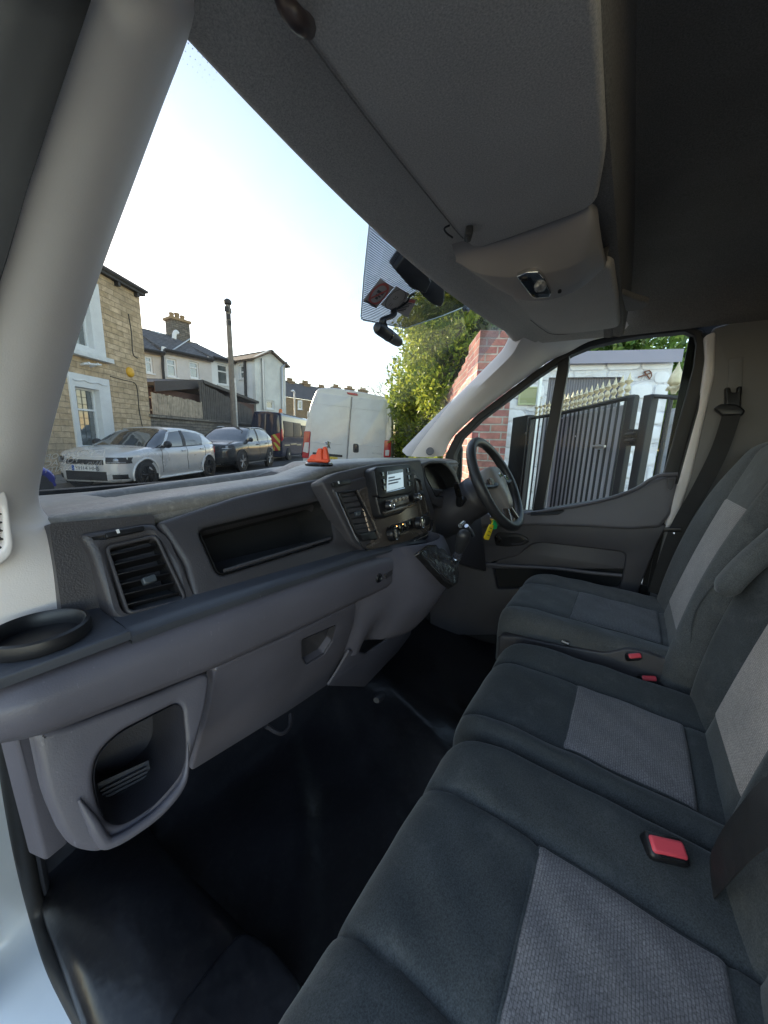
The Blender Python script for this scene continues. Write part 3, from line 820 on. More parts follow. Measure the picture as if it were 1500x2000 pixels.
# ================================================================== dashboard
dash = thing('dashboard', 'dark grey dashboard with open cubby, air vents and centre stack under the windscreen', 'dashboard', (0, .6, 1.0))
ZT = lambda x: interp(x, [-.80, -.73, -.60, -.45, -.28, -.20, -.13, 0, .3, .60, .66, .72], [1.502, 1.505, 1.516, 1.522, 1.531, 1.548, 1.560, 1.562, 1.562, 1.556, 1.540, 1.50])
YL = lambda x: interp(x, [-.80, -.74, -.68, -.3, -.1, .2, .35, .5, .62, .70], [.70, .672, .648, .655, .675, .67, .64, .615, .628, .67])
rows = []
for x in np.linspace(-.765, .70, 110):
    z, y = ZT(x), YL(x)
    k = min(1, max(0, (x + .635) / .03)) * min(1, max(0, (-.13 - x) / .05)); k = k * k * (3 - 2 * k)
    hz = .030 if x < .2 else interp(x, [.2, .35, .7], [.03, .02, .02])
    r = [(x, y + .05, z - hz - .012), (x, y + .012, z - hz - .005), (x, y + .001, z - hz), (x, y - .004, z - hz * .62), (x, y - .002, z - .010), (x, y + .006, z - .003), (x, y + .02, z), (x, y + .05, z + .002), (x, y + .085, z + .002)]
    zf = 1.503 if x < -.6 else interp(x, [-.6, -.1, .2, .7], [1.503, 1.532, 1.55, 1.545])
    r += [(x, y + .10, (z + .001) * (1 - k) + k * (z - .004)), (x, y + .106, (z - .001) * (1 - k) + k * (z - .03)), (x, y + .17, (z - .004) * (1 - k) + k * (z - .036)), (x, y + .235, (zf) * (1 - k) + k * (z - .034)), (x, y + .243, zf * (1 - k) + k * (zf - .006)), (x, y + .255, zf), (x, y + .275, zf - .001), (x, y + .34, zf - .012), (x, 1.22, 1.42)]
    rows.append(r)
obj('dash_pad', MB().slab(rows, (0, 0, -.012)), m_pad, dash, 45)
rows = []
for x in np.linspace(-.60, -.17, 20):
    z, y = ZT(x), YL(x); rows.append([(x, y + .112, z - .027), (x, y + .17, z - .031), (x, y + .228, z - .029)])
obj('tray_liner', MB().slab(rows, (0, 0, -.003)), m_dark, dash)

# face of the passenger side: plane leaning back towards the screen
FP, FN = V3((0, .60, 1.47)), unit(V3((0, -1, .63)))
def fp(x, y, d=0.0): return at_pl(x, y, FP + FN * d, FN)
face = [fp(*p) for p in ((308, 1018), (460, 968), (560, 945), (640, 930), (655, 950), (668, 985), (700, 1055), (712, 1085), (560, 1130), (384, 1190), (362, 1100))]
slot = [fp(*p) for p in ((388, 1034), (625, 978), (640, 990), (652, 1055), (428, 1124))]
obj('cubby_panel', MB().plate(rounded(face, .008, 3), FN, .05, [rounded(slot, .014, 5)], bev=.010, nb=4), m_face, dash, 50)
r_in = rounded(slot, .014, 5); c0 = np.mean(slot, 0)
ex, ey, ez = frame_of(FN)
deep = [p - FN * .115 + (c0 - p) * .03 + V3((0, 0, .012)) for p in r_in]
mid_ = [p - FN * .012 + (c0 - p) * .012 for p in r_in]
mb = MB(); mb.loft([r_in, mid_, deep], True, False); mb.add(deep, [tuple(range(len(deep)))])
obj('cubby_liner', mb, m_dark, dash, 50)
lip = [fp(428, 1118), fp(650, 1050)]
obj('cubby_lip', MB().tube([lip[0] * (1 - t) + lip[1] * t + FN * .001 for t in np.linspace(.03, .97, 8)], .0035, 8), m_face, dash)
# end wall and vent pod at the passenger end
pod = [fp(*p) for p in ((150, 1040), (303, 1018), (362, 1100), (384, 1192), (250, 1216), (222, 1205), (178, 1075))]
ven = [fp(*p) for p in ((210, 1066), (300, 1044), (318, 1058), (365, 1168), (352, 1178), (258, 1198), (240, 1188))]
obj('vent_panel', MB().plate(rounded(pod, .012, 4), FN, .05, [rounded(ven, .008, 4)], bev=.010, nb=4), m_face, dash, 50)
obj('end_wall', MB().plate(rounded([at_y(x, y, .626) for x, y in ((96, 1022), (300, 1005), (300, 1190), (240, 1225), (112, 1225))], .004, 2), (0.0, -1, .25), .03), m_face, dash)
def air_vent(par, poly, n, nsl, tabpx, rim=.006, depth=.05, mat=m_face, lab=None):
    """poly: four corners tl, tr, br, bl on the plane facing n"""
    n = unit(n); P = [V3(p) for p in poly]; c = np.mean(P, 0)
    o = rounded(P, .010, 5); i = rounded([p + (c - p) * .10 for p in P], .008, 5)
    v = obj('air_vent', MB().plate(o, n, .02, [i], bev=.003), mat, par, 45)
    WLOC[v.name] = WLOC[par.name]
    ins = [p - n * .004 + (c - p) * 0 for p in i]; dp = [p - n * depth for p in i]
    mb = MB(); mb.loft([ins, dp], True, False); mb.add(dp, [tuple(range(len(dp)))])
    obj('duct', mb, m_dark, v, 40)
    mb = MB()
    tl, tr, br, bl = [p + (c - p) * .10 for p in P]
    for k in range(nsl):
        t = (k + .7) / (nsl + .3)
        a, b = tl * (1 - t) + bl * t, tr * (1 - t) + br * t
        ax = unit(b - a); up = unit(np.cross(n, ax)); tilt = unit(n * .94 + (0, 0, .22)); th = unit(np.cross(tilt, ax))
        mb.box((a + b) / 2 - n * .016, (np.linalg.norm(b - a) * .98, .022, .0022), ax=(ax, tilt, th))
    obj('slats', mb, m_black, v, 30, bevel=.0008)
    if tabpx is not None:
        p = V3(tabpx); a = unit(tr - tl); u = np.cross(n, a)
        obj('tab', MB().box(p - n * .002, (.018, .011, .010), ax=(a, u, n)), M('tab_plastic', (.05, .06, .07), .4, .1), v, bevel=.002)
    return v
air_vent(dash, [fp(205, 1065, .002), fp(306, 1042, .002), fp(368, 1173, .002), fp(250, 1202, .002)], FN, 6, fp(292, 1132))
# vent thumb wheel slots
def wheel_slot(par, px, pl, n):
    pp = [at_pl(x, y, pl + n * .003, n) for x, y in px]
    o = obj('thumb_wheel', MB().plate(rounded(pp, .004, 4), n, .006, bev=.0015), m_black, par)
    WLOC[o.name] = WLOC[par.name]
    c = np.mean(pp, 0); a = pp[0] * .65 + pp[2] * .35
    q = unit(pp[1] - pp[0])
    obj('white_mark', MB().box(pp[0] * .7 + pp[2] * .3 + n * .0012, (.0035, .0012, .006), ax=(q, n, np.cross(q, n))), M('white_mark', (.8, .8, .8), .5), o)
pp = [(205, 1040), (282, 1025), (284, 1035), (208, 1051)]
wheel_slot(dash, pp, FP + FN * .004, FN)

# shelf, bolster and lower panels: one section swept along the dash, with real seams between the pieces
SZ = lambda x: interp(x, [-.86, -.62, -.24, 0, .13, .3], [1.379, 1.374, 1.358, 1.338, 1.318, 1.300])
rows = []
for x in np.linspace(-.708, .10, 50):
    z = SZ(x)
    rows.append([(x, .66, z + .008), (x, .60, z + .006), (x, .545, z + .004), (x, .512, z + .004), (x, .498, z + .002), (x, .492, z - .003), (x, .492, z - .009), (x, .498, z - .012), (x, .52, z - .012)])
obj('shelf', MB().slab(rows, (0, .004, -.006)), m_shelf, dash, 40)
cu = at_z(78, 1236, 1.390)
crc = [(cu[0] + .041 * math.cos(a), cu[1] + .041 * math.sin(a), 1.3815) for a in np.linspace(0, 2 * math.pi, 33)[:-1]]
obj('shelf', MB().plate([(-.875, .492, 1.3815), (-.7085, .492, 1.3815), (-.7085, .66, 1.3815), (-.875, .66, 1.3815)], (0, 0, 1), .012, [crc], bev=.003), m_shelf, dash, 40)
rows = []
for x in np.linspace(-.875, .02, 60):
    z = SZ(x); e = max(0, (-.80 - x) / .07); e2 = max(0, (x + .10) / .12)
    zb = interp(x, [-.86, -.78, -.6, -.2, .1], [1.31, 1.292, 1.268, 1.244, 1.23])
    pr = [(.53, z - .013), (.500, z - .014), (.491, z - .018), (.482, z - .028), (.478, (z + zb) / 2 + .004), (.480, zb + .018), (.488, zb + .004), (.502, zb), (.54, zb - .002)]
    rows.append([(x, y + .045 * e * e, zz) for y, zz in pr])
obj('bolster', MB().slab(rows, (0, .006, 0)), m_low, dash, 50)
# glove box lid
GP, GN = V3((0, .502, 1.25)), unit(V3((0, -1, -.36)))
def gp(x, y, d=0.0): return at_pl(x, y, GP + GN * d, GN)
gl = [gp(*p) for p in ((419, 1307), (560, 1245), (696, 1178), (692, 1215), (668, 1290), (640, 1338), (560, 1392), (372, 1508), (392, 1440), (412, 1370))]
hn = [gp(*p) for p in ((590, 1250), (657, 1221), (648, 1252), (632, 1276), (598, 1297), (591, 1285))]
glo = obj('glove_box_lid', MB().plate(rounded(gl, .01, 4), GN, .02, [rounded(hn, .005, 4)], bev=.004), m_low, dash, 45)
WLOC[glo.name] = WLOC[dash.name]
h2 = rounded(hn, .005, 4); c0 = np.mean(hn, 0)
dp = [p - GN * .02 + V3((0, 0, -.004)) for p in h2]
mb = MB(); mb.loft([h2, dp], True, False); mb.add(dp, [tuple(range(len(dp)))])
obj('handle', mb, m_face, glo, 40)
obj('handle_edge', MB().tube([gp(597, 1299, .001), gp(618, 1288, .002), gp(634, 1277, .002), gp(650, 1252, .001)], .002, 8), m_low, glo)
# left end block with its open bin
BP, BN = V3((0, .500, 1.27)), unit(V3((0, -1, .30)))
def bpx(x, y, d=0.0): return at_pl(x, y, BP + BN * d, BN)
bl = [bpx(*p) for p in ((62, 1425), (132, 1420), (300, 1357), (414, 1308), (405, 1380), (380, 1470), (366, 1508), (345, 1540), (290, 1600), (235, 1650), (195, 1668), (150, 1662), (125, 1640), (90, 1560))]
bi = [bpx(*p) for p in ((232, 1432), (345, 1374), (356, 1385), (362, 1450), (360, 1495), (340, 1535), (290, 1582), (240, 1612), (212, 1610), (195, 1580), (182, 1525), (190, 1475))]
binp = obj('door_side_bin', MB().plate(rounded(bl, .02, 4), BN, .03, [rounded(bi, .016, 5)], bev=.008, nb=4), m_low, dash, 50)
WLOC[binp.name] = WLOC[dash.name]
rb = rounded(bi, .016, 5); c0 = np.mean(bi, 0)
dp = [p - BN * .11 + (c0 - p) * .22 + V3((.012, 0, .01)) for p in rb]; d1 = [p - BN * .02 + (c0 - p) * .03 for p in rb]
mb = MB(); mb.loft([rb, d1, dp], True, False); mb.add(dp, [tuple(range(len(dp)))])
m_bin = M('bin_liner', (.035, .034, .042), .45, .1, 6, .4, 400)
obj('bin_liner', mb, m_bin, binp, 60)
mb = MB()
for k in range(8):
    a = bpx(196 + k * 3, 1545 + k * 7, -.06); b = bpx(285 + k * 2, 1500 + k * 7, -.06)
    mb.tube([a, b], .0022, 6)
a, b, c_, d_ = bpx(190, 1530, -.064), bpx(290, 1485, -.064), bpx(305, 1560, -.064), bpx(215, 1612, -.064)
mb.add([a, b, c_, d_], [(0, 1, 2, 3)])
obj('ribbed_mat', mb, m_shelf, binp)
lipw = [bpx(*p) for p in ((152, 1560), (176, 1600), (200, 1640), (222, 1640), (262, 1618), (310, 1582), (350, 1535), (362, 1500), (364, 1452))]
obj('bin_lip', MB().tube([p + BN * .004 for p in smooth_path(lipw, 5)], [.0065 * min(1, .25 + k / 9, .15 + (40 - k) / 14) for k in range(41)], 10), m_low, binp)
obj('end_panel', MB().plate(rounded([at_y(x, y, .56) for x, y in ((20, 1400), (75, 1400), (120, 1560), (150, 1650), (92, 1685), (62, 1570))], .006, 3), (.35, -1, 0), .03, bev=.004), m_low, dash)
# round cup holder on the end of the shelf
cu = at_z(78, 1236, 1.390); cuz = 1.389
cc = []
cup = obj('cup_holder', MB().lathe((cu[0], cu[1], 1.372), (0, 0, 1), [(.046, .0095), (.048, .012), (.0485, .02), (.047, .026), (.0435, .0275), (.0405, .024), (.0395, .01), (.036, -.06), (.001, -.062)], 40), m_black, dash, 50)

# ---- centre stack
SP, SN = V3((0, .57, 1.55)), unit(V3((0, -1, .286)))
def sp_(x, y, d=0.0): return at_pl(x, y, SP + SN * d, SN)
stk = [sp_(*p) for p in ((648, 955), (660, 942), (735, 925), (812, 915), (830, 945), (846, 1010), (846, 1032), (836, 1046), (786, 1068), (745, 1078), (722, 1080), (708, 1068), (690, 1030))]
stack = obj('centre_stack', MB().plate(rounded(stk, .012, 4), SN, .07, bev=.008, nb=4), m_face, dash, 50)
WLOC[stack.name] = WLOC[dash.name]
cols_ = [sp_(*p, .004) for p in ((700, 958), (735, 940), (812, 925), (829, 960), (843, 1008), (842, 1030), (834, 1042), (784, 1064), (746, 1073), (726, 1075), (714, 1066), (728, 1058))]
obj('gloss_surround', MB().plate(rounded(cols_, .01, 4), SN, .02, bev=.006, nb=4), m_bronze, stack, 50)
trim = smooth_path([sp_(*p, .006) for p in ((656, 960), (668, 990), (690, 1040), (704, 1064), (715, 1074), (735, 1078), (762, 1074), (790, 1065), (828, 1048), (843, 1035), (846, 1015))], 5)
obj('chrome_strip', MB().tube(trim, .0022, 8), m_chrome, stack)
def sub_vent(poly, n, nsl, tab): 
    return air_vent(dash, poly, n, nsl, tab, depth=.04, mat=m_black)
air_vent(dash, [sp_(661, 961, .009), sp_(697, 955, .009), sp_(738, 1040, .009), sp_(699, 1046, .009)], SN, 7, sp_(700, 1003, .009), mat=m_black)
air_vent(dash, [sp_(811, 932, .009), sp_(822, 936, .009), sp_(838, 1006, .009), sp_(826, 1010, .009)], SN, 6, sp_(824, 962, .009), mat=m_black)
obj('button_panel', MB().plate(rounded([sp_(*p, .010) for p in ((702, 1042), (731, 1037), (738, 1052), (734, 1054), (711, 1057))], .003, 3), SN, .012, bev=.002), m_black, stack)
obj('button_panel', MB().plate(rounded([sp_(*p, .010) for p in ((827, 1012), (838, 1008), (842, 1018), (838, 1026), (829, 1028))], .003, 3), SN, .012, bev=.002), m_black, stack)
obj('chrome_strip', MB().tube([sp_(*p, .010) for p in ((697, 957), (712, 985), (730, 1022), (742, 1052))], .0022, 6), m_bronze, stack)
rad = [sp_(*p, .030) for p in ((730, 916), (735, 911), (798, 905), (804, 909), (810, 930), (812, 975), (806, 985), (785, 1002), (752, 1012), (744, 1008), (736, 975))]
obj('radio_housing', MB().plate(rounded(rad, .007, 4), SN, .05, bev=.005, nb=4), m_black, stack, 50)
S2 = unit(V3((-.05, -1, .22)))
bez = [sp_(*p, .038) for p in ((731, 917), (736, 912), (797, 906), (802, 909), (807, 928), (808, 958), (802, 963), (745, 973), (738, 968))]
obj('screen_bezel', MB().plate(rounded(bez, .004, 4), SN, .02, bev=.003), m_black, stack, 50)
scr = [sp_(*p, .0388) for p in ((757, 921), (787, 916), (788.5, 951), (755.5, 960))]
ms_, t, p, Ln = base_mat('radio_display')
tc = t.nodes.new('ShaderNodeTexCoord')
gr = nd(t, 'ShaderNodeTexNoise', Scale=6.0); Ln.new(tc.outputs['Object'], gr.inputs['Vector'])
cc_ = ramp(t, gr.outputs['Fac'], [(0.3, (.34, .45, .52)), (.7, (.42, .52, .58))])
Ln.new(cc_, p.inputs['Base Color']); Ln.new(cc_, p.inputs['Emission Color']); p.inputs['Emission Strength'].default_value = .10; p.inputs['Roughness'].default_value = .2
obj('display', MB().plate(scr, SN, .002), ms_, stack, 0)
m_ink = M('display_ink', (.05, .07, .12), .5)
tl, tr_, bl_ = scr[0], scr[1], scr[3]
exs, eys = tr_ - tl, bl_ - tl
mb = MB()
hd = MB().add([tl + SN * .0004, tr_ + SN * .0004, tr_ + eys * .17 + SN * .0004, tl + eys * .17 + SN * .0004], [(0, 1, 2, 3)])
obj('display_header', hd, m_gloss, stack, 0)
for k, (a, b, c) in enumerate(((.06, .45, .31), (.06, .85, .46), (.06, .70, .61))):
    mb.add([tl + exs * a + eys * c + SN * .0005, tl + exs * b + eys * c + SN * .0005, tl + exs * b + eys * (c + .07) + SN * .0005, tl + exs * a + eys * (c + .07) + SN * .0005], [(0, 1, 2, 3)])
obj('display_lines', mb, m_ink, stack, 0)
obj('display_ledge', MB().tube([sp_(755, 962, .040), sp_(790, 953, .040)], .0013, 6), m_chrome, stack)
for (a, b) in (((744, 926), (749, 925)), ((746, 940), (751, 939)), ((747, 953), (752, 952)), ((795, 918), (799, 917)), ((797, 932), (801, 931)), ((798, 945), (802, 944))):
    obj('key', MB().plate(rounded([sp_(*q, .0395) for q in ((a[0] - 1.5, a[1] - 4), (b[0] + 1.5, b[1] - 4), (b[0] + 2.5, b[1] + 5), (a[0] - .5, a[1] + 5))], .001, 2), SN, .002, bev=.0005), m_gloss, stack)
strip = [sp_(*p, .040) for p in ((759, 976), (797, 966), (800, 981), (762, 993))]
obj('button_strip', MB().plate(rounded(strip, .002, 3), SN, .012, bev=.0015), M('button_grey', (.11, .095, .085), .3, .1), stack)
for k in range(5):
    u0, u1 = k / 5 + .02, (k + 1) / 5 - .02
    s0, s1_ = strip[0], strip[1]; q0, q1 = strip[3], strip[2]
    mk = lambda u, v: (s0 * (1 - u) + s1_ * u) * (1 - v) + (q0 * (1 - u) + q1 * u) * v + SN * .0015
    obj('key', MB().plate([mk(u0, .08), mk(u1, .08), mk(u1, .5), mk(u0, .5)], SN, .003, bev=.0006), m_bronze, stack)
obj('slot_bar', MB().plate(rounded([sp_(*p, .034) for p in ((749, 1000), (809, 982), (811, 986), (806, 990), (753, 1005))], .002, 3), SN, .008, bev=.0015), m_bronze, stack)
def knob(px, r, h, d, mat=m_black):
    c = sp_(*px, d)
    k = obj('dial', MB().lathe(c, SN, [(r * 1.05, 0), (r * 1.05, h * .25), (r, h * .3), (r * .94, h * .9), (r * .86, h), (.001, h)], 28), mat, stack, 40)
    WLOC[k.name] = WLOC[dash.name]
    obj('chrome_ring', MB().lathe(c + SN * h, SN, [(r * .90, -.001), (r * .93, .001), (r * .84, .0022), (r * .76, .001), (r * .76, -.001)], 28), m_chrome, k, 40)
    obj('pointer', MB().box(c + SN * (h + .001), (r * .16, .0015, r * 1.1), ax=((1, 0, 0), SN, np.cross((1, 0, 0), SN))), m_chrome, k)
knob((757, 988), .0115, .014, .037)
knob((811, 972), .0115, .014, .037)
knob((763, 1043), .0195, .018, .008)
knob((815, 1022), .0185, .018, .008)
clim = [sp_(*p, .008) for p in ((766, 1026), (805, 1014), (809, 1032), (772, 1046))]
obj('climate_panel', MB().plate(rounded(clim, .003, 3), SN, .008, bev=.0015), m_black, stack)
for k in range(3):
    u0, u1 = .1 + k * .3, .1 + k * .3 + .24
    mk = lambda u, v: (clim[0] * (1 - u) + clim[1] * u) * (1 - v) + (clim[3] * (1 - u) + clim[2] * u) * v + SN * .0015
    obj('key', MB().plate([mk(u0, .15), mk(u1, .15), mk(u1, .85), mk(u0, .85)], SN, .003, bev=.0008), m_gloss, stack)
m_amb = emit_mat('amber_lamp', (1.0, .45, .12), 1.5)
for k in (0, 1):
    u = .16 + .3 * k
    obj('warning_light', MB().box((clim[0] * (1 - u) + clim[1] * u) * .8 + (clim[3] * (1 - u) + clim[2] * u) * .2 + SN * .0018, (.0022, .001, .0016), ax=((1, 0, 0), SN, np.cross((1, 0, 0), SN))), m_amb, stack)
obj('usb_cover', MB().plate(rounded([sp_(*p, .006) for p in ((786, 1067), (799, 1063), (803, 1072), (790, 1077))], .002, 3), SN, .012, bev=.002), m_black, stack)
obj('usb_cover', MB().plate(rounded([sp_(*p, .006) for p in ((801, 1062), (817, 1056), (820, 1066), (805, 1071))], .002, 3), SN, .012, bev=.002), m_black, stack)
# upper face right of the cubby with a vent wheel, and the centre top panel
up_ = [sp_(*p, -.004) for p in ((628, 940), (660, 922), (735, 905), (822, 897), (832, 950), (850, 1000), (852, 1040), (800, 1075), (720, 1085), (690, 1060))]
obj('centre_face', MB().plate(rounded(up_, .01, 3), SN, .04, bev=.006), m_face, dash, 50)
wheel_slot(dash, [(649, 942), (684, 936), (687, 944), (653, 952)], SP + SN * .004, SN)

obj('column_cowl', MB().plate(rounded([at_y(x, y, .60) for x, y in ((826, 950), (900, 962), (915, 1000), (915, 1110), (850, 1090), (838, 1040))], .01, 3), (-.1, -1, .1), .03, bev=.006), m_face, dash, 50)
# ---- instrument binnacle
IP, IN2 = V3((0, .60, 1.5)), unit(V3((-.1, -1, .22)))
def ip(x, y, d=0.0): return at_pl(x, y, IP + IN2 * d, IN2)
bo = [ip(*p) for p in ((822, 905), (845, 898), (872, 900), (888, 912), (900, 945), (905, 985), (880, 1000), (850, 985), (832, 955))]
bh = [ip(*p) for p in ((829, 913), (838, 907), (862, 905), (875, 914), (886, 930), (898, 958), (896, 970), (875, 968), (852, 970), (845, 955), (832, 930))]
binn = obj('instrument_binnacle', MB().plate(rounded(bo, .012, 4), IN2, .05, [rounded(bh, .008, 4)], bev=.008, nb=4), m_face, dash, 50)
WLOC[binn.name] = WLOC[dash.name]
rh = rounded(bh, .008, 4); c0 = np.mean(bh, 0)
dp = [p - IN2 * .09 + (c0 - p) * .1 for p in rh]
mb = MB(); mb.loft([rh, dp], True, False); mb.add(dp, [tuple(range(len(dp)))])
obj('binnacle_liner', mb, m_dark, binn, 50)
obj('cluster_lens', MB().plate([p - IN2 * .05 + (c0 - p) * .04 for p in rh], IN2, .002), m_black, binn, 0)
# ---- knee block under the stack carrying the gear lever
rows = []
zs = [1.345, 1.32, 1.29, 1.25, 1.20, 1.14, 1.09, 1.055, 1.04]
for z in zs:
    t = (1.345 - z) / .305
    yf = interp(z, [1.03, 1.1, 1.2, 1.30, 1.345], [.505, .455, .405, .400, .43])
    base = [(-.235, .520 + .12 * t), (-.17, .495 + .06 * t), (-.10, yf + .065 + .02 * t), (-.05, yf + .035), (-.005, yf + .012), (.04, yf), (.085, yf + .002), (.12, yf + .02), (.14, yf + .07), (.15, yf + .16), (.155, .62)]
    rows.append(smooth_path([(x, y, z) for x, y in base], 4))
obj('knee_block', MB().slab(rows, (0, .012, 0)), m_low, dash, 60)
lowb = [gp(x, y, .014) for x, y in ((683, 1270), (716, 1278), (762, 1246), (808, 1214), (802, 1240), (776, 1275), (712, 1342), (640, 1340), (655, 1318))]
obj('map_pocket', MB().plate(rounded(lowb, .008, 4), GN, .006, bev=.003), m_low, dash, 50)
s0 = at_pl(700, 1172, GP, GN)
obj('power_socket', MB().lathe(sp_(740, 1128, -.005) + V3((0, -.04, 0)) if False else at_y(740, 1129, .478), (0, -1, .05), [(.0125, -.012), (.0125, .001), (.0105, .003), (.0085, .001), (.008, -.002), (.006, .0015), (.001, .002)], 24), m_black, dash)
sk = [at_y(x, y, .474) for x, y in ((752, 1122), (792, 1101), (794, 1108), (754, 1132))]
obj('socket_label', MB().plate(rounded(sk, .002, 2), (.1, -1, 0), .004, bev=.001), m_face, dash)

hd0 = at_y(762, 1348, .66)
obj('heater_duct', MB().tube(smooth_path([at_y(735, 1368, .64), hd0, at_y(800, 1322, .68)], 5), [.012] + [.022] * 4 + [.026] * 3 + [.022] * 2 + [.012], 12, flat=.8), m_bin, dash, 60)
obj('duct_bracket', MB().tube(smooth_path([at_y(520, 1418, .66), at_y(548, 1432, .64), at_y(566, 1418, .64), at_y(568, 1395, .66)], 5), .006, 8), m_bin, dash)
for k, (x, y) in enumerate(((868, 1232), (905, 1205), (938, 1190))):
    a = at_y(x, y, .78)
    pd = obj('pedal', MB().box(a, (.055, .012, .075), ax=((1, 0, 0), (0, .8, -.6), (0, .6, .8))), m_rub, dash, bevel=.006)
    obj('pedal_arm', MB().tube([a + V3((0, .01, .02)), a + V3((0, .09, .16)), a + V3((0, .10, .3))], .009, 8), m_dark, dash)
# ---- orange phone holder on the pad
hb = at_z(623, 908, 1.5645)
ph = thing('phone_holder', 'orange rubber phone holder on a round black base on top of the dashboard', 'phone holder', hb)
m_or = M('orange_rubber', (.85, .10, .035), .5, .1, 20)
obj('base', MB().lathe(hb, (0, 0, 1), [(.033, -.002), (.034, .003), (.031, .006), (.026, .008), (.001, .009)], 28), m_gloss, ph)
vw = unit(V3((_R[0], _R[1], 0))); vf = unit(np.cross((0, 0, 1), vw))
def jaw(dx, h, tw, lean, dd):
    P = []
    for k in range(6):
        t = k / 5; ww = tw * (1 - .55 * t); c = hb + vw * (dx + lean * t) + vf * dd + V3((0, 0, .008 + h * t))
        P.append([c + vw * ww * a + vf * .012 * (1 - .4 * t) * b for a, b in ((-1, -1), (1, -1), (1, 1), (-1, 1))])
    return MB().loft(P)
obj('jaw', jaw(-.016, .017, .012, .004, 0), m_or, ph, bevel=.003)
obj('jaw', jaw(.0, .032, .011, .004, -.004), m_or, ph, bevel=.003)
obj('jaw', jaw(.016, .036, .010, -.002, .004), m_or, ph, bevel=.003)
obj('tray', MB().box(hb + V3((0, 0, .011)), (.052, .03, .008), rz=math.atan2(vw[1], vw[0])), m_or, ph, bevel=.003)

# ================================================================== steering wheel, levers, keys
WC = V3((.395, .383, 1.493)); WU = unit(V3((0, .50, .866))); WX = V3((1, 0, 0)); WN = np.cross(WX, WU); WN = WN if WN[1] < 0 else -WN
sw = thing('steering_wheel', 'black steering wheel with a grey centre pad in front of the driver seat', 'steering wheel', WC - WU * .19)
Rw = .163
m_rim = M('wheel_leather', (.028, .028, .03), .42, .15, 12, .5, 400, .0006)
m_hub = M('wheel_pad', (.24, .22, .205), .42, .06, 8, .3, 400, .0003)
wp = lambda a, r, h=0: WC + WX * r * math.cos(a) + WU * r * math.sin(a) + WN * h
obj('rim', MB().tube([wp(a, Rw) for a in np.linspace(0, 2 * math.pi, 65)[:-1]], [.0165 + .0025 * max(0, math.cos(2 * a)) ** 4 for a in np.linspace(0, 2 * math.pi, 65)[:-1]], 14, closed=True), m_rim, sw, 60)
hub = [(0, .062), (.045, .058), (.062, .03), (.064, -.005), (.052, -.04), (.034, -.092), (.018, -.104), (-.018, -.104), (-.034, -.092), (-.052, -.04), (-.064, -.005), (-.062, .03), (-.045, .058)]
def hubloop(s, h): return [WC + WX * x * s + WU * y * s + WN * h for x, y in [(p[0], p[1]) for p in smooth_path([(a, b, 0) for a, b in hub], 4, True)]]
obj('centre_pad', MB().loft([hubloop(.9, -.045), hubloop(1.0, -.02), hubloop(1.0, 0.0), hubloop(.95, .012), hubloop(.8, .02), hubloop(.45, .025), hubloop(.05, .0265)]), m_hub, sw, 60)
el = [[WC + WN * (.0255 + d) + WX * r * .019 * math.cos(a) + WU * (.018 + r * .011 * math.sin(a)) for a in np.linspace(0, 2 * math.pi, 25)[:-1]] for r, d in ((1, -.004), (1, .001), (.86, .002), (.8, .0005))]
em = obj('oval_emblem', MB().loft(el), m_chrome, sw, 50)
for s in (-1, 1):
    sp1 = [WC + WX * s * .05 + WU * .0, WC + WX * s * .095 - WU * .004 + WN * .002, WC + WX * s * .155]
    obj('spoke', MB().tube(smooth_path(sp1, 5), [.026] * 4 + [.019] * 4 + [.015] * 3, 10, flat=.45), m_black, sw, 50)
    mb = MB().box(WC + WX * s * .082 + WU * .004 + WN * .012, (.034, .030, .012), ax=(WX, WU, WN))
    obj('switch_pad', mb, m_chrome if s > 0 else m_bronze, sw, bevel=.004)
    sp2 = [WC + WX * s * .022 - WU * .09, WC + WX * s * .04 - WU * .125, WC + WX * s * .055 - WU * .152]
    obj('spoke', MB().tube(smooth_path(sp2, 4), .014, 10, flat=.5), m_bronze, sw, 50)
colm = [WC - WN * .03, WC - WN * .10 + V3((0, 0, -.02)), WC - WN * .26 + V3((0, 0, -.04))]
obj('column_shroud', MB().tube(smooth_path(colm, 5), [.055] * 3 + [.075] * 4 + [.085] * 4, 20, flat=1.0), m_face, dash, 60)
# indicator stalk to the left of the column
stp = [WC - WN * .075 - WX * .06, WC - WN * .075 - WX * .115 + WU * .012, at_y(893, 950, .47)]
stp = [at_y(896, 985, .47), at_y(899, 972, .465), at_y(893, 948, .46)]
st_ = thing('indicator_stalk', 'black stalk switch standing up beside the steering column left of the wheel', 'stalk switch', at_y(896, 985, .47))
obj('stalk_arm', MB().tube([WC - WN * .10 - WX * .05, at_y(897, 985, .47), at_y(896, 965, .465)], [.012, .013, .010], 10, flat=.8), m_black, st_, 50)
obj('stalk_tip', MB().tube([at_y(896, 967, .465), at_y(892, 952, .46), at_y(891, 943, .458)], [.011, .010, .006], 10, flat=.7), m_gloss, st_, 50)
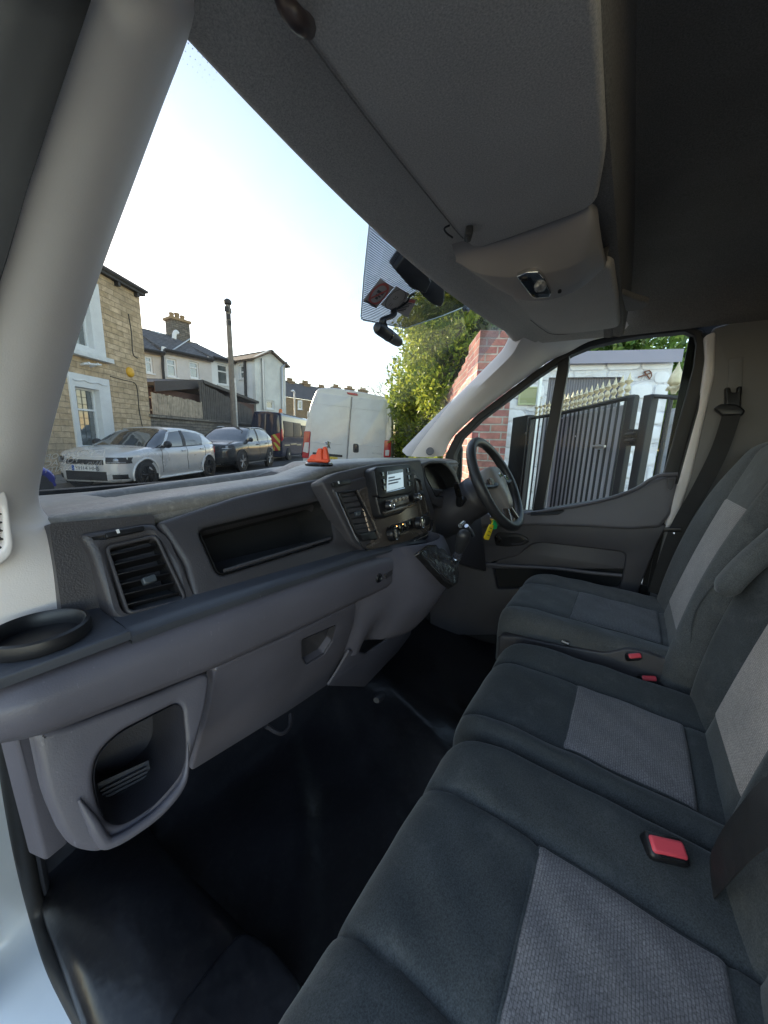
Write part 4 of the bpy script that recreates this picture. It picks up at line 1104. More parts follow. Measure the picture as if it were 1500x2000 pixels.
# gear lever
gb = at_y(862, 1092, .40)
gear = thing('gear_lever', 'black gear lever with silver collar and folded leather gaiter beside the centre stack', 'gear lever', gb + V3((.01, -.02, -.03)))
gpz = V3((0, .39, 1.325)); gn = unit(V3((.25, -.75, .62)))
def gg(x, y, d=0.0): return at_pl(x, y, gpz + gn * d, gn)
fr_o = [gg(*p) for p in ((818, 1078), (835, 1064), (852, 1063), (895, 1122), (896, 1138), (884, 1146), (870, 1135))]
fr_i = [gg(*p) for p in ((824, 1080), (838, 1069), (850, 1068), (889, 1122), (890, 1132), (882, 1138), (872, 1129))]
obj('gaiter_frame', MB().plate(rounded(fr_o, .008, 4), gn, .014, [rounded(fr_i, .006, 4)], bev=.003), m_gloss, gear, 50)
kt = at_y(906, 1046, .335); kb = at_y(897, 1076, .35); sb = at_y(888, 1098, .365)
lo = rounded(fr_i, .006, 4); loops = [lo]; cen = np.mean(lo, 0)
rngl = random.Random(3)
for t in (.2, .4, .6, .8, 1.0):
    c = cen * (1 - t) + sb * t
    s = 1 - .76 * t ** 1.7
    loops.append([c + (p - cen) * s * (1 + .16 * math.sin(6 * math.atan2((p - cen) @ WX, (p - cen) @ V3((0, 0, 1))) + 5 * t)) for p in lo])
m_gait = M('gaiter_leather', (.04, .04, .043), .25, .2, 20, .9, 45, .006)
obj('gaiter', MB().loft(loops), m_gait, gear, 70)
obj('shaft', MB().tube([sb - (kb - sb) * .5, sb, kb], .008, 12), m_chrome, gear)
obj('collar', MB().tube([sb + (kb - sb) * .05, sb + (kb - sb) * .35], .0125, 16), m_chrome, gear)
obj('collar', MB().tube([sb + (kb - sb) * .45, sb + (kb - sb) * .95], .0115, 16), M('collar_grey', (.25, .25, .3), .25, metal=.8), gear)
kd = unit(kt - kb)
obj('knob', MB().tube([kb - kd * .002, kb + kd * .012, kb + kd * .03, kt, kt + kd * .012, kt + kd * .016], [.011, .015, .018, .019, .015, .006], 16, flat=.85), m_rim, gear, 60)
kl = at_y(917, 1040, .315)
obj('knob_cap', MB().tube([at_y(911, 1027, .325), at_y(919, 1036, .32), at_y(924, 1046, .32)], .0055, 10), m_chrome, gear)
obj('knob_cap', MB().tube([at_y(899, 1027, .33), at_y(906, 1021, .33)], .006, 10), m_chrome, gear)
# key tags under the column
kt0 = at_y(963, 1014, .33)
ky = thing('key_tag', 'yellow plastic key tag with dark writing hanging under the steering column', 'key tag', kt0, 'key tags')
m_yel = M('tag_yellow', (.80, .60, .02), .35, .1, 20); m_grn = M('tag_green', (.02, .50, .14), .35, .1, 20)
kp = V3((0, .33, 0)); kn = V3((-.4, -1, .1))
def kq(x, y, d=0.0): return at_pl(x, y, kp + unit(kn) * d, kn)
obj('tag_plate', MB().plate(rounded([kq(*p, .004) for p in ((957, 1024), (965, 1026), (962, 1036), (955, 1055), (948, 1054), (946, 1050))], .003, 3), kn, .004, bev=.001), m_yel, ky)
obj('tag_loop', MB().tube([kq(960, 1026, .004), kq(962, 1019, .004), kq(958, 1014, .004), kq(966, 1015, .002)], .0022, 6), m_yel, ky)
mb = MB()
for k in range(3):
    a = kq(956.5 - 2.2 * k, 1031 + 7 * k, .0046); b = kq(960.5 - 2.2 * k, 1032.5 + 7 * k, .0046)
    mb.tube([a, b], .0011, 4)
obj('writing', mb, m_sink, ky)
kg = thing('key_tag', 'green plastic key tag hanging behind the yellow one', 'key tag', kt0, 'key tags')
obj('tag_plate', MB().plate(rounded([kq(*p, -.002) for p in ((963, 1015), (968, 1016), (972, 1027), (970, 1033), (965, 1034), (963, 1030))], .002, 3), kn, .004, [rounded([kq(*p, -.002) for p in ((965, 1020), (967, 1020), (968, 1027), (966, 1028))], .001, 2)], bev=.001), m_grn, kg)
obj('key_ring', MB().tube([kq(961 + 4 * math.cos(a), 1011 + 5 * math.sin(a), 0) for a in np.linspace(0, 2 * math.pi, 14)[:-1]], .0011, 5, closed=True), m_chrome, kg)
# ================================================================== seats
def fabric(name, c, patt=None, dust=0.0, pstr=.35, pc=.55):
    m, t, p, L = base_mat(name)
    co = coords(t)
    n1 = nd(t, 'ShaderNodeTexNoise', Scale=5.0, Detail=6.0, Roughness=.65); L.new(co, n1.inputs['Vector'])
    c = np.array(c)
    cc = ramp(t, n1.outputs['Fac'], [(.3, tuple(c * .82)), (.7, tuple(c * 1.2))])
    n2 = nd(t, 'ShaderNodeTexNoise', Scale=520.0, Detail=4.0, Roughness=.75); L.new(co, n2.inputs['Vector'])
    f2 = ramp(t, n2.outputs['Fac'], [(.32, (.55,) * 3), (.68, (1.45,) * 3)])
    cc = mix(t, 1.0, cc, f2, 'MULTIPLY')
    h = n2.outputs['Fac']
    if patt:
        mp = t.nodes.new('ShaderNodeMapping'); mp.inputs['Rotation'].default_value = patt[2]; L.new(co, mp.inputs[0])
        b = t.nodes.new('ShaderNodeTexBrick'); L.new(mp.outputs[0], b.inputs['Vector'])
        b.inputs['Scale'].default_value = 1.0; b.inputs['Brick Width'].default_value = patt[0]; b.inputs['Row Height'].default_value = patt[1]
        b.inputs['Mortar Size'].default_value = patt[1] * .16; b.inputs['Mortar Smooth'].default_value = .6
        b.inputs['Color1'].default_value = (1, 1, 1, 1); b.inputs['Color2'].default_value = (.86, .86, .86, 1); b.inputs['Mortar'].default_value = (pc,) * 3 + (1,)
        cc = mix(t, 1.0, cc, b.outputs['Color'], 'MULTIPLY')
        h = b.outputs['Color']
    if dust:
        n3 = nd(t, 'ShaderNodeTexNoise', Scale=14.0, Detail=9.0, Roughness=.8); L.new(co, n3.inputs['Vector'])
        d = ramp(t, n3.outputs['Fac'], [(.52, (0, 0, 0)), (.8, (dust,) * 3)])
        cc = mix(t, d, cc, (.35, .34, .32))
    L.new(cc, p.inputs['Base Color']); p.inputs['Roughness'].default_value = .9; p.inputs['Specular IOR Level'].default_value = .15
    p.inputs['Sheen Weight'].default_value = .25; p.inputs['Sheen Roughness'].default_value = .4
    L.new(bump(t, h, pstr, .0008), p.inputs['Normal'])
    return m
m_fab = fabric('seat_fabric_dark', (.062, .067, .069), None, .2)
m_fabd = fabric('driver_fabric_dark', (.098, .102, .104), None, .28)
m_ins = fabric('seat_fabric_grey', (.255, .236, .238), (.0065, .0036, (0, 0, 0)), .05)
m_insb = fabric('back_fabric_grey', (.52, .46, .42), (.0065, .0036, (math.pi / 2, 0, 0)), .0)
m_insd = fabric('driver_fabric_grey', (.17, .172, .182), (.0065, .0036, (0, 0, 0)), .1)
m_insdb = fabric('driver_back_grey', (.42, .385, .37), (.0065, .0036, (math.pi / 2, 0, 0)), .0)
def ss(a, b, x): 
    t = min(1, max(0, (x - a) / (b - a))); return t * t * (3 - 2 * t)
def cushion_fn(x0, x1, yf, yb, z, grooves, cross, bol=.016, crown=.01):
    def h(x, y):
        v = z
        t = (x - x0) / (x1 - x0)
        bl = 1 - ss(x0 + .02, grooves[0] + .015, x); br = ss(grooves[-1] - .015, x1 - .02, x)
        v += bol * (bl + br)
        v += crown * math.sin(math.pi * min(1, max(0, t)))
        for g in grooves: v -= .008 * math.exp(-((x - g) / .0045) ** 2) + .005 * math.exp(-((x - g) / .015) ** 2)
        if grooves[0] < x < grooves[-1]:
            for c in cross: v -= .005 * math.exp(-((y - c) / .004) ** 2)
        v -= .012 * ss(yf - .12, yf, y)
        v -= .006 * ss(.05, yb, y) * math.sin(math.pi * t)
        v += .0014 * math.sin(31 * x + 17 * y + 2 * math.sin(23 * y)) * math.sin(13 * y - 9 * x) + .0009 * math.sin(71 * x - 47 * y)
        return v
    return h
def cushion(par, name, x0, x1, yf, yb, z, grooves, cross, mat, r=.06, skirt=.16, bol=.016, cr=.03, plan=.05, fskirt=None):
    h = cushion_fn(x0, x1, yf, yb, z, grooves, cross, bol)
    ys = []
    for a in np.linspace(0, math.pi / 2, 9): ys.append((yf - r + r * math.cos(a), -r + r * math.sin(a)))
    ys = [(yf - .035, -r - (fskirt or skirt)), (yf - .008, -r - .06)] + ys
    y = ys[-1][0]
    n = 56
    ys += [(y + (yb - y) * k / n, 0.0) for k in range(1, n + 1)]
    rows = []
    for (y, dz) in ys:
        e = max(0, (y - (yf - .14)) / .14); inset = plan * (1 - math.sqrt(max(0, 1 - min(1, e) ** 2)))
        a, b = x0 + inset, x1 - inset
        def ht(x): return h(x, y) + dz
        row = [(a + .006, y, ht(a) - cr - skirt), (a, y, ht(a) - cr - .05)]
        for q in np.linspace(0, math.pi / 2, 6): row.append((a + cr - cr * math.cos(q), y, ht(a + cr) - cr + cr * math.sin(q)))
        m = 64
        for k in range(1, m): row.append((a + cr + (b - a - 2 * cr) * k / m, y, ht(a + cr + (b - a - 2 * cr) * k / m)))
        for q in np.linspace(math.pi / 2, 0, 6): row.append((b - cr + cr * math.cos(q), y, ht(b - cr) - cr + cr * math.sin(q)))
        row += [(b, y, ht(b) - cr - .05), (b - .006, y, ht(b) - cr - skirt)]
        rows.append(row)
    o = obj(name, MB().grid(rows), mat, par, 75)
    return o, h
def insert_on(par, h, xa, xb, ya, yb, mat, name='seat_insert'):
    rows = [[(x, y, h(x, y) + .0016) for x in np.linspace(xa, xb, 40)] for y in np.linspace(ya, yb, 36)]
    q = lambda x, y: (x, y, h(x, y) + .001)
    pp = [q(xa, y) for y in np.linspace(yb, ya, 16)] + [q(x, ya) for x in np.linspace(xa, xb, 12)] + [q(xb, y) for y in np.linspace(ya, yb, 16)]
    obj('piping', MB().tube(pp, .0022, 6), m_fab, par, 60)
    return obj(name, MB().slab(rows, (0, 0, -.003)), mat, par, 75)
def backrest(par, name, x0, x1, b0, b1, mat, gro, thick=.11, bol=.03, cr=.035, top=.10, insert=None, imat=None, ivr=(.08, .8), grs=.007):
    """b0, b1 = (Y, Z) of the front face at the foot and at the head"""
    P0, P1 = V3((0, *b0)), V3((0, *b1)); up = P1 - P0; Lh = np.linalg.norm(up); uu = up / Lh
    nn = V3((0, uu[2], -uu[1]))                                  # faces forwards
    def f(x, v):
        d = 0.0
        d += bol * ((1 - ss(x0 + .01, gro[0] + .02, x)) + ss(gro[-1] - .02, x1 - .01, x)) * (.35 + .65 * math.sin(math.pi * min(1, v * .9 + .15)))
        for g in gro: d -= grs * math.exp(-((x - g) / .0045) ** 2) + .005 * math.exp(-((x - g) / .016) ** 2)
        d += .012 * math.sin(math.pi * min(1, v))
        if ivr and gro[0] < x < gro[-1]: d -= .005 * math.exp(-((v - ivr[1]) * Lh / .004) ** 2)
        d -= .05 * ss(.86, 1.0, v) ** 2
        return d
    def pt(x, v, extra=0.0): return V3((x, 0, 0)) + P0 + up * v + nn * (f(x, v) + extra)
    rows = []
    for v in np.linspace(-.12, 1.0, 46):
        ins = .05 * ss(.55, 1.0, v) ** 1.5 + .012 * (1 - ss(-.12, .1, v))
        a, b = x0 + ins, x1 - ins
        row = [pt(a + .004, v, 0) * 1 - nn * thick, pt(a, v, 0) - nn * (cr + .03)]
        for q in np.linspace(0, math.pi / 2, 6): row.append(pt(a + cr, v) + V3((-cr * math.cos(q), 0, 0)) + nn * (-cr + cr * math.sin(q)))
        for k in range(1, 48): row.append(pt(a + cr + (b - a - 2 * cr) * k / 48, v))
        for q in np.linspace(math.pi / 2, 0, 6): row.append(pt(b - cr, v) + V3((cr * math.cos(q), 0, 0)) + nn * (-cr + cr * math.sin(q)))
        row += [pt(b, v, 0) - nn * (cr + .03), pt(b - .004, v, 0) - nn * thick]
        rows.append(row)
    last = [p + uu * .03 - nn * .045 for p in rows[-1]]; last2 = [p + uu * .03 - nn * thick for p in rows[-1]]
    rows += [last, last2]
    o = obj(name, MB().loft(rows, True, True), mat, par, 75)
    WLOC[o.name] = WLOC[par.name]
    if insert:
        ro = [[pt(x, v, .0016) for x in np.linspace(insert[0], insert[1], 30)] for v in np.linspace(ivr[0], ivr[1], 30)]
        obj('back_insert', MB().slab(ro, -nn * .003), imat, o, 75)
    return o, pt

# ---- double passenger bench
bench = thing('passenger_bench', 'dark fabric passenger bench for two with grey seat panels, nearest the open door', 'bench seat', (-.27, 0, .6))
o, h = cushion(bench, 'seat_cushion', -.76, -.226, .236, -.25, 1.035, (-.605, -.366), (.034, -.18), m_fab, r=.065, skirt=.18)
WLOC[o.name] = WLOC[bench.name]
insert_on(o, h, -.602, -.370, .031, -.177, m_ins)
o, h = cushion(bench, 'seat_cushion', -.222, .205, .252, -.25, 1.035, (-.155, .083), (.034, -.18), m_fab, r=.065, skirt=.18)
WLOC[o.name] = WLOC[bench.name]
insert_on(o, h, -.151, .079, .031, -.177, m_ins)
backrest(bench, 'backrest', -.222, .225, (-.215, 1.06), (-.355, 1.68), m_fab, (-.165, .085), insert=(-.16, .08), imat=m_insb, ivr=(.05, .86))
backrest(bench, 'backrest', -.76, -.245, (-.205, 1.06), (-.345, 1.68), m_fab, (-.61, -.37), insert=(-.605, -.375), imat=m_insb, ivr=(.10, .86))
obj('bench_base', MB().plate(rounded([(-.70, .20, .9), (.16, .20, .9), (.18, -.3, .9), (-.70, -.3, .9)], .03, 4), (0, 0, 1), .30, bev=.01), m_dark, bench)
bx = [at_z(x, y, .70) for x, y in ((335, 1975), (472, 1808), (528, 1838), (600, 1925), (560, 2100), (300, 2100))]
obj('base_front', MB().plate(rounded(bx, .02, 4), (0, 0, 1), .10, bev=.012), m_vinyl, bench)
def buckle(par_label, px, z, ln, ax_, wd, tilt, group):
    c = at_z(*px, z) if z > 0 else at_x(*px, -z)
    t = thing('belt_buckle', par_label, 'seat belt buckle', c + V3((0, 0, -.10)), group)
    u = unit(V3(ax_)); n = unit(V3(tilt)); n = unit(n - u * (n @ u)); s = np.cross(n, u)
    obj('buckle_body', MB().box(c - n * .055, (ln * 1.16, wd * 1.55, .11), ax=(u, s, n)), m_black, t, bevel=.006)
    obj('release_button', MB().box(c + n * .001, (ln, wd, .008), ax=(u, s, n)), m_red, t, bevel=.004, bseg=3)
    obj('tongue_slot', MB().box(c + n * .0012 - s * wd * .62, (ln * .7, .003, .004), ax=(u, s, n)), m_dark, t)
    return t
a, b = at_z(1272, 1648, 1.045), at_z(1338, 1663, 1.045)
buckle('red buckle button standing upright in the gap between the two bench seats', (1304, 1655), 1.066, np.linalg.norm(b - a), b - a, .021, (-.55, .35, .8), 'seat belt buckles')
buckle('red buckle button beside the driver seat, nearer the dashboard of the far pair', (1240, 1281), -.238, .030, V3((.45, -1, .25)), .013, (-.9, -.2, .75), 'seat belt buckles')
buckle('red buckle button beside the driver seat, rear one of the far pair', (1268, 1325), -.222, .033, V3((.40, -1, .15)), .013, (-.9, -.2, .75), 'seat belt buckles')

# ---- driver's seat
ds = thing('driver_seat', 'worn dark driver seat with grey back panel and folded up armrest beside the driver door', 'driver seat', (.48, 0, .6))
o, h = cushion(ds, 'seat_cushion', .255, .735, .305, -.2, 1.085, (.352, .61), (.095, -.15), m_fabd, r=.05, skirt=.07, bol=.014, plan=.07, fskirt=.05)
WLOC[o.name] = WLOC[ds.name]
insert_on(o, h, .356, .606, .092, -.147, m_insd)
o, pt = backrest(ds, 'backrest', .215, .735, (-.165, 1.10), (-.315, 1.70), m_fabd, (.33, .615), thick=.14, bol=.032, insert=(.335, .61), imat=m_insdb, ivr=(.06, .66))
hd = [at_x(x, y, .213) for x, y in ((1322, 1265), (1345, 1180), (1400, 1110), (1500, 1015))]
obj('side_seam', MB().tube([p + V3((0.004, -.01, 0)) for p in smooth_path([at_x(x, y, .214) for x, y in ((1338, 1262), (1350, 1190), (1402, 1122), (1500, 1035))], 6)], .0022, 6), m_fab, o)
# armrest folded up along the back
ap = smooth_path([at_x(x, y, .165) for x, y in ((1408, 1158), (1450, 1112), (1500, 1068), (1600, 985))], 6)
lo = []
for i, p in enumerate(ap):
    t = i / (len(ap) - 1); s = .55 if i == 0 else (.85 if i == 1 else 1)
    tg = unit(ap[min(i + 1, len(ap) - 1)] - ap[max(i - 1, 0)]); sd = np.cross(tg, (1, 0, 0))
    lo.append([p + V3((1, 0, 0)) * .026 * s * math.copysign(abs(math.cos(a)) ** .6, math.cos(a)) + sd * .022 * s * math.copysign(abs(math.sin(a)) ** .6, math.sin(a)) for a in np.linspace(0, 2 * math.pi, 21)[:-1]])
obj('armrest', MB().loft(lo), m_fabd, ds, 60)
# moulded base skirt with its wavy top edge
sk = [(975, 1240), (1010, 1243), (1100, 1262), (1180, 1276), (1225, 1268), (1265, 1276), (1300, 1290), (1330, 1278), (1380, 1262), (1390, 1300), (1385, 1420), (960, 1420)]
obj('base_skirt', MB().plate(rounded([at_x(x, y, .243) for x, y in sk], .012, 4), (-1, 0, .1), .03, bev=.007, nb=4), m_face, ds, 50)
obj('seat_base', MB().plate(rounded([(.29, .24, .99), (.70, .24, .99), (.70, -.25, .99), (.29, -.25, .99)], .03, 4), (0, 0, 1), .39, bev=.01), m_black, ds)
obj('recline_lever', MB().tube([at_x(1098, 1252, .25), at_x(1112, 1258, .245)], .006, 8), m_chrome, ds)

# ---- belts
def strap(name, par, pts, wd, mat=m_web, face=(-.6, .6, .2)):
    P = smooth_path(pts, 6); f = unit(V3(face)); rows = []
    for i, p in enumerate(P):
        tg = unit(P[min(i + 1, len(P) - 1)] - P[max(i - 1, 0)]); s = unit(np.cross(tg, f))
        rows.append([p - s * wd / 2, p - s * wd / 6 + f * .0006, p + s * wd / 6 + f * .0006, p + s * wd / 2])
    return obj(name, MB().slab(rows, f * -.0018), mat, par, 60)
db = thing('driver_seat_belt', 'black seat belt hanging from the rear pillar guide behind the driver seat', 'seat belt', at_x(1330, 1010, .80), 'seat belts')
strap('webbing', db, [at_x(1432, 800, .80), at_x(1405, 880, .79), at_x(1365, 960, .78), at_x(1325, 1030, .775), at_x(1296, 1110, .775), at_x(1280, 1160, .77)], .046, face=(-1, .25, .15))
gd = at_x(1425, 803, .80)
obj('guide_loop', MB().plate(rounded([at_x(x, y, .80) for x, y in ((1393, 797), (1408, 788), (1440, 790), (1456, 802), (1450, 812), (1410, 812))], .006, 3), (-1, .1, .1), .022, bev=.006), m_black, db)
obj('height_adjuster', MB().plate(rounded([at_x(x, y, .815) for x, y in ((1418, 756), (1427, 756), (1429, 766), (1440, 766), (1442, 754), (1450, 754), (1446, 800), (1418, 802))], .003, 3), (-1, 0, .1), .03, bev=.005), m_black, db)
obj('tongue', MB().tube([at_x(1297, 1034, .765), at_x(1330, 1034, .765)], .005, 8, flat=1.6), m_black, db)
obj('tongue_stud', MB().lathe(at_x(1316, 1042, .76), (-1, .2, 0), [(.004, -.002), (.004, .001), (.001, .002)], 10), m_chrome, db)
pb = thing('passenger_seat_belt', 'black seat belt strap running up between the two bench backrests', 'seat belt', at_y(1390, 1700, -.17), 'seat belts')
strap('webbing', pb, [at_z(1386, 1735, .955), at_y(1394, 1706, -.165), at_y(1440, 1640, -.155), at_y(1500, 1580, -.16), at_y(1600, 1490, -.19)], .042, face=(-.35, .9, .35))

# ================================================================== driver's door
dd = thing('driver_door', 'grey trimmed driver door with black window frame, closed, beyond the steering wheel', 'van door', (.86, .3, .9))
fo = [(866, 905), (872, 884), (889, 850), (934, 808), (1002, 756), (1047, 723), (1085, 698), (1112, 685), (1150, 666), (1200, 654), (1250, 646), (1345, 637), (1372, 645), (1387, 668), (1384, 700), (1370, 770), (1345, 855), (1322, 945), (1250, 1010), (1050, 1030), (866, 1030)]
fh = [(884, 1005), (886, 890), (900, 858), (940, 819), (1005, 770), (1053, 734), (1092, 708), (1117, 692), (1153, 677), (1202, 665), (1252, 656), (1338, 647), (1356, 655), (1360, 672), (1355, 715), (1342, 765), (1318, 850), (1292, 940), (1240, 962), (1150, 980), (1050, 997)]
obj('window_frame', MB().plate([at_x(x, y, .858) for x, y in fo], (-1, 0, 0), .05, [[at_x(x, y, .858) for x, y in fh]], bev=.004), m_rub, dd, 50)
obj('window_glass', MB().plate([at_x(x, y, .874) for x, y in fh], (-1, 0, 0), .004), m_dglass, dd)
obj('quarter_divider', MB().plate([at_x(x, y, .862) for x, y in ((1093, 690), (1113, 684), (1110, 720), (1060, 998), (1040, 1000), (1088, 720))], (-1, 0, 0), .025, bev=.003), m_rub, dd)
obj('glass_run', MB().tube(smooth_path([at_x(x, y, .852) for x, y in ((1374, 650), (1390, 668), (1386, 705), (1370, 775), (1347, 860), (1322, 945))], 5), .006, 8), m_rub, dd)
upo = [(860, 990), (960, 1003), (1040, 998), (1105, 990), (1160, 980), (1210, 966), (1245, 952), (1270, 936), (1292, 928), (1325, 925), (1330, 932), (1324, 968), (1312, 1005), (1290, 1030), (1232, 1034), (1160, 1030), (1050, 1026), (860, 1030)]
def shear(x, y, X, k=.0): return at_x(x, y, X)
obj('upper_trim', MB().plate(rounded([at_x(x, y, .815) for x, y in upo], .008, 3), (-1, 0, .16), .06, bev=.014, nb=5), m_door, dd, 55)
obj('sill_edge', MB().tube(smooth_path([at_x(x, y, .822) for x, y in ((1030, 1003), (1105, 991), (1160, 981), (1210, 967), (1245, 953), (1270, 937), (1292, 928), (1324, 926))], 5), .007, 8), m_door, dd)
dimp = [at_x(x, y, .812) for x, y in ((1036, 1000), (1098, 988), (1103, 996), (1090, 1004), (1036, 1008))]
obj('ledge_recess', MB().plate(rounded(dimp, .004, 3), (-1, 0, .5), .004, bev=.001), m_black, dd)
lo_ = [(840, 1020), (1050, 1022), (1235, 1028), (1305, 1024), (1285, 1060), (1250, 1145), (1225, 1240), (840, 1240)]
pk = [(960, 1098), (1010, 1086), (1040, 1062), (1060, 1060), (1216, 1078), (1222, 1084), (1217, 1120), (1208, 1150), (970, 1150)]
obj('door_panel', MB().plate(rounded([at_x(x, y, .838) for x, y in lo_], .01, 3), (-1, 0, 0), .04, [rounded([at_x(x, y, .838) for x, y in pk], .012, 4)], bev=.006), m_doorl, dd, 50)
obj('pocket_panel', MB().plate(rounded([at_x(x, y, .848) for x, y in ((1000, 1075), (1052, 1058), (1225, 1076), (1222, 1112), (950, 1110))], .008, 3), (-1, 0, .1), .03, bev=.004), m_doorl, dd, 50)
obj('pocket_lip', MB().tube(smooth_path([at_x(x, y, .826) for x, y in ((930, 1098), (975, 1104), (1080, 1110), (1150, 1118), (1215, 1124))], 5), .007, 8), m_door, dd)
obj('pocket_cavity', MB().plate([at_x(x, y, .868) for x, y in ((930, 1100), (1225, 1110), (1210, 1190), (930, 1190))], (-1, 0, 0), .01), m_dark, dd)
hb_ = [(963, 1046), (975, 1039), (1015, 1043), (1030, 1050), (1034, 1058), (1022, 1065), (990, 1068), (968, 1066)]
hnd = obj('handle', MB().plate(rounded([at_x(x, y, .832) for x, y in hb_], .008, 4), (-1, 0, 0), .012, bev=.003), m_black, dd, 50)
WLOC[hnd.name] = WLOC[dd.name]
obj('handle_cup', MB().plate(rounded([at_x(x, y, .8305) for x, y in ((994, 1048), (1015, 1048), (1024, 1056), (1012, 1062), (996, 1060))], .004, 3), (-1, 0, 0), .003, bev=.001), m_dark, hnd)
obj('pull_lever', MB().tube(smooth_path([at_x(x, y, .826) for x, y in ((1024, 1050), (1028, 1056), (1018, 1062), (1000, 1063))], 4), .005, 8), m_face, hnd)
obj('window_switch', MB().plate(rounded([at_x(x, y, .829) for x, y in ((966, 1048), (972, 1044), (980, 1054), (976, 1060), (968, 1058))], .003, 3), (-1, 0, 0), .005, bev=.0015), m_gloss, hnd)
obj('door_badge', MB().plate(rounded([at_x(x, y, .8125) for x, y in ((1305, 935), (1318, 934), (1315, 952), (1310, 958), (1304, 955))], .004, 3), (-1, 0, .16), .003, bev=.001), m_face, dd)
# wing mirror beyond the window, seen just past the wheel
mc = at_x(895, 900, 1.02)
wm = obj('wing_mirror', MB().plate(rounded([at_x(x, y, 1.02) for x, y in ((883, 878), (888, 868), (900, 866), (905, 875), (903, 930), (898, 960), (884, 950))], .01, 4), (-.9, -.4, 0), .10, bev=.012), m_black, dd, 50)
WLOC[wm.name] = WLOC[dd.name]
obj('mirror_arm', MB().tube([mc + V3((-.12, .02, -.16)), mc + V3((0, .06, -.1))], .02, 8), m_black, wm)
# ---- wiper outside the screen
wpp = thing('windscreen_wiper', 'black windscreen wiper parked outside the glass low at the passenger corner', 'wiper', at_y(110, 975, 1.22))
obj('wiper_blade', MB().tube([at_y(74, 975, 1.23), at_y(120, 984, 1.22), at_y(170, 990, 1.21), at_y(230, 992, 1.20)], .011, 8), m_rub, wpp)
obj('wiper_arm', MB().tube([at_y(78, 970, 1.25), at_y(150, 980, 1.22), at_y(185, 986, 1.21)], .006, 8, flat=1.6), m_gloss, wpp)
obj('blade_clip', MB().tube([at_y(116, 966, 1.22), at_y(138, 970, 1.22), at_y(154, 975, 1.21)], .010, 8, flat=.5), M('clip_dusty', (.35, .36, .38), .4, .1), wpp, bevel=.002)
# bonnet edge below the screen
rows = [[(x, y, z - .10 * max(0, (abs(x) - .6) / .4) ** 2) for x in np.linspace(-1.0, 1.0, 24)] for y, z in ((1.12, 1.36), (1.3, 1.33), (1.6, 1.24), (1.9, 1.10), (2.0, .9))]
obj('bonnet', MB().slab(rows, (0, 0, -.01)), m_wpaint, cab, 60)
# ================================================================== street materials
m_asph = M('asphalt', (.052, .052, .055), .9, .25, 1.6, .8, 70, .006)
m_grnd = M('ground_cover', (.07, .068, .062), .95, .25, .7, .8, 30, .01)
m_pave = brick_mat('paving', .6, .6, (.20, .195, .185), (.24, .235, .22), (.10, .10, .095), .012, .3, .006, .002)
m_kerb = M('kerb_stone', (.24, .23, .215), .9, .2, 4, .6, 50, .004)
m_stone = brick_mat('sandstone', .46, .155, (.62, .485, .325), (.46, .35, .22), (.36, .29, .20), .010, .45, .03, .03, stain=(.32, .255, .175))
m_dstone = brick_mat('dark_stone', .38, .12, (.26, .235, .195), (.17, .155, .135), (.10, .09, .08), .012, .5, .03, .025)
m_tan = brick_mat('tan_stone', .4, .15, (.36, .26, .15), (.28, .2, .12), (.2, .16, .11), .012, .4, .02, .02)
m_brick = brick_mat('red_brick', .228, .0755, (.37, .165, .135), (.24, .085, .085), (.36, .32, .285), .009, .6, .02, .014, stain=(.40, .29, .225))
m_rend = M('grey_render', (.66, .63, .60), .92, .12, 1.2, .5, 60, .004)
m_rend2 = M('buff_render', (.62, .56, .49), .92, .12, 1.2, .5, 60, .004)
m_whr = M('white_render', (.78, .80, .80), .9, .14, .9, .5, 50, .004)
m_slate = brick_mat('slate_roof', .3, .2, (.19, .18, .18), (.14, .135, .135), (.03, .03, .032), .01, .4, .02, .004)
m_tile = brick_mat('brown_tile', .3, .25, (.22, .17, .13), (.17, .13, .1), (.06, .05, .04), .012, .4, .03, .004)
m_upvc = M('white_frame', (.80, .82, .82), .35, .04, 3)
m_win = mirror_glass('window_pane', (.10, .115, .115), .02)
m_lead = M('leading', (.10, .12, .12), .4)
m_gut = M('dark_gutter', (.035, .033, .033), .6, .25, 6)
m_wood = M('weathered_wood', (.44, .37, .28), .9, .35, 5, .6, 40, .004)
m_dwood = M('dark_boards', (.10, .09, .08), .85, .3, 5, .6, 40, .004)
m_pole = M('pole_wood', (.22, .195, .165), .9, .25, 6, .6, 40, .004)
m_iron = M('black_iron', (.020, .020, .023), .6, .2, 14, .3, 90, .001)
m_gold = M('gold_paint', (.62, .53, .36), .5, .25, 30, metal=.1)
m_steel = M('galvanised', (.45, .46, .47), .4, .15, 20, metal=.7)
m_fasc = M('grey_fascia', (.28, .26, .335), .45, .06, 2)
m_shut = M('grey_shutter', (.42, .395, .43), .5, .06, 2)

# ================================================================== ground
def sheet(name, pts, z, mat, kind='structure', th=.004):
    mb = MB(); k = len(pts)
    mb.add([(p[0], p[1], z) for p in pts] + [(p[0], p[1], z - th) for p in pts], [tuple(range(k)), tuple(range(2 * k - 1, k - 1, -1))] + [(i, i + k, (i + 1) % k + k, (i + 1) % k) for i in range(k)])
    return obj(name, mb, mat, None, 0, uv=True, kind=kind)
sheet('ground', [(-500, -500), (500, -500), (500, 500), (-500, 500)], GZ - .02, m_grnd)
def strip(name, s0, s1, n0, n1, z, mat): return sheet(name, [stn(s0, n0, 0), stn(s1, n0, 0), stn(s1, n1, 0), stn(s0, n1, 0)], z, mat)
m_fore = M('concrete', (.40, .365, .31), .9, .15, 1.2, .7, 40, .005)
strip('bounce_ground', -14, 5.5, -9, -.9, GZ - .005, m_fore)  # unseen pale sheet, added to bounce light up into the cab
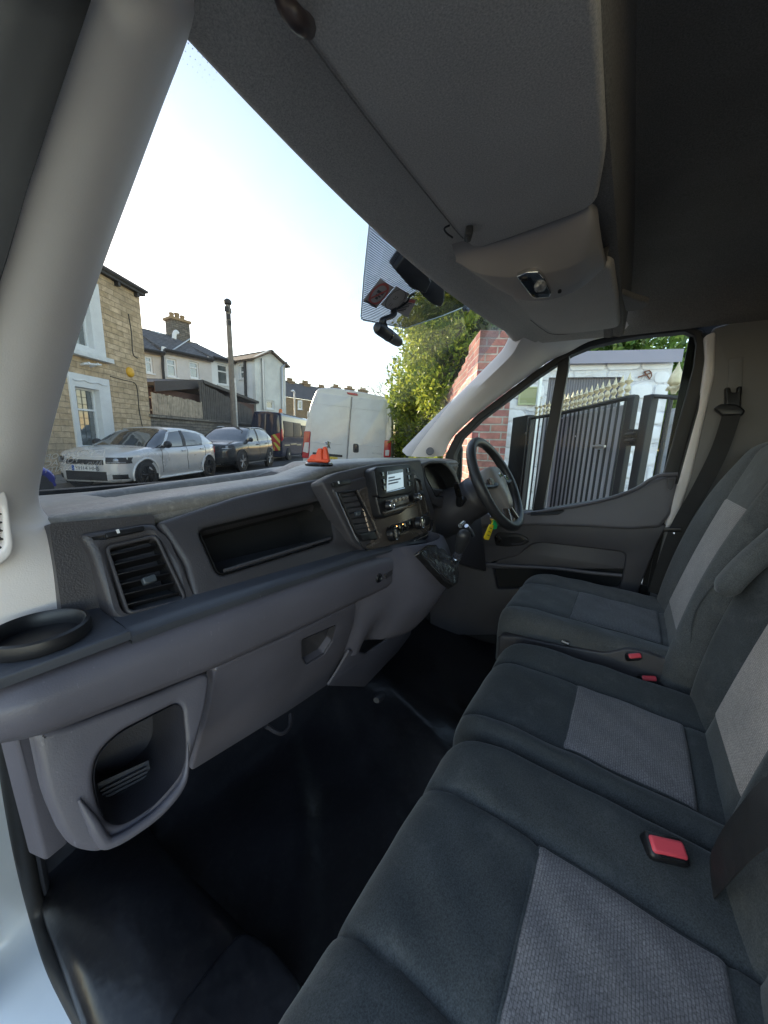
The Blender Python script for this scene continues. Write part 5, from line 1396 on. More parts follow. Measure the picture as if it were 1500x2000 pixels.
strip('pavement', -14, 60, -.896, -.355, GZ - .002, m_fore)
strip('road', -60, 120, -.35, 7.35, GZ, m_asph)
def kerbbox(name, s0, s1, n0, n1, z0, z1, mat):
    return obj(name, MB().box(stn((s0 + s1) / 2, (n0 + n1) / 2, (z0 + z1) / 2), (s1 - s0, n1 - n0, z1 - z0), rz=ST), mat, None, 0, uv=True, kind='structure')
kerbbox('kerb', -60, 120, 7.35, 7.5, GZ - .1, GZ + .12, m_kerb)
kerbbox('pavement', -60, 120, 7.503, 8.79, GZ - .1, GZ + .117, m_pave)

# ================================================================== buildings
def pix_plate(par, name, pxs, fn, n, th, mat, holes=(), bev=0, uv=True, off=0.0, r=None):
    P = [fn(*p) for p in pxs]
    if r: P = rounded(P, r, 3)
    nn = unit(n); P = [p + nn * off for p in P]
    return obj(name, MB().plate(P, nn, th, [[fn(*p) + nn * off for p in h] for h in holes], bev=bev), mat, par, 30, uv=uv)
def window_at(par, quad, n, fw=.06, sur=None, bars=(), pane=m_win, frame=m_upvc, rec=.10, sill=True, leads=False):
    """quad: tl, tr, br, bl on the wall plane facing n; recess, frame, pane and bars"""
    n = unit(n); Q = [V3(p) - n * rec for p in quad]; c = np.mean(Q, 0)
    ex, ey = unit(Q[1] - Q[0]), unit(Q[0] - Q[3])
    ins = [Q[0] + ex * fw - ey * fw, Q[1] - ex * fw - ey * fw, Q[2] - ex * fw + ey * fw, Q[3] + ex * fw + ey * fw]
    mb = MB().plate(Q, n, .06, [ins])
    for (a, b) in bars:
        p, q = [(Q[0] * (1 - u) + Q[1] * u) * (1 - v) + (Q[3] * (1 - u) + Q[2] * u) * v - n * .003 for u, v in (a, b)]
        d = unit(q - p); mb.box((p + q) / 2 - n * .02, (np.linalg.norm(q - p), fw * .9, .045), ax=(d, np.cross(n, d), n))
    w_ = obj('window', mb, frame, par, 20)
    WLOC[w_.name] = WLOC[par.name]
    obj('pane', MB().plate([p - n * .045 for p in Q], n, .01), pane, w_, 0)
    if leads:
        lb = MB()
        for i in range(1, 4):
            u = i / 4
            a = (ins[0] * (1 - u) + ins[1] * u); b = (ins[3] * (1 - u) + ins[2] * u); lb.tube([a - n * .034, b - n * .034], .006, 4)
        for i in range(1, 8):
            v = i / 8
            a = (ins[0] * (1 - v) + ins[3] * v); b = (ins[1] * (1 - v) + ins[2] * v); lb.tube([a - n * .034, b - n * .034], .006, 4)
        obj('leading', lb, m_lead, w_, 0)
    if sill:
        a, b = V3(quad[3]), V3(quad[2])
        obj('sill', MB().box((a + b) / 2 - (0, 0, .04) + n * .0, (np.linalg.norm(b - a) + .12, .16, .07), ax=(unit(b - a), n, np.cross(unit(b - a), n))), frame if frame is m_upvc else m_kerb, w_, 0)
    return w_

# ---- sandstone house on the far side
NH = 8.8
hn = lambda x, y: at_n(x, y, NH)
fN = -N_
sR = to_st(hn(283, 700))[0]
zE = to_st(hn(275, 578))[2]
house = thing('stone_house', 'buff sandstone house with white window surrounds and yellow alarm box behind the silver car', 'house', stn(sR - 5, NH + 3, GZ))
w1 = [(147, 754), (193, 763), (201, 868), (156, 880)]; w1s = [(132, 727), (212, 741), (222, 866), (149, 893)]
w2 = [(118, 560), (170, 574), (180, 679), (128, 668)]; w2s = [(100, 520), (187, 546), (206, 701), (110, 677)]
def up_rect(pxs):
    """a level rectangle on the wall through the picture corners"""
    st4 = [to_st(hn(*p)) for p in pxs]
    s0 = (st4[0][0] + st4[3][0]) / 2; s1 = (st4[1][0] + st4[2][0]) / 2; z1 = (st4[0][2] + st4[1][2]) / 2; z0 = (st4[2][2] + st4[3][2]) / 2
    return [stn(s0, NH, z1), stn(s1, NH, z1), stn(s1, NH, z0), stn(s0, NH, z0)]
W1, W1S, W2, W2S = [up_rect(q) for q in (w1, w1s, w2, w2s)]
wallq = [stn(sR - 11, NH, GZ), stn(sR, NH, GZ), stn(sR, NH, zE), stn(sR - 11, NH, zE)]
obj('wall', MB().plate(wallq, fN, .35, [W1S, W2S]), m_stone, house, 20, uv=True)
obj('gable_wall', MB().box(stn(sR - .18, NH + 3.85, (zE + GZ) / 2), (.36, 7.0, zE - GZ - .02), rz=ST), m_stone, house, 0, uv=True)
for q, s in ((W1, W1S), (W2, W2S)):
    sur = obj('window_surround', MB().plate([p + fN * .05 for p in s], fN, .34, [q], bev=.01), M('painted_stone', (.72, .74, .74), .7, .06, 3), house, 20)
w_ = window_at(house, W1, fN, .055, bars=(((0, .36), (1, .36)),), rec=.12, leads=True, sill=False)
window_at(house, W2, fN, .055, bars=(((0, .3), (1, .3)),), rec=.12, sill=False)
sc = [W1S[0] * (1 - t) + W1S[1] * t + fN * .055 + V3((0, 0, -.14 - .05 * abs(math.sin(t * math.pi * 3)))) for t in np.linspace(.08, .92, 19)]
obj('scalloped_head', MB().tube(sc, .02, 6), M('painted_trim', (.68, .7, .7), .7), house)
for q in (W1S, W2S):
    obj('stone_sill', MB().box((q[2] + q[3]) / 2 + fN * .09 - V3((0, 0, .05)), (np.linalg.norm(q[2] - q[3]) + .1, .28, .12), rz=ST), M('painted_sill_stone', (.7, .72, .72), .7), house, 0)
mb = MB(); mb.box(stn(sR - 5.45, NH - .05, zE + .04), (11.1, .2, .10), rz=ST); mb.box(stn(sR - 5.43, NH - .10, zE + .125), (11.14, .26, .07), rz=ST)
for k in range(12): mb.box(stn(sR - .2 - k * .8, NH - .06, zE - .06), (.10, .13, .12), rz=ST)
gut = obj('gutter', mb, m_gut, house, 0, uv=True)
r0, r1, r2, r3 = stn(sR - 11, NH - .2, zE + .17), stn(sR + .1, NH - .2, zE + .17), stn(sR + .1, NH + 7.3, zE + .9), stn(sR - 11, NH + 7.3, zE + .9)
obj('roof', MB().plate([r0, r1, r2, r3], np.cross(r1 - r0, r3 - r0), .10), m_slate, house, 0, uv=True)
al = hn(253, 727)
ab = obj('alarm_box', MB().lathe(al, fN, [(.15, -.02), (.155, .02), (.14, .06), (.10, .085), (.001, .095)], 24), M('alarm_yellow', (.75, .42, .03), .4, .1), house)
obj('alarm_mark', MB().box(al + fN * .095, (.10, .005, .06), rz=ST), M('alarm_print', (.35, .16, .03), .5), ab) if False else None
cab1 = smooth_path([hn(250, 613) + fN * .012, hn(256, 650) + fN * .012, hn(259, 690) + fN * .012, hn(268, 700) + fN * .012], 5)
obj('wall_cable', MB().tube(cab1, .014, 5), m_gut, house)
cab2 = smooth_path([hn(215, 735) + fN * .012, hn(240, 742) + fN * .012, hn(262, 748) + fN * .012, hn(268, 765) + fN * .012, hn(271, 800) + fN * .012, hn(279, 842) + fN * .012], 5)
obj('wall_cable', MB().tube(cab2, .014, 5), m_gut, house)
br = hn(158, 712)
obj('wall_bracket', merge(MB().tube([br, br + fN * .25 + V3((0, 0, .05))], .03, 6), MB().tube([br + S_ * .3, br + S_ * .3 + fN * .25 + V3((0, 0, .08))], .03, 6), MB().tube([br + fN * .2 - S_ * .15, br + fN * .22 + S_ * .42 + V3((0, 0, .08))], .025, 6)), m_upvc, house)

# ---- dark stone garden wall, fences and the garage roof
wz = [to_st(hn(x, y))[2] for x, y in ((300, 815), (490, 830))]
sL, sE = to_st(hn(288, 820))[0] , to_st(hn(500, 835))[0]
gw = obj('garden_wall', MB().plate([stn(sL + .05, NH + .02, GZ), stn(sE + 6, NH + .02, GZ), stn(sE + 6, NH + .02, wz[1]), stn(sL + .05, NH + .02, wz[0])], fN, .4), m_dstone, None, 20, uv=True, label='low dark coursed stone wall along the far pavement under the wooden fences', cat='wall')
cop = MB()
for k in range(26):
    a = sL + .1 + k * (sE + 5 - sL) / 26; b = a + (sE + 5 - sL) / 26 - .02; z = np.interp((a + b) / 2, [sL, sE], wz)
    cop.box(stn((a + b) / 2, NH + .16, z + .05), (b - a, .5, .10), rz=ST)
obj('coping', cop, m_dstone, gw, 0, uv=True)
def boards(name, label, pa, pb, n, ba, bb, mat, wd, grp):
    """upright boards between two picture points (tops) and two lower points"""
    A, B = to_st(at_n(*pa, n)), to_st(at_n(*pb, n)); A2, B2 = to_st(at_n(*ba, n)), to_st(at_n(*bb, n))
    f = thing(name, label, 'fence', stn((A[0] + B[0]) / 2, n, min(A2[2], B2[2])), grp)
    k = max(2, int((B[0] - A[0]) / wd)); mb = MB()
    for i in range(k):
        t = (i + .5) / k; s = A[0] * (1 - t) + B[0] * t; z1 = A[2] * (1 - t) + B[2] * t + random.uniform(-.03, .03); z0 = A2[2] * (1 - t) + B2[2] * t
        mb.box(stn(s, n + random.uniform(-.006, .006), (z0 + z1) / 2), (wd * .86, .022, z1 - z0), rz=ST + random.uniform(-.02, .02))
    obj('boards', mb, mat, f, 0)
    mb = MB()
    for v in (.25, .78):
        z = [A2[2] * (1 - v) + A[2] * v, B2[2] * (1 - v) + B[2] * v]
        mb.tube([stn(A[0], n + .05, z[0]), stn(B[0], n + .05, z[1])], .035, 4)
    obj('rails', mb, mat, f, 0)
    return f
boards('timber_fence', 'pale weathered picket fence on the stone wall beside the sandstone house', (294, 765), (394, 786), 9.05, (294, 812), (394, 822), m_wood, .11, 'timber fences')
boards('timber_fence', 'dark upright board fence on the stone wall behind the telegraph pole', (388, 745), (492, 800), 9.1, (388, 822), (492, 828), m_dwood, .17, 'timber fences')
gar = thing('garage', 'low garage with a flat dark roof edge and brown wall behind the wooden fences', 'garage', stn(17, 11, GZ))
g9 = lambda x, y: at_n(x, y, 9.6)
A, B, C_ = g9(286, 752), g9(384, 748), g9(496, 788)
dp = N_ * 4.0
obj('roof', MB().slab([[A + fN * .3, B + fN * .3], [A + dp, B + dp]], (0, 0, .12)), m_gut, gar, 0, uv=True)
obj('roof', MB().slab([[B + fN * .35 + S_ * .02, C_ + fN * .35], [B + dp + S_ * .02, C_ + dp]], (0, 0, .14)), m_gut, gar, 0, uv=True)
obj('fascia', MB().plate([A + fN * .32 + V3((0, 0, .16)), B + fN * .32 + V3((0, 0, .16)), B + fN * .32 - V3((0, 0, .22)), A + fN * .32 - V3((0, 0, .22))], fN, .03), M('fascia_board', (.05, .042, .045), .6, .2), gar, 0)
bw = M('brown_wall', (.13, .075, .06), .9, .15, 3)
obj('wall', MB().plate([A - V3((0, 0, .05)), C_ - V3((0, 0, .05)), V3((C_[0], C_[1], GZ)), V3((A[0], A[1], GZ))], fN, .2), bw, gar, 0)

# ---- terrace behind, its back walls facing the yard
TY = 22.8
ty = lambda x, y: at_y(x, y, TY)
fY = V3((0, -1, 0))
def terr(label, x0, x1, yl, yr, rl, rr, mat, wins, ridge=27.0, roofm=m_slate):
    """eave picture points (x0, yl) and (x1, yr); ridge picture heights rl and rr"""
    a, b = ty(x0, yl), ty(x1, yr); zE_ = (a[2] + b[2]) / 2
    t = thing('terraced_house', label, 'house', ((a[0] + b[0]) / 2, TY + 3, GZ), 'terraced houses beyond the yard')
    hq = []
    for q in wins:
        P = [ty(*p) for p in q]; xl, xr = (P[0][0] + P[3][0]) / 2, (P[1][0] + P[2][0]) / 2; zt, zb = (P[0][2] + P[1][2]) / 2, (P[2][2] + P[3][2]) / 2
        hq.append([V3((xl, TY, zt)), V3((xr, TY, zt)), V3((xr, TY, zb)), V3((xl, TY, zb))])
    obj('wall', MB().plate([(a[0], TY, GZ), (b[0], TY, GZ), (b[0], TY, zE_), (a[0], TY, zE_)], fY, .3, hq), mat, t, 0, uv=True)
    for k, q in enumerate(hq): window_at(t, q, fY, .09, bars=(((0, .35), (1, .35)),) , rec=.10)
    ra, rb = at_y(x0, rl, ridge), at_y(x1, rr, ridge); zR = (ra[2] + rb[2]) / 2
    n = np.cross((1, 0, 0), V3((0, ridge - TY + .3, zR - zE_)))
    obj('roof', MB().plate([(a[0], TY - .3, zE_ - .05), (b[0] - .01, TY - .3, zE_ - .05), (b[0] - .01, ridge, zR), (a[0], ridge, zR)], n, .12), roofm, t, 0, uv=True)
    obj('roof', MB().plate([(a[0], ridge, zR), (b[0] - .01, ridge, zR), (b[0] - .01, ridge + 4.5, zE_), (a[0], ridge + 4.5, zE_)], (0, .6, 1), .12), roofm, t, 0, uv=True)
    obj('gutter', MB().tube([(a[0], TY - .33, zE_ - .02), (b[0] - .02, TY - .33, zE_ - .02)], .09, 8), m_gut, t, 0)
    return t, zE_, zR, hq
T1, zE1, zR1, _ = terr('buff rendered terraced house, mostly hidden by the sandstone house', 262, 317, 682, 688, 641, 647, m_rend2, [[(283, 694), (298, 697), (300, 729), (285, 728)]])
T2, zE2, zR2, _ = terr('grey rendered terraced house with a stone chimney and two small windows', 317, 412, 688, 699, 650, 674, m_rend, [[(325, 699), (344, 702), (347, 738), (327, 734)], [(370, 705), (388, 708), (390, 740), (372, 738)]])
T3, zE3, zR3, _ = terr('white painted terraced house with one tall window behind the telegraph pole', 412, 456, 700, 705, 674, 690, m_whr, [[(424, 710), (446, 713), (447, 753), (426, 750)]])
obj('downpipe_or_gap_light', MB().tube([ty(316, 690) + fY * .08, ty(317, 720) + fY * .08, ty(320, 752) + fY * .08], .07, 6), m_gut, T2)
obj('skylight', MB().plate([at_y(x, y, 25.9) + V3((0, -.1, .02)) for x, y in ((294, 646), (309, 648), (322, 656), (307, 656))], (0, -.5, .8), .05), M('skylight_glass', (.6, .68, .74), .1), T1)
cA, cB = at_y(331, 655, 27), at_y(365, 655, 27); cz = at_y(350, 630, 27)[2]; cz0 = zR2 - .6
ch = obj('chimney', MB().box(((cA[0] + cB[0]) / 2, 27, (cz + cz0) / 2), (cB[0] - cA[0], .9, cz - cz0)), m_dstone, T2, 0, uv=True)
WLOC[ch.name] = WLOC[T2.name]
mb = MB(); mb.box(((cA[0] + cB[0]) / 2, 27, cz + .06), (cB[0] - cA[0] + .2, 1.1, .16))
for k in range(3): mb.lathe((cA[0] + (cB[0] - cA[0]) * (.2 + .3 * k), 27, cz + .1), (0, 0, 1), [(.16, 0), (.14, .25), (.17, .35 + .1 * (k % 2)), (.12, .4)], 10)
obj('chimney_pots', mb, m_tan, ch, 30)
f1 = at_y(341, 658, 24.5)
obj('flue_pipe', MB().tube(smooth_path([at_y(340, 662, 24.5), at_y(341, 652, 24.5), at_y(344, 648, 24.5), at_y(347, 652, 24.5)], 4), .12, 8), m_upvc, T2)
obj('vent_pipe', MB().tube([ty(320, 690), ty(320, 678)], .13, 8), m_upvc, T2)
obj('aerial_wire', MB().tube([ty(332, 687), at_y(372, 661, 25)], .035, 5), m_steel, T2)
# white rendered wing, gable end towards the street
wing = thing('rendered_house', 'white rendered house with a gable end and brown tiled roof right of the telegraph pole', 'house', (ty(470, 800)[0], 20, GZ))
Xk = ty(456, 705)[0]; K = at_x(497, 700, Xk); Yg = K[1]; XR = at_y(557, 705, Yg)[0]
zEw = at_x(497, 697, Xk)[2]; zAp = at_y(526, 683, Yg)[2]; xm = (Xk + XR) / 2
sideq = [(Xk, TY - .01, GZ), (Xk, Yg + .302, GZ), (Xk, Yg + .302, zEw), (Xk, TY - .01, zEw)]
wn = [at_x(x, y, Xk) for x, y in ((466, 713), (479, 712), (480, 739), (467, 740))]
ymn, ymx, zmn, zmx = min(p[1] for p in wn), max(p[1] for p in wn), min(p[2] for p in wn), max(p[2] for p in wn)
wq = [V3((Xk, ymx, zmx)), V3((Xk, ymn, zmx)), V3((Xk, ymn, zmn)), V3((Xk, ymx, zmn))]
obj('wall', MB().plate([V3(p) for p in sideq], (-1, 0, 0), .3, [wq]), m_whr, wing, 0, uv=True)
window_at(wing, wq, (-1, 0, 0), .1, rec=.1, bars=(((0, .5), (1, .5)),))
gq = [at_y(x, y, Yg) for x, y in ((520, 781), (536, 784), (536, 800), (521, 800))]
gq = [V3((gq[0][0], Yg, gq[0][2])), V3((gq[1][0], Yg, gq[0][2])), V3((gq[1][0], Yg, gq[2][2])), V3((gq[0][0], Yg, gq[2][2]))]
obj('wall', MB().plate([V3(p) for p in ((Xk, Yg, GZ), (XR, Yg, GZ), (XR, Yg, zEw - .1), (xm, Yg, zAp), (Xk, Yg, zEw))], (0, -1, 0), .3, [gq]), M('pale_render', (.72, .74, .70), .92, .2, .7, .6, 40, .006), wing, 0, uv=True)
window_at(wing, gq, (0, -1, 0), .1, rec=.1)
for sgn, xe in ((-1, Xk - .25), (1, XR + .25)):
    ze = zEw - .12
    obj('roof', MB().plate([V3((xe, Yg - .25, ze)), V3((xm, Yg - .25, zAp + .12)), V3((xm, TY + 5, zAp + .12)), V3((xe, TY + 5, ze))], (sgn * .5, 0, 1), .1), m_tile, wing, 0, uv=True)
obj('downpipe_or_gap_light', MB().tube([at_x(480, 705, Xk) + V3((-.08, 0, 0)), at_x(482, 770, Xk) + V3((-.08, 0, 0)), at_x(484, 800, Xk) + V3((-.08, 0, 0))], .09, 6), m_gut, wing)
obj('downpipe_or_gap_light', MB().tube([at_y(513, 700, Yg - .1), at_y(516, 800, Yg - .1)], .09, 6), m_steel, wing)
obj('downpipe_or_gap_light', MB().tube([at_y(560, 708, Yg - .1), at_y(551, 718, Yg - .1), at_y(552, 800, Yg - .1)], .09, 6), m_steel, wing)
obj('lean_to_roof', MB().slab([[at_n(392, 735, 14), at_n(500, 782, 14)], [at_n(400, 738, 17), at_n(520, 785, 17)]], (0, 0, .12)), m_upvc, wing, 0)

# ---- far terrace closing the street
FYD = 52.0
fy = lambda x, y: at_y(x, y, FYD)
ft = thing('terraced_house', 'distant tan stone terraced house with a slate roof and chimneys above the dark van', 'house', (fy(580, 780)[0], FYD, GZ), 'terraced houses beyond the yard')
a, b = fy(556, 775), fy(640, 775)
wq2 = [fy(x, y) for x, y in ((581, 782), (590, 782), (590, 800), (581, 800))]
obj('wall', MB().plate([V3((a[0], FYD, GZ)), V3((b[0] + 30, FYD, GZ)), V3((b[0] + 30, FYD, a[2])), V3((a[0], FYD, a[2]))], fY, .3), m_tan, ft, 0, uv=True)
window_at(ft, [p + fY * .12 for p in wq2], fY, .25, rec=.05)
rz_ = at_y(590, 752, FYD + 5)[2]
obj('roof', MB().slab([[(a[0], FYD - .3, a[2]), (b[0] + 30, FYD - .3, a[2])], [(a[0], FYD + 5, rz_), (b[0] + 30, FYD + 5, rz_)]], (0, 0, .15)), m_slate, ft, 0, uv=True)
for (x, y0, y1, wd) in ((566, 762, 741, 13), (596, 762, 746, 15), (628, 770, 754, 14), (656, 770, 753, 14), (683, 770, 756, 14), (709, 770, 759, 15)):
    D = FYD + 5
    p0, p1 = at_y(x, y0 + 6, D), at_y(x, y1, D) - V3((0, 0, .75)); wv = np.linalg.norm(at_y(x + wd, y1, D) - p1) * .75
    c_ = MB().box((p1[0], D, (p0[2] + p1[2]) / 2), (wv, 1.2, p1[2] - p0[2] + .6)); c_.box((p1[0], D, p1[2] + .3), (wv * 1.12, 1.4, .3))
    for k in (-1, 0, 1): c_.lathe((p1[0] + k * wv * .3, D, p1[2] + .3), (0, 0, 1), [(.22, 0), (.2, .6), (.25, .7), (.15, .72)], 8)
    obj('chimney', c_, m_tan, ft, 0, uv=True)

# ---- telegraph pole and street lamp
tp_b, tp_t = at_n(459, 850, 8.0), at_n(443, 592, 8.0)
tb = V3((tp_b[0], tp_b[1], GZ)); tt = V3((tp_t[0], tp_t[1], tp_t[2])); tt[:2] = tb[:2] * .45 + tt[:2] * .55
pole = thing('telegraph_pole', 'tall wooden telegraph pole with cable boxes at its top, on the far pavement', 'telegraph pole', tb)
obj('shaft', MB().tube([tb, tb * .5 + tt * .5, tt], [.15, .125, .10], 12), m_pole, pole)
mb = MB(); d_ = (tt - tb) / np.linalg.norm(tt - tb)
for k, (dz, sx) in enumerate(((.25, .34), (.55, .28), (.8, .22))): mb.box(tt - d_ * dz, (sx, .16, .2), rz=ST + .4 * k)
mb.lathe(tt, d_, [(.10, -.05), (.16, 0), (.17, .12), (.08, .2), (.001, .22)], 12)
obj('cable_boxes', mb, m_gut, pole, 30)
obj('conduit', MB().tube([tb + fN * .15 + V3((0, 0, .1)), tb * .45 + tt * .55 + fN * .13], .05, 8), m_steel, pole)
sl_b = at_n(578, 800, 10); 
lp = thing('street_lamp', 'small distant pale street lamp in front of the tan terrace', 'street lamp', V3((sl_b[0], sl_b[1], GZ)))
t0 = at_n(575, 766, 10); obj('post', MB().tube([(t0[0], t0[1], GZ), t0], .07, 8), m_steel, lp)
obj('lamp_head', MB().tube([t0, t0 - S_ * .45 + V3((0, 0, .06)), t0 - S_ * .9], [.08, .11, .06], 8), m_upvc, lp)

# ================================================================== brick pier and wall, gates, outbuilding
pS = 3.85
pl = to_st(at_s(934, 700, pS))[1]; pr = to_st(at_s(1005, 700, pS))[1]; pz = to_st(at_s(970, 645, pS))[2]
pier = thing('brick_wall', 'old red brick wall with a square end pier, beyond the right hand screen pillar', 'brick wall', stn(5.2, pl - .2, GZ))
obj('pier', MB().box(stn(pS + .3, (pl + pr) / 2, (GZ + pz) / 2), (.6, pl - pr, pz - GZ), rz=ST), m_brick, pier, 0, uv=True)
mb = MB()
hts = [(pS + .603, .985)] + [(4.453 + .27 * k + .1 * random.random(), .975 - .014 * k - .012 * random.random()) for k in range(1, 12)] + [(9.0, .76)]
for (a, ha), (b, hb2) in zip(hts, hts[1:]):
    z = GZ + (pz - GZ) * (ha + hb2) / 2
    mb.box(stn((a + b) / 2, pl - .2, (GZ + z) / 2), (b - a - .002, .36, z - GZ), rz=ST)
obj('wall_run', mb, m_brick, pier, 0, uv=True)
# gates: all on a line parallel to the street
GN_ = -2.0
gt = lambda x, y: at_n(x, y, GN_)
def bar_z(px, ytop): p = gt(px, ytop); return to_st(p)
lp_ = thing('gate_post', 'dark square timber gate post against the brick pier', 'gate post', gt(1018, 815) * V3((1, 1, 0)) + V3((0, 0, GZ)), 'gate posts')
a, b = bar_z(1004, 816), bar_z(1033, 816)
obj('post', MB().box(stn((a[0] + b[0]) / 2, GN_ - .05, (GZ + a[2]) / 2), (abs(a[0] - b[0]), .14, a[2] - GZ), rz=ST), m_iron, lp_, bevel=.008)
obj('hinge_pin', MB().box(gt(1035, 847) + N_ * .08, (.10, .03, .03), rz=ST), m_iron, lp_)
gate = thing('iron_gate', 'tall iron gate with grey backing sheet and a curved row of gold spear finials', 'gate', stn(bar_z(1140, 800)[0], GN_, GZ))
rail = [(1038, 817), (1074, 811), (1091, 808), (1159, 793), (1226, 777), (1244, 776)]
rp = smooth_path([gt(*p) for p in rail], 6)
obj('top_rail', MB().tube(rp, .022, 8), m_iron, gate)
def rail_at(px): return gt(px, np.interp(px, [p[0] for p in rail], [p[1] for p in rail]))
bz = GZ + .12
barx = [1046, 1054, 1062, 1070, 1081] + [980 + q / 3.571 for q in (425, 450, 483, 512, 541, 574, 610, 648, 686, 728, 773, 820, 868)]
for i, x in enumerate(barx):
    p = rail_at(x); big = i > 4
    obj('bar', MB().tube([(p[0], p[1], bz), p], .011, 8), m_iron, gate)
    if i == 4: continue
    hgt = .205 if big else .18
    b_ = p + V3((0, 0, .015))
    fin = MB().lathe(b_, (0, 0, 1), [(.012, 0), (.022, .015), (.012, .035), (.026, .06), (.020, .085), (.010, .10), (.030, .125), (.034, .135), (.017, hgt - .06), (.001, hgt)], 10)
    for sg in (-1, 1):
        c = b_ + S_ * sg * .022 + V3((0, 0, .075)); fin.tube([b_ + V3((0, 0, .05)), c, c + S_ * sg * .012 + V3((0, 0, -.012))], [.008, .009, .004], 6)
    obj('finial', fin, m_gold, gate, 40)
# grey backing sheet with pressed ribs
mb = MB(); xs = np.linspace(1086, 1222, 30)
rows = [[], []]
for i, x in enumerate(xs):
    for dx, dn in ((-.3, 0), (.3, .02)):
        p = rail_at(x + dx * 2); q = p - N_ * (.05 + dn)
        rows[0].append(q - V3((0, 0, .04))); rows[1].append(V3((q[0], q[1], GZ + .1)))
obj('backing_sheet', mb.slab(rows, -N_ * .004), m_shut, gate, 0)
obj('bottom_rail', MB().tube([rail_at(1040) * V3((1, 1, 0)) + V3((0, 0, bz)), rail_at(1244) * V3((1, 1, 0)) + V3((0, 0, bz))], .025, 6), m_iron, gate)
def square_post(par, name, x0, x1, y, mat, d=.12):
    a, b = bar_z(x0, y), bar_z(x1, y)
    return obj(name, MB().box(stn((a[0] + b[0]) / 2, GN_, (GZ + a[2]) / 2), (abs(a[0] - b[0]) * .8, d, a[2] - GZ), rz=ST), mat, par, bevel=.006)
square_post(gate, 'stile', 1229, 1246, 777, m_iron, .05)
square_post(gate, 'stile', 1036, 1041, 816, m_iron, .06)
obj('latch', merge(MB().box(gt(1176, 873) + N_ * .035, (.09, .03, .05), rz=ST), MB().tube([gt(1168, 872) + N_ * .05, gt(1192, 872) + N_ * .05], .012, 8)), m_steel, gate)
mb = MB()
for x, y in ((1100, 817), (1126, 852), (1112, 922), (1121, 927), (1137, 927), (1160, 927), (1183, 927), (1163, 905), (1093, 953)):
    mb.lathe(gt(x, y) + N_ * .01, N_, [(.010, 0), (.008, .006), (.001, .008)], 8)
obj('rivets', mb, m_steel, gate)
p2 = thing('gate_post', 'black square steel gate post right of the gate with the lock box', 'gate post', stn(bar_z(1272, 773)[0], GN_, GZ), 'gate posts')
square_post(p2, 'post', 1262, 1283, 773, m_iron, .06)
obj('lock_box', merge(MB().box(gt(1241, 855) + N_ * .02, (.06, .07, .14), rz=ST), MB().tube([gt(1233, 850) + N_ * .05, gt(1252, 848) + N_ * .05], .018, 8), MB().tube([gt(1233, 862) + N_ * .05, gt(1252, 860) + N_ * .05], .018, 8)), m_iron, p2, bevel=.004)
g2 = thing('iron_gate', 'narrow iron side gate with one large gold finial, right of the black post', 'gate', stn(bar_z(1310, 776)[0], GN_, GZ))
obj('top_rail', MB().tube([gt(1282, 774), gt(1345, 778)], .016, 8), m_iron, g2)
pb_ = gt(1311, 776); obj('bar', MB().tube([(pb_[0], pb_[1], bz), pb_], .016, 8), m_iron, g2)
pb2 = gt(1350, 778); obj('bar', MB().tube([(pb2[0], pb2[1], bz), pb2], .016, 8), m_iron, g2)
b_ = gt(1315, 770)
fin = MB().lathe(b_, (0, 0, 1), [(.014, 0), (.02, .02), (.03, .04), (.022, .06), (.045, .075), (.05, .085), (.035, .14), (.012, .19), (.001, .23)], 10)
for sg in (-1, 1):
    c = b_ + S_ * sg * .055 + V3((0, 0, .055)); fin.tube(smooth_path([b_ + V3((0, 0, .02)), c, c + S_ * sg * .02 + V3((0, 0, -.02))], 4), .012, 6)
obj('finial', fin, m_gold, g2, 40)
# white outbuilding
BL_ = CAM + ray(1110, 690) * 1.0; 
dL, dR = ray(1110, 690), ray(1328, 685)
PL_ = CAM + dL * (1.62 / dL[2]); PR_ = CAM + dR * (1.62 / dR[2])
bd = PR_ - PL_; bd[2] = 0; bd = unit(bd); bn = unit(np.cross(bd, (0, 0, 1))); bn = bn if bn @ (CAM - PL_) > 0 else -bn
bpn = lambda x, y: at_pl(x, y, PL_, bn)
ob = thing('outbuilding', 'white painted lumpy stone outbuilding with grey roof fascia and shutter behind the gates', 'outbuilding', V3((PL_[0], PL_[1], GZ)) - bn * 1.5)
zt = PL_[2] - .02
Lx = bpn(960, 700); Rx = bpn(1317, 700)
Lx, Rx = V3((Lx[0], Lx[1], 0)), V3((Rx[0], Rx[1], 0))
m_wst = brick_mat('painted_rubble', .55, .26, (.82, .80, .83), (.76, .74, .78), (.72, .70, .75), .02, .12, .10, .16, rough=.75)
shq = [bpn(x, y) for x, y in ((1072, 739), (1215, 734), (1213, 1000), (1060, 1000))]
q0 = V3((shq[0][0], shq[0][1], (shq[0][2] + shq[1][2]) / 2)); q1 = V3((shq[1][0], shq[1][1], q0[2]))
q2, q3 = V3((q1[0], q1[1], GZ + .01)), V3((q0[0], q0[1], GZ + .01))
obj('wall', MB().plate([Lx + V3((0, 0, GZ)), Rx + V3((0, 0, GZ)), Rx + V3((0, 0, zt)), Lx + V3((0, 0, zt))], bn, .3, [[q0, q1, q2, q3]]), m_wst, ob, 0, uv=True)
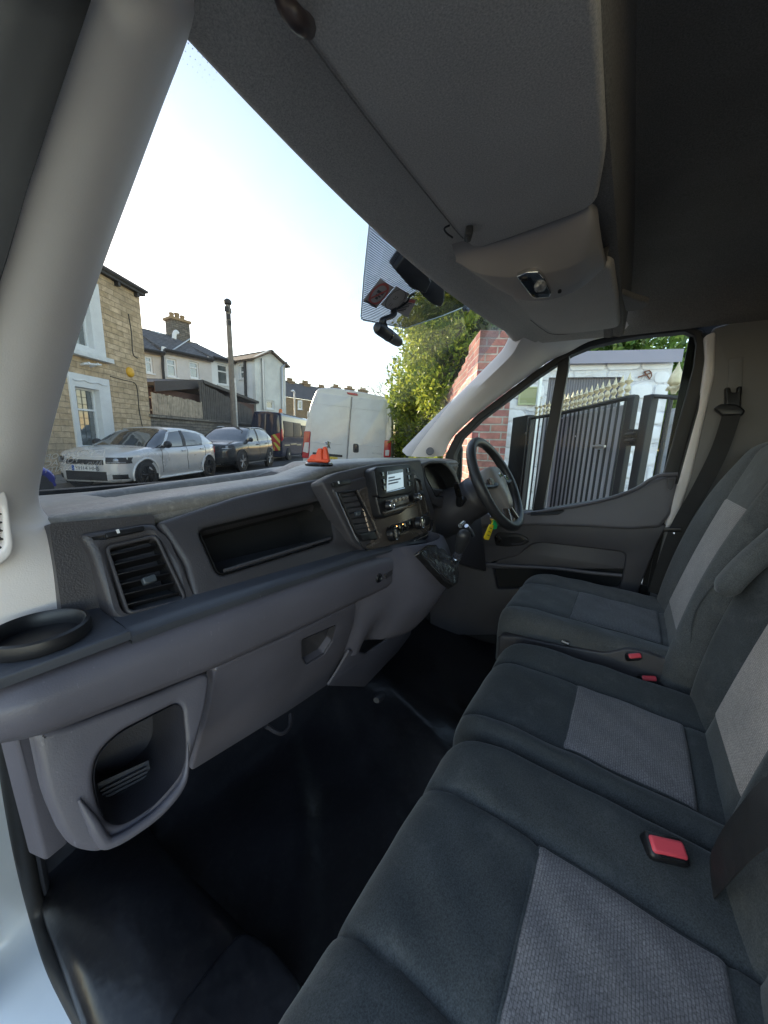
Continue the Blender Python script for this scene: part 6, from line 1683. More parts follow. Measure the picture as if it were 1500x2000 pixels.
# proud faces of the rubble courses catch the light
mb = MB(); rr_ = random.Random(5); Lw = np.linalg.norm(Rx - Lx); z = GZ + .05; k = 0
qa, qb = sorted(((q0 - Lx) @ bd, (q1 - Lx) @ bd))
while z < zt - .12:
    hgt = rr_.uniform(.19, .27); u = -rr_.uniform(0, .4)
    while u < Lw:
        wd = rr_.uniform(.32, .62)
        u0, u1 = max(.02, u + .012), min(Lw - .01, u + wd - .012)
        if u1 - u0 > .08 and not (u1 > qa - .04 and u0 < qb + .04 and z < q0[2] + .02) and z + hgt < zt:
            th = rr_.uniform(.012, .035)
            P = [Lx + bd * (u0 + rr_.uniform(0, .03)) + V3((0, 0, z + .012)), Lx + bd * u1 + V3((0, 0, z + .012 + rr_.uniform(0, .02))), Lx + bd * (u1 - rr_.uniform(0, .04)) + V3((0, 0, z + hgt - .012)), Lx + bd * u0 + V3((0, 0, z + hgt - .012 - rr_.uniform(0, .02)))]
            mb.plate(rounded([p + bn * th for p in P], .07, 4), bn, th + .02, bev=.011, nb=3, back=False)
        u += wd
    z += hgt
obj('stone_faces', mb, M('white_masonry_paint', (.82, .80, .835), .8, .06, 2.5, .7, 18, .012), ob, 60)
rows = []
nr = 56
for i in range(nr + 1):
    t = i / nr; p = q0 * (1 - t) + q1 * t; q = q3 * (1 - t) + q2 * t; o_ = bn * (-.08 + .012 * (i % 2)); rows.append([p + o_, q + o_])
obj('shutter', MB().slab(rows, -bn * .005), M('dark_shutter', (.17, .16, .185), .55, .06, 2), ob, 0)
fq = [bpn(x, y) for x, y in ((960, 690), (1328, 685))]
fa, fb = V3((fq[0][0], fq[0][1], 0)), V3((fq[1][0], fq[1][1], 0))
fh_ = PL_[2]; 
obj('fascia', MB().box((fa + fb) / 2 + bn * .12 + V3((0, 0, fh_ - .10)), (np.linalg.norm(fb - fa), .03, .20), ax=(bd, bn, (0, 0, 1))), m_fasc, ob, 0)
obj('roof', MB().box((fa + fb) / 2 - bn * .65 + V3((0, 0, fh_ - .03)), (np.linalg.norm(fb - fa), 1.5, .06), ax=(bd, bn, (0, 0, 1))), m_fasc, ob, 0)
obj('end_wall', MB().box(Rx - bd * .15 - bn * .8 + V3((0, 0, (GZ + zt) / 2)), (.298, 1.0, zt - GZ - .01), ax=(bd, bn, (0, 0, 1))), m_wst, ob, 0, uv=True)
vg = [bpn(x, y) for x, y in ((1014, 756), (1054, 755), (1053, 792), (1014, 793))]
vq_ = [V3((vg[0][0], vg[0][1], vg[0][2])), V3((vg[1][0], vg[1][1], vg[0][2])), V3((vg[1][0], vg[1][1], vg[2][2])), V3((vg[0][0], vg[0][1], vg[2][2]))]
m_vgr = M('cream_vent', (.52, .54, .33), .6, .06)
mb = MB(); c = np.mean(vq_, 0); mb.plate([p + bn * .06 for p in vq_], bn, .05, [[p + (c - p) * .16 + bn * .06 for p in vq_]], bev=.006)
vg_ = obj('vent_grille', mb, m_vgr, ob, 30); WLOC[vg_.name] = WLOC[ob.name]
mb = MB(); vw_, vh_ = np.linalg.norm(vq_[1] - vq_[0]), vq_[0][2] - vq_[3][2]
for k in range(14): mb.box(c + bn * .04 + V3((0, 0, vh_ * .84 * (.5 - (k + .5) / 14))), (vw_ * .82, .004, vh_ * .05), ax=(bd, unit(bn + V3((0, 0, -.6))), np.cross(bd, unit(bn + V3((0, 0, -.6))))))
mb.box(c + bn * .015, (vw_ * .84, .004, vh_ * .84), ax=(bd, bn, (0, 0, 1)))
obj('louvres', mb, m_vgr, vg_)
sq = bpn(1258, 735)
mb = MB(); sp0 = sq + bn * .03
ux, uz = bd, V3((0, 0, 1.0))
mb.tube([sp0 - ux * .10 - uz * .02, sp0 + ux * .09 + uz * .05], .012, 6); mb.tube([sp0 - ux * .02 + uz * .07, sp0 + ux * .08 - uz * .05], .012, 6)
mb.tube([sp0 + ux * .09 + uz * .05, sp0 + ux * .05 + uz * .09, sp0 - ux * .02 + uz * .07], .010, 6); mb.tube([sp0 + ux * .08 - uz * .05, sp0 + ux * .10, sp0 + ux * .09 + uz * .05], .008, 6)
obj('iron_bracket', mb, M('rusty_iron', (.20, .09, .06), .8, .3, 30), ob)
lw = [bpn(x, y) for x, y in ((1318, 797), (1380, 799))]
obj('yard_wall', MB().box(V3(((lw[0][0] + lw[1][0]) / 2, (lw[0][1] + lw[1][1]) / 2, (GZ + lw[0][2]) / 2)) + bd * .8, (np.linalg.norm(lw[1][:2] - lw[0][:2]) + 1.6, .2, lw[0][2] - GZ), ax=(bd, bn, (0, 0, 1))), m_wst, None, 0, uv=True, label='low white painted wall running right from the outbuilding under the laurel hedge', cat='wall')
gap_light = bpn(1038, 860) + bn * .25
obj('downpipe_or_gap_light', MB().tube([V3((gap_light[0], gap_light[1], zt - .1)), V3((gap_light[0], gap_light[1], GZ))], .035, 8), m_upvc, ob)  # white tube standing in for light showing through the gate gap

# ================================================================== foliage
def leaf_mat(name, stops, scale=1.2, rough=.45, spec=.35, trans=.35):
    m, t, p, L = base_mat(name)
    out = t.nodes['Material Output']
    n = nd(t, 'ShaderNodeTexNoise', Scale=scale, Detail=3.0); L.new(coords(t), n.inputs['Vector'])
    w_ = nd(t, 'ShaderNodeTexWhiteNoise'); 
    g = t.nodes.new('ShaderNodeNewGeometry'); L.new(g.outputs['Random Per Island'], w_.inputs['Vector'])
    a = nd(t, 'ShaderNodeMath', operation='MULTIPLY_ADD'); L.new(g.outputs['Random Per Island'], a.inputs[0]); a.inputs[1].default_value = .55
    b = nd(t, 'ShaderNodeMath', operation='MULTIPLY'); L.new(n.outputs['Fac'], b.inputs[0]); b.inputs[1].default_value = .5
    L.new(b.outputs[0], a.inputs[2])
    c = ramp(t, a.outputs[0], stops)
    L.new(c, p.inputs['Base Color']); p.inputs['Roughness'].default_value = rough; p.inputs['Specular IOR Level'].default_value = spec
    tr = nd(t, 'ShaderNodeBsdfTranslucent'); L.new(c, tr.inputs[0])
    mx = nd(t, 'ShaderNodeMixShader'); mx.inputs[0].default_value = trans
    L.new(p.outputs[0], mx.inputs[1]); L.new(tr.outputs[0], mx.inputs[2]); L.new(mx.outputs[0], out.inputs[0])
    return m
def leaves(centres, size, rng, droop=.3, asp=.5, jit=.5, aim=None):
    """folded leaf blades at the given points, as flat arrays"""
    n = len(centres); C_ = np.asarray(centres)
    d = rng.normal(size=(n, 3)); d[:, 2] -= droop
    if aim is not None: d += aim
    d /= np.linalg.norm(d, axis=1)[:, None]
    q = rng.normal(size=(n, 3)); q -= d * np.sum(q * d, 1)[:, None]; q /= np.linalg.norm(q, axis=1)[:, None]
    u = np.cross(d, q)
    s = size * (1 + jit * (rng.random(n) - .5))[:, None]
    p0 = C_ - d * s * .5; p3 = C_ + d * s * .5; fold = u * s * asp * .18
    p1 = C_ - d * s * .08 + q * s * asp * .5 + fold; p2 = C_ - d * s * .08 - q * s * asp * .5 + fold
    V = np.stack([p0, p1, p3, p2], 1).reshape(-1, 3)
    return V, n
def leaf_obj(name, cent, size, mat, par, rng, **kw):
    V, n = leaves(cent, size, rng, **kw)
    off = WLOC[par.name]
    me = bpy.data.meshes.new(name)
    me.vertices.add(4 * n); me.vertices.foreach_set('co', (V - off).astype(np.float32).ravel())
    me.loops.add(6 * n); base = np.arange(n)[:, None] * 4
    me.loops.foreach_set('vertex_index', (base + np.array([[0, 1, 2, 0, 2, 3]])).astype(np.int32).ravel())
    me.polygons.add(2 * n); me.polygons.foreach_set('loop_start', np.arange(2 * n, dtype=np.int32) * 3)
    try: me.polygons.foreach_set('loop_total', np.full(2 * n, 3, dtype=np.int32))
    except Exception: pass
    me.update(calc_edges=True); me.validate()
    me.materials.append(mat)
    o = bpy.data.objects.new(name, me); put(o, par); WLOC[o.name] = off
    return o
def clump_points(rng, clumps, per, spread):
    out = []
    for c, r in clumps:
        k = int(per * r ** 2)
        d = rng.normal(size=(k, 3)); d /= np.linalg.norm(d, axis=1)[:, None]
        rad = r * (rng.random(k) ** .35)[:, None]
        out.append(np.array(c) + d * rad * np.array(spread))
    return np.concatenate(out)
m_lau = leaf_mat('laurel_leaf', [(.15, (.06, .11, .025)), (.45, (.16, .27, .055)), (.8, (.36, .46, .11))], 1.5, .32, .5)
m_hol = leaf_mat('hedge_leaf', [(.12, (.04, .07, .018)), (.4, (.21, .30, .04)), (.75, (.50, .54, .07))], .9, .45, .3)
m_dkl = leaf_mat('ivy_leaf', [(.15, (.045, .06, .03)), (.5, (.10, .125, .06)), (.85, (.2, .2, .09))], .9)
m_aut = leaf_mat('autumn_leaf', [(.15, (.10, .05, .02)), (.5, (.26, .12, .05)), (.85, (.30, .22, .08))], .9)
m_bark = M('bark', (.10, .08, .06), .95, .3, 6, .8, 30, .01)
# laurel hedge behind the outbuilding
lau = thing('laurel_hedge', 'dense glossy laurel hedge standing behind and right of the white outbuilding', 'hedge', V3((PL_[0], PL_[1], GZ)) - bn * 4.2 + bd * 1.0)
cl = []
for i in range(430):
    u = RNG.uniform(-2.6, 4.6); z = RNG.uniform(1.1, 4.6) + .25 * math.sin(u * 2.3)
    dd_ = 1.9 + RNG.uniform(0, .5) if u < 2.0 else RNG.uniform(.7, 1.4)
    c = V3((PL_[0], PL_[1], 0)) + bd * u - bn * dd_; cl.append(((c[0], c[1], z), RNG.uniform(.34, .55)))
leaf_obj('foliage', clump_points(RNG, cl, 560, (1, 1, 1)), .17, m_lau, lau, RNG, droop=.5, asp=.5)
mb = MB()
for i in range(14):
    c = V3((PL_[0], PL_[1], 0)) + bd * (-2.8 + i * .52) - bn * (2.2 if i < 9 else 1.1); mb.tube([(c[0], c[1], GZ), (c[0] + RNG.uniform(-.2, .2), c[1], 2.0), (c[0] + RNG.uniform(-.4, .4), c[1], 3.6)], [.05, .035, .015], 6)
obj('stems', mb, m_bark, lau)
# tall mixed hedge beyond the brick wall, catching the sun
hed = thing('tall_hedge', 'tall sunlit yellow green hedge beyond the brick wall, right of the white van', 'hedge', stn(10, -1.2, GZ))
cl = []
for i in range(330):
    s = RNG.uniform(6.3, 14.0); f = (s - 6.3) / 7.7
    top = 4.75 - .9 * max(0, f - .55) / .45 + .35 * math.sin(s * 2.1) + .2 * math.sin(s * 5.3)
    z = RNG.uniform(.8, top); edge = -.32 + .30 * math.sin(z * 2.2 + s) + .22 * f - .35 * max(0, (z - top + .8) / .8) - .12 * max(0, 1.8 - z)
    n_ = max(edge - abs(RNG.normal(0, .45)), -1.0); r = RNG.uniform(.22, .5) * (1 if z < top - .5 else .75)
    cl.append((stn(s, n_, z), r))
leaf_obj('foliage', clump_points(RNG, cl, 1150, (1, 1, 1.05)), .115, m_hol, hed, RNG, droop=.1, asp=.42)
cl = []
for i in range(130):
    s = RNG.uniform(7.0, 15.0); z = RNG.uniform(.5, 2.0); cl.append((stn(s, -.25 - abs(RNG.normal(0, .25)), z), RNG.uniform(.2, .35)))
leaf_obj('lower_foliage', clump_points(RNG, cl, 600, (1, 1, 1)), .08, m_dkl, hed, RNG, asp=.5)
cl = []
for i in range(120):
    s = RNG.uniform(6.6, 14.5); z = RNG.uniform(.6, 3.9); cl.append((stn(s, -.95 - RNG.uniform(0, .35 + .6 * max(0, (s - 9) / 5)), z), RNG.uniform(.4, .6)))
leaf_obj('inner_foliage', clump_points(RNG, cl, 420, (1, 1, 1)), .18, m_dkl, hed, RNG, asp=.6)
mb = MB()
for i in range(22):
    s = RNG.uniform(6.5, 14); n_ = -.9 + RNG.uniform(-.4, .3); p = stn(s, n_, GZ); q = stn(s + RNG.uniform(-.4, .4), n_ + RNG.uniform(-.3, .4), 2.4); t_ = stn(s + RNG.uniform(-.6, .6), n_ + RNG.uniform(-.2, .6), RNG.uniform(3.4, 4.5)); mb.tube([p, q, t_], [.06, .035, .012], 6)
obj('stems', mb, m_bark, hed)
# low autumn bush past the van, and a bare tree over it
bu = thing('autumn_bush', 'low orange brown autumn bush just right of the white van', 'bush', stn(17, .5, GZ))
cl = [(stn(RNG.uniform(15.5, 18.5), .55 + RNG.uniform(-.5, .35), RNG.uniform(.6, 2.1)), RNG.uniform(.25, .45)) for _ in range(34)]
leaf_obj('foliage', clump_points(RNG, cl, 420, (1, 1, 1)), .10, m_aut, bu, RNG)
obj('stems', merge(*[MB().tube([stn(17 + RNG.uniform(-1, 1), .4, GZ), stn(17 + RNG.uniform(-1, 1), .5, 1.8)], [.03, .012], 5) for _ in range(9)]), m_bark, bu)
bt = thing('bare_tree', 'bare leafless tree with fine twigs left of the sunlit hedge', 'tree', stn(22, 1.0, GZ))
obj('trunk', MB().tube([stn(22, .2, GZ), stn(22, .35, 2.4), stn(22.2, .6, 4.6)], [.13, .10, .05], 8), m_bark, bt)
mb = MB()
def twig(p, d, L_, r, lev):
    q = p + d * L_; mb.tube([p, (p + q) / 2 + RNG.normal(size=3) * L_ * .05, q], [r, r * .75, r * .5], 4)
    if lev:
        for _ in range(4): twig(p + d * L_ * RNG.uniform(.4, 1), unit(d + RNG.normal(size=3) * .5 + V3((0, 0, .12))), L_ * RNG.uniform(.5, .72), r * .5, lev - 1)
for k in range(8):
    z = 2.4 + .3 * k; twig(stn(22, .4 + .03 * k, z), unit(N_ * RNG.uniform(-.2, 1.0) + S_ * RNG.uniform(-.8, .8) + V3((0, 0, .5))), 1.3, .028, 3)
obj('branches', mb, m_bark, bt, 0)
# ================================================================== vehicles
def paint(name, col, metal=0.0, rough=.3):
    m, t, p, L = base_mat(name)
    n = nd(t, 'ShaderNodeTexNoise', Scale=2.0, Detail=6.0); L.new(coords(t), n.inputs['Vector'])
    c = np.array(col)
    L.new(ramp(t, n.outputs['Fac'], [(.3, tuple(c * .9)), (.75, tuple(np.clip(c * 1.06, 0, 1)))]), p.inputs['Base Color'])
    L.new(ramp(t, n.outputs['Fac'], [(.3, (rough * .8,) * 3), (.75, (rough * 1.3,) * 3)]), p.inputs['Roughness'])
    p.inputs['Metallic'].default_value = metal
    p.inputs['Coat Weight'].default_value = .7; p.inputs['Coat Roughness'].default_value = .06
    return m
m_tyre = M('tyre', (.02, .02, .021), .8, .2, 12)
m_rimd = M('dark_alloy', (.05, .05, .052), .35, .1, 9, metal=.7)
m_alloy = M('bright_alloy', (.55, .55, .56), .3, .1, 9, metal=.8)
m_cgl = mirror_glass('car_window', (.02, .025, .03), .02)
m_lampg = M('lamp_glass', (.35, .37, .40), .08, .2, 20, metal=.3)
m_rlamp = M('tail_lamp_red', (.55, .02, .025), .15, .12, 20, coat=.5)
m_wlamp = M('lamp_white', (.75, .72, .72), .15, .05)
m_plw = M('plate_white', (.80, .80, .78), .4, .03)
m_ply = M('plate_yellow', (.80, .58, .05), .4, .03)
m_plk = M('plate_ink', (.01, .01, .01), .5)
m_trimk = M('black_trim', (.018, .018, .02), .5, .15, 15)

def hatch(name, label, spec, pm, rimm, plate=None, group=None):
    """a road car in its own axes (x forwards, y left); spec holds its stations"""
    root = thing(name, label, 'car', (0, 0, 0), group)
    xs = [s[0] for s in spec['body']]
    B = lambda k: (lambda x: float(np.interp(x, xs[::-1], [s[k] for s in spec['body']][::-1])))
    zb, zt, wd = B(1), B(2), B(3)
    XF, XB = xs[0], xs[-1]
    wb_, rw, tw_ = spec['wheels'], spec['rw'], spec['tread']
    def half(x):
        b, t, w_ = zb(x), zt(x), wd(x); h = t - b
        return [(0, b), (w_ * .80, b), (w_ * .95, b + .05), (w_ * .985, b + .2 * h), (w_ * 1.0, b + .42 * h), (w_ * .985, b + .60 * h), (w_ * .995, b + .74 * h), (w_ * .975, b + .86 * h), (w_ * .925, t - .03 * h), (w_ * .86, t), (w_ * .62, t + .022), (w_ * .3, t + .035), (0, t + .04)]
    X = np.unique(np.concatenate([np.linspace(XF, XB, 44), xs]))[::-1]
    loops = []
    for x in X:
        hp = half(x); loops.append([(x, y, z) for y, z in hp] + [(x, -y, z) for y, z in hp[-2:0:-1]])
    body = obj('body', MB().loft(loops), pm, root, 50)
    # greenhouse
    gx = [s[0] for s in spec['cabin']]
    G = lambda k: (lambda x: float(np.interp(x, gx[::-1], [s[k] for s in spec['cabin']][::-1])))
    gz, gw = G(1), G(2)
    def side(x, t, off=0.0):
        b = zt(x) - .015; r = max(gz(x) - .055, b + .002); w0 = wd(x) * .90; w1 = min(w0, gw(x))
        return V3((x, (w0 * (1 - t) + w1 * t) + .03 * math.sin(math.pi * t) + off, b * (1 - t) + r * t))
    GX = np.linspace(gx[0], gx[-1], 40); loops = []
    for x in GX:
        h = [tuple(side(x, t)) for t in np.linspace(0, 1, 6)]; e = h[-1]; zr = max(gz(x), e[2] + .004)
        h += [(x, e[1] * .93, e[2] * .4 + zr * .6), (x, e[1] * .7, zr), (x, e[1] * .3, zr + .012), (x, 0, zr + .016)]
        loops.append(h + [(x, -y, z) for _, y, z in h[-2::-1]])
    obj('windows', MB().loft(loops, True, True), m_cgl, root, 50)
    rx = np.linspace(*spec['roof'], 24); rows = []
    for x in rx:
        e = side(x, 1); zr = max(gz(x), e[2] + .004)
        h = [(x, e[1] + .012, e[2] - .01), (x, e[1] * .95 + .008, e[2] * .4 + zr * .6 + .008), (x, e[1] * .7, zr + .008), (x, e[1] * .3, zr + .02), (x, 0, zr + .024)]
        rows.append(h + [(a, -b, c) for a, b, c in h[-2::-1]])
    obj('roof', MB().slab(rows, (0, 0, -.012)), pm, root, 60)
    def patch(xa0, xa1, xb0, xb1, sg, t0=0, t1=1):
        r = []
        for t in np.linspace(t0, t1, 7):
            a, b = xa0 * (1 - t) + xb0 * t, xa1 * (1 - t) + xb1 * t
            r.append([side(x, t, .008) * V3((1, sg, 1)) for x in np.linspace(a, b, 5)])
        return MB().slab(r, (0, -.012 * sg, 0))
    for sg in (1, -1):
        obj('pillar', patch(*spec['pa'], sg), pm, root, 60)
        obj('pillar', patch(*spec['pb'], sg), m_trimk, root, 60)
        obj('pillar', patch(*spec['pc'], sg), pm, root, 60)
        # window sill moulding, door gaps, handles
        obj('sill_moulding', MB().tube([side(x, .02, .012) * V3((1, sg, 1)) for x in np.linspace(gx[0] - .12, spec['pc'][0], 12)], .011, 6), spec.get('trim', m_trimk), root)
        for dx in spec['gaps']:
            obj('door_gap', MB().tube([(dx + .02 * math.sin(k), sg * (wd(dx) * f + .0005), zb(dx) + q * (zt(dx) - zb(dx))) for k, (f, q) in enumerate(((.985, .2), (1.0, .42), (.985, .6), (.995, .74), (.975, .86), (.925, .97)))], .006, 5), m_trimk, root)
        for dx in spec['handles']:
            obj('door_handle', MB().box((dx, sg * (wd(dx) * .985 + .012), zt(dx) - .115), (.19, .035, .035)), pm, root, bevel=.010)
        mx = spec['mirror']; mp = side(mx, .02, 0) * V3((1, sg, 1))
        mir = obj('door_mirror', MB().lathe(mp + V3((.02, sg * .13, .075)), (1, sg * .1, 0), [(.02, .09), (.06, .07), (.085, .02), (.09, -.03), (.085, -.05), (.001, -.052)], 16), spec.get('mirm', m_trimk), root)
        obj('door_mirror', MB().tube([mp, mp + V3((.0, sg * .10, .04))], .028, 8), m_trimk, root)
        obj('side_skirt', MB().tube([(x, sg * wd(x) * .955, zb(x) + .03) for x in np.linspace(wb_ - rw - .08, -wb_ + rw + .08, 8)], .045, 8, flat=.7), spec.get('skirt', pm), root)
        for wx in (wb_, -wb_):
            yy = sg * (wd(wx) * .995 - .01)
            obj('wheel_arch', MB().lathe((wx, yy - sg * .10, rw), (0, sg, 0), [(rw + .055, 0), (rw + .055, .115), (.05, .116)], 32), m_dark, root)
            ring = [(wx + (rw + .06) * math.cos(a), sg * (wd(wx + (rw + .06) * math.cos(a)) * .998 + .004), rw + (rw + .06) * math.sin(a)) for a in np.linspace(-.25, math.pi + .25, 22)]
            obj('arch_lip', MB().tube(ring, .022, 8), spec.get('archm', pm), root, 60)
            wl = obj('wheel', MB().lathe((wx, yy - sg * .02, rw), (0, sg, 0), [(rw * .66, -.12), (rw * .9, -.12), (rw, -.09), (rw, .02), (rw * .93, .045), (rw * .70, .05), (rw * .66, .03)], 36), m_tyre, root, 40)
            WLOC[wl.name] = WLOC[root.name]
            mb = MB().lathe((wx, yy - sg * .02, rw), (0, sg, 0), [(rw * .70, .02), (rw * .705, .046), (rw * .64, .044), (rw * .62, .0), (rw * .62, -.03), (.02, -.03)], 32)
            obj('rim', mb, m_trimk if rimm is not m_rimd else rimm, wl, 40)
            mb = MB(); n5 = spec.get('spokes', 5)
            for k in range(n5):
                for da in (-.16, .16):
                    a = 2 * math.pi * k / n5 + .3
                    p0 = V3((wx + math.cos(a) * rw * .10, yy + sg * .012, rw + math.sin(a) * rw * .10)); p1 = V3((wx + math.cos(a + da) * rw * .66, yy + sg * .022, rw + math.sin(a + da) * rw * .66))
                    mb.tube([p0, p0 * .5 + p1 * .5 + V3((0, sg * .004, 0)), p1], rw * .052, 5)
            mb.lathe((wx, yy, rw), (0, sg, 0), [(rw * .16, 0), (rw * .15, .02), (.001, .024)], 14)
            obj('spokes', mb, rimm, wl, 30)
    # front
    def fx(y, z):
        for x in np.linspace(XF, XF - 1.0, 120):
            hp = half(x)[1:10]
            if z <= zt(x) + .02 and z >= zb(x) - .02 and np.interp(z, [q[1] for q in hp], [q[0] for q in hp]) >= abs(y): return x
        return XF - 1.0
    def nose(y0, y1, z0, z1, n=16, off=.012, f=.98, skew=0.0, back=0.0):
        r = []
        for k, z in enumerate(np.linspace(z0, z1, 5)):
            r.append([V3((fx(y, z) + off, y, z)) for y in np.linspace(y0, y1, n)])
        return MB().slab(r, (-.02, 0, 0))
    for (kind, y0, y1, z0, z1, mt, bk, sk) in spec['front']:
        obj(kind, nose(y0, y1, z0, z1, back=bk, skew=sk), mt, root, 50)
    for sg in (1, -1):
        (ya, yb, za, zc, bk) = spec['lamps']
        hl = obj('headlight', nose(sg * ya, sg * yb, za, zc, off=.014), m_trimk, root, 50)
        WLOC[hl.name] = WLOC[root.name]
        ym = sg * (ya * .5 + yb * .5)
        obj('lens', MB().lathe((fx(ym, (za + zc) / 2) + .0, ym, (za + zc) / 2), (1, sg * .5, .1), [(.05, -.03), (.052, .01), (.03, .022), (.001, .026)], 14), m_lampg, hl)
        obj('lens', nose(sg * (ya + .02), sg * (yb - .04), za + .012, za + .035, off=.02), m_lampg, hl)
        tl = spec['tail']
        r = [[V3((XB + .30 * (1 - q) - .02, sg * (wd(XB + .30 * (1 - q)) * .99 + .012), z)) for q in np.linspace(0, .9, 6)] for z in np.linspace(tl[0], tl[1], 4)]
        obj('tail_light', MB().slab(r, (0, -.012 * sg, 0)), m_rlamp, root, 50)
    if plate:
        pz = spec['platez']; px_ = fx(.1, spec['platez']) + .03
        pl = obj('number_plate', MB().box((px_, 0, pz), (.012, .54, .125)), m_plw, root)
        WLOC[pl.name] = WLOC[root.name]
        obj('blue_band', MB().box((px_ + .007, -.235, pz), (.002, .055, .115)), M('plate_blue', (.03, .12, .45), .4), pl)
        obj('lettering', text_mb(plate, (px_ + .0075, -.185, pz - .042), (0, 1, 0), (0, 0, 1), .118, .001, wx=.98), m_plk, pl, 0)
    if spec.get('rails'):
        for sg in (1, -1):
            obj('roof_rail', MB().tube(smooth_path([side(x, 1, 0) * V3((1, sg, 1)) + V3((0, -sg * .02, q)) for x, q in spec['rails']], 4), .018, 8), m_alloy, root)
    return root
def drive(root, s, n, rz, sc=(1, 1, 1)):
    p = stn(s, n, GZ + .004); root.location = p; root.rotation_euler = (0, 0, rz); root.scale = sc
sil = dict(
    body=[(2.04, .26, .66, .36), (2.02, .21, .72, .50), (1.95, .19, .775, .64), (1.80, .18, .82, .755), (1.5, .18, .875, .82), (1.1, .18, .92, .84), (.85, .18, .93, .845), (0, .18, .94, .845), (-.9, .18, .97, .85), (-1.5, .19, 1.0, .835), (-1.8, .22, 1.0, .78), (-1.97, .28, .96, .68), (-2.03, .36, .86, .6)],
    cabin=[(1.02, .945, .76), (.70, 1.12, .70), (.42, 1.27, .64), (.16, 1.365, .60), (-.2, 1.405, .59), (-.7, 1.40, .585), (-1.2, 1.36, .575), (-1.55, 1.29, .57), (-1.8, 1.14, .62), (-1.93, 1.0, .70)],
    roof=(.14, -1.62), pa=(1.02, .86, .26, .12), pb=(-.20, -.33, -.30, -.42), pc=(-1.12, -1.90, -1.34, -1.62), gaps=(.78, -.27, -1.18), handles=(-.10, -.98), mirror=.62, wheels=1.33, rw=.315, tread=.2,
    front=[('grille', -.40, .40, .575, .675, m_trimk, .05, 0), ('lower_intake', -.44, .44, .24, .43, m_trimk, 0, 0), ('fog_surround', .54, .74, .27, .37, m_trimk, 0, 0), ('fog_surround', -.74, -.54, .27, .37, m_trimk, 0, 0)],
    lamps=(.45, .77, .60, .73, .12), tail=(.72, .92), platez=.50)
c1 = hatch('parked_car', 'silver hatchback with black alloy wheels and a white plate before the sandstone house', sil, paint('silver_paint', (.70, .70, .695), .25, .3), m_rimd, 'YH14 HHS', 'cars parked along the far kerb')
drive(c1, 9.25, 6.58, ST + math.pi)
em = obj('bonnet_badge', MB().lathe((0, 0, 0), (1, 0, 0), [(.045, 0), (.04, .01), (.001, .012)], 16), m_chrome, None)
em.parent = c1; em.location = (2.045, -.27, .635)
suv = dict(
    body=[(2.19, .34, .74, .50), (2.16, .26, .84, .64), (2.05, .24, .92, .78), (1.8, .24, .98, .87), (1.3, .24, 1.04, .905), (.95, .24, 1.07, .91), (0, .24, 1.06, .91), (-.9, .24, 1.10, .915), (-1.6, .26, 1.13, .90), (-1.95, .30, 1.12, .84), (-2.14, .36, 1.04, .76), (-2.2, .44, .94, .68)],
    cabin=[(1.12, 1.075, .84), (.75, 1.29, .78), (.40, 1.47, .71), (.12, 1.555, .67), (-.3, 1.59, .655), (-.9, 1.58, .65), (-1.4, 1.54, .64), (-1.75, 1.46, .64), (-1.95, 1.30, .70), (-2.08, 1.12, .78)],
    roof=(.10, -1.80), pa=(1.12, .96, .24, .10), pb=(-.22, -.34, -.28, -.40), pc=(-1.35, -2.05, -1.62, -1.84), gaps=(.85, -.28, -1.25), handles=(-.08, -1.02), mirror=.70, wheels=1.35, rw=.36, tread=.22,
    front=[('grille', -.46, .46, .72, .86, m_trimk, .04, 0), ('chrome_vee', -.34, .34, .66, .72, m_chrome, 0, 0), ('lower_intake', -.62, .62, .30, .50, m_trimk, 0, 0), ('skid_plate', -.50, .50, .28, .33, m_alloy, 0, 0)],
    lamps=(.54, .84, .80, .92, .10), tail=(.85, 1.05), platez=.56, trim=m_chrome, archm=m_trimk, skirt=m_trimk, mirm=None, rails=[(.05, 0), (-.05, .05), (-.9, .06), (-1.6, .05), (-1.72, .0)])
suv['mirm'] = paint('suv_mirror', (.02, .022, .025), .3, .25)
c2 = hatch('parked_car', 'dark charcoal crossover with silver roof rails and bright alloy wheels, behind the silver hatchback', suv, paint('charcoal_paint', (.022, .025, .028), .4, .22), m_alloy, None, 'cars parked along the far kerb')
drive(c2, 13.95, 6.5, ST + math.pi)
# ---- a blue scooter, mostly hidden by the left screen pillar
so = at_n(92, 1000, 6.1); so = V3((so[0], so[1], GZ)) - S_ * .72
sc2 = thing('motor_scooter', 'blue motor scooter of which a sliver shows by the left screen pillar above the wiper', 'scooter', so)
m_blue = paint('blue_paint', (.03, .04, .34), .2, .25)
def sc_p(u, z, v=0.0): return so + S_ * u + N_ * v + V3((0, 0, z))
for u in (-.62, .62):
    w_ = obj('wheel', MB().lathe(sc_p(u, .27) - N_ * .05, N_, [(.14, 0), (.24, 0), (.27, .025), (.27, .075), (.24, .10), (.14, .10)], 28), m_tyre, sc2, 40); WLOC[w_.name] = WLOC[sc2.name]
    obj('rim', MB().lathe(sc_p(u, .27) - N_ * .04, N_, [(.145, 0), (.145, .08), (.04, .085), (.001, .09)], 20), m_alloy, w_, 40)
obj('front_shield', MB().tube([sc_p(.52, .35), sc_p(.44, .62), sc_p(.36, .88), sc_p(.34, 1.0)], [.10, .19, .16, .08], 14, flat=.55), m_blue, sc2, 60)
obj('front_mudguard', MB().tube(smooth_path([sc_p(.90, .30), sc_p(.80, .52), sc_p(.62, .58), sc_p(.42, .5)], 4), [.05] * 2 + [.085] * 9 + [.05] * 2, 10), m_blue, sc2, 60)
obj('footboard', MB().box(sc_p(.1, .28), (.6, .3, .07), rz=ST), m_trimk, sc2, bevel=.02)
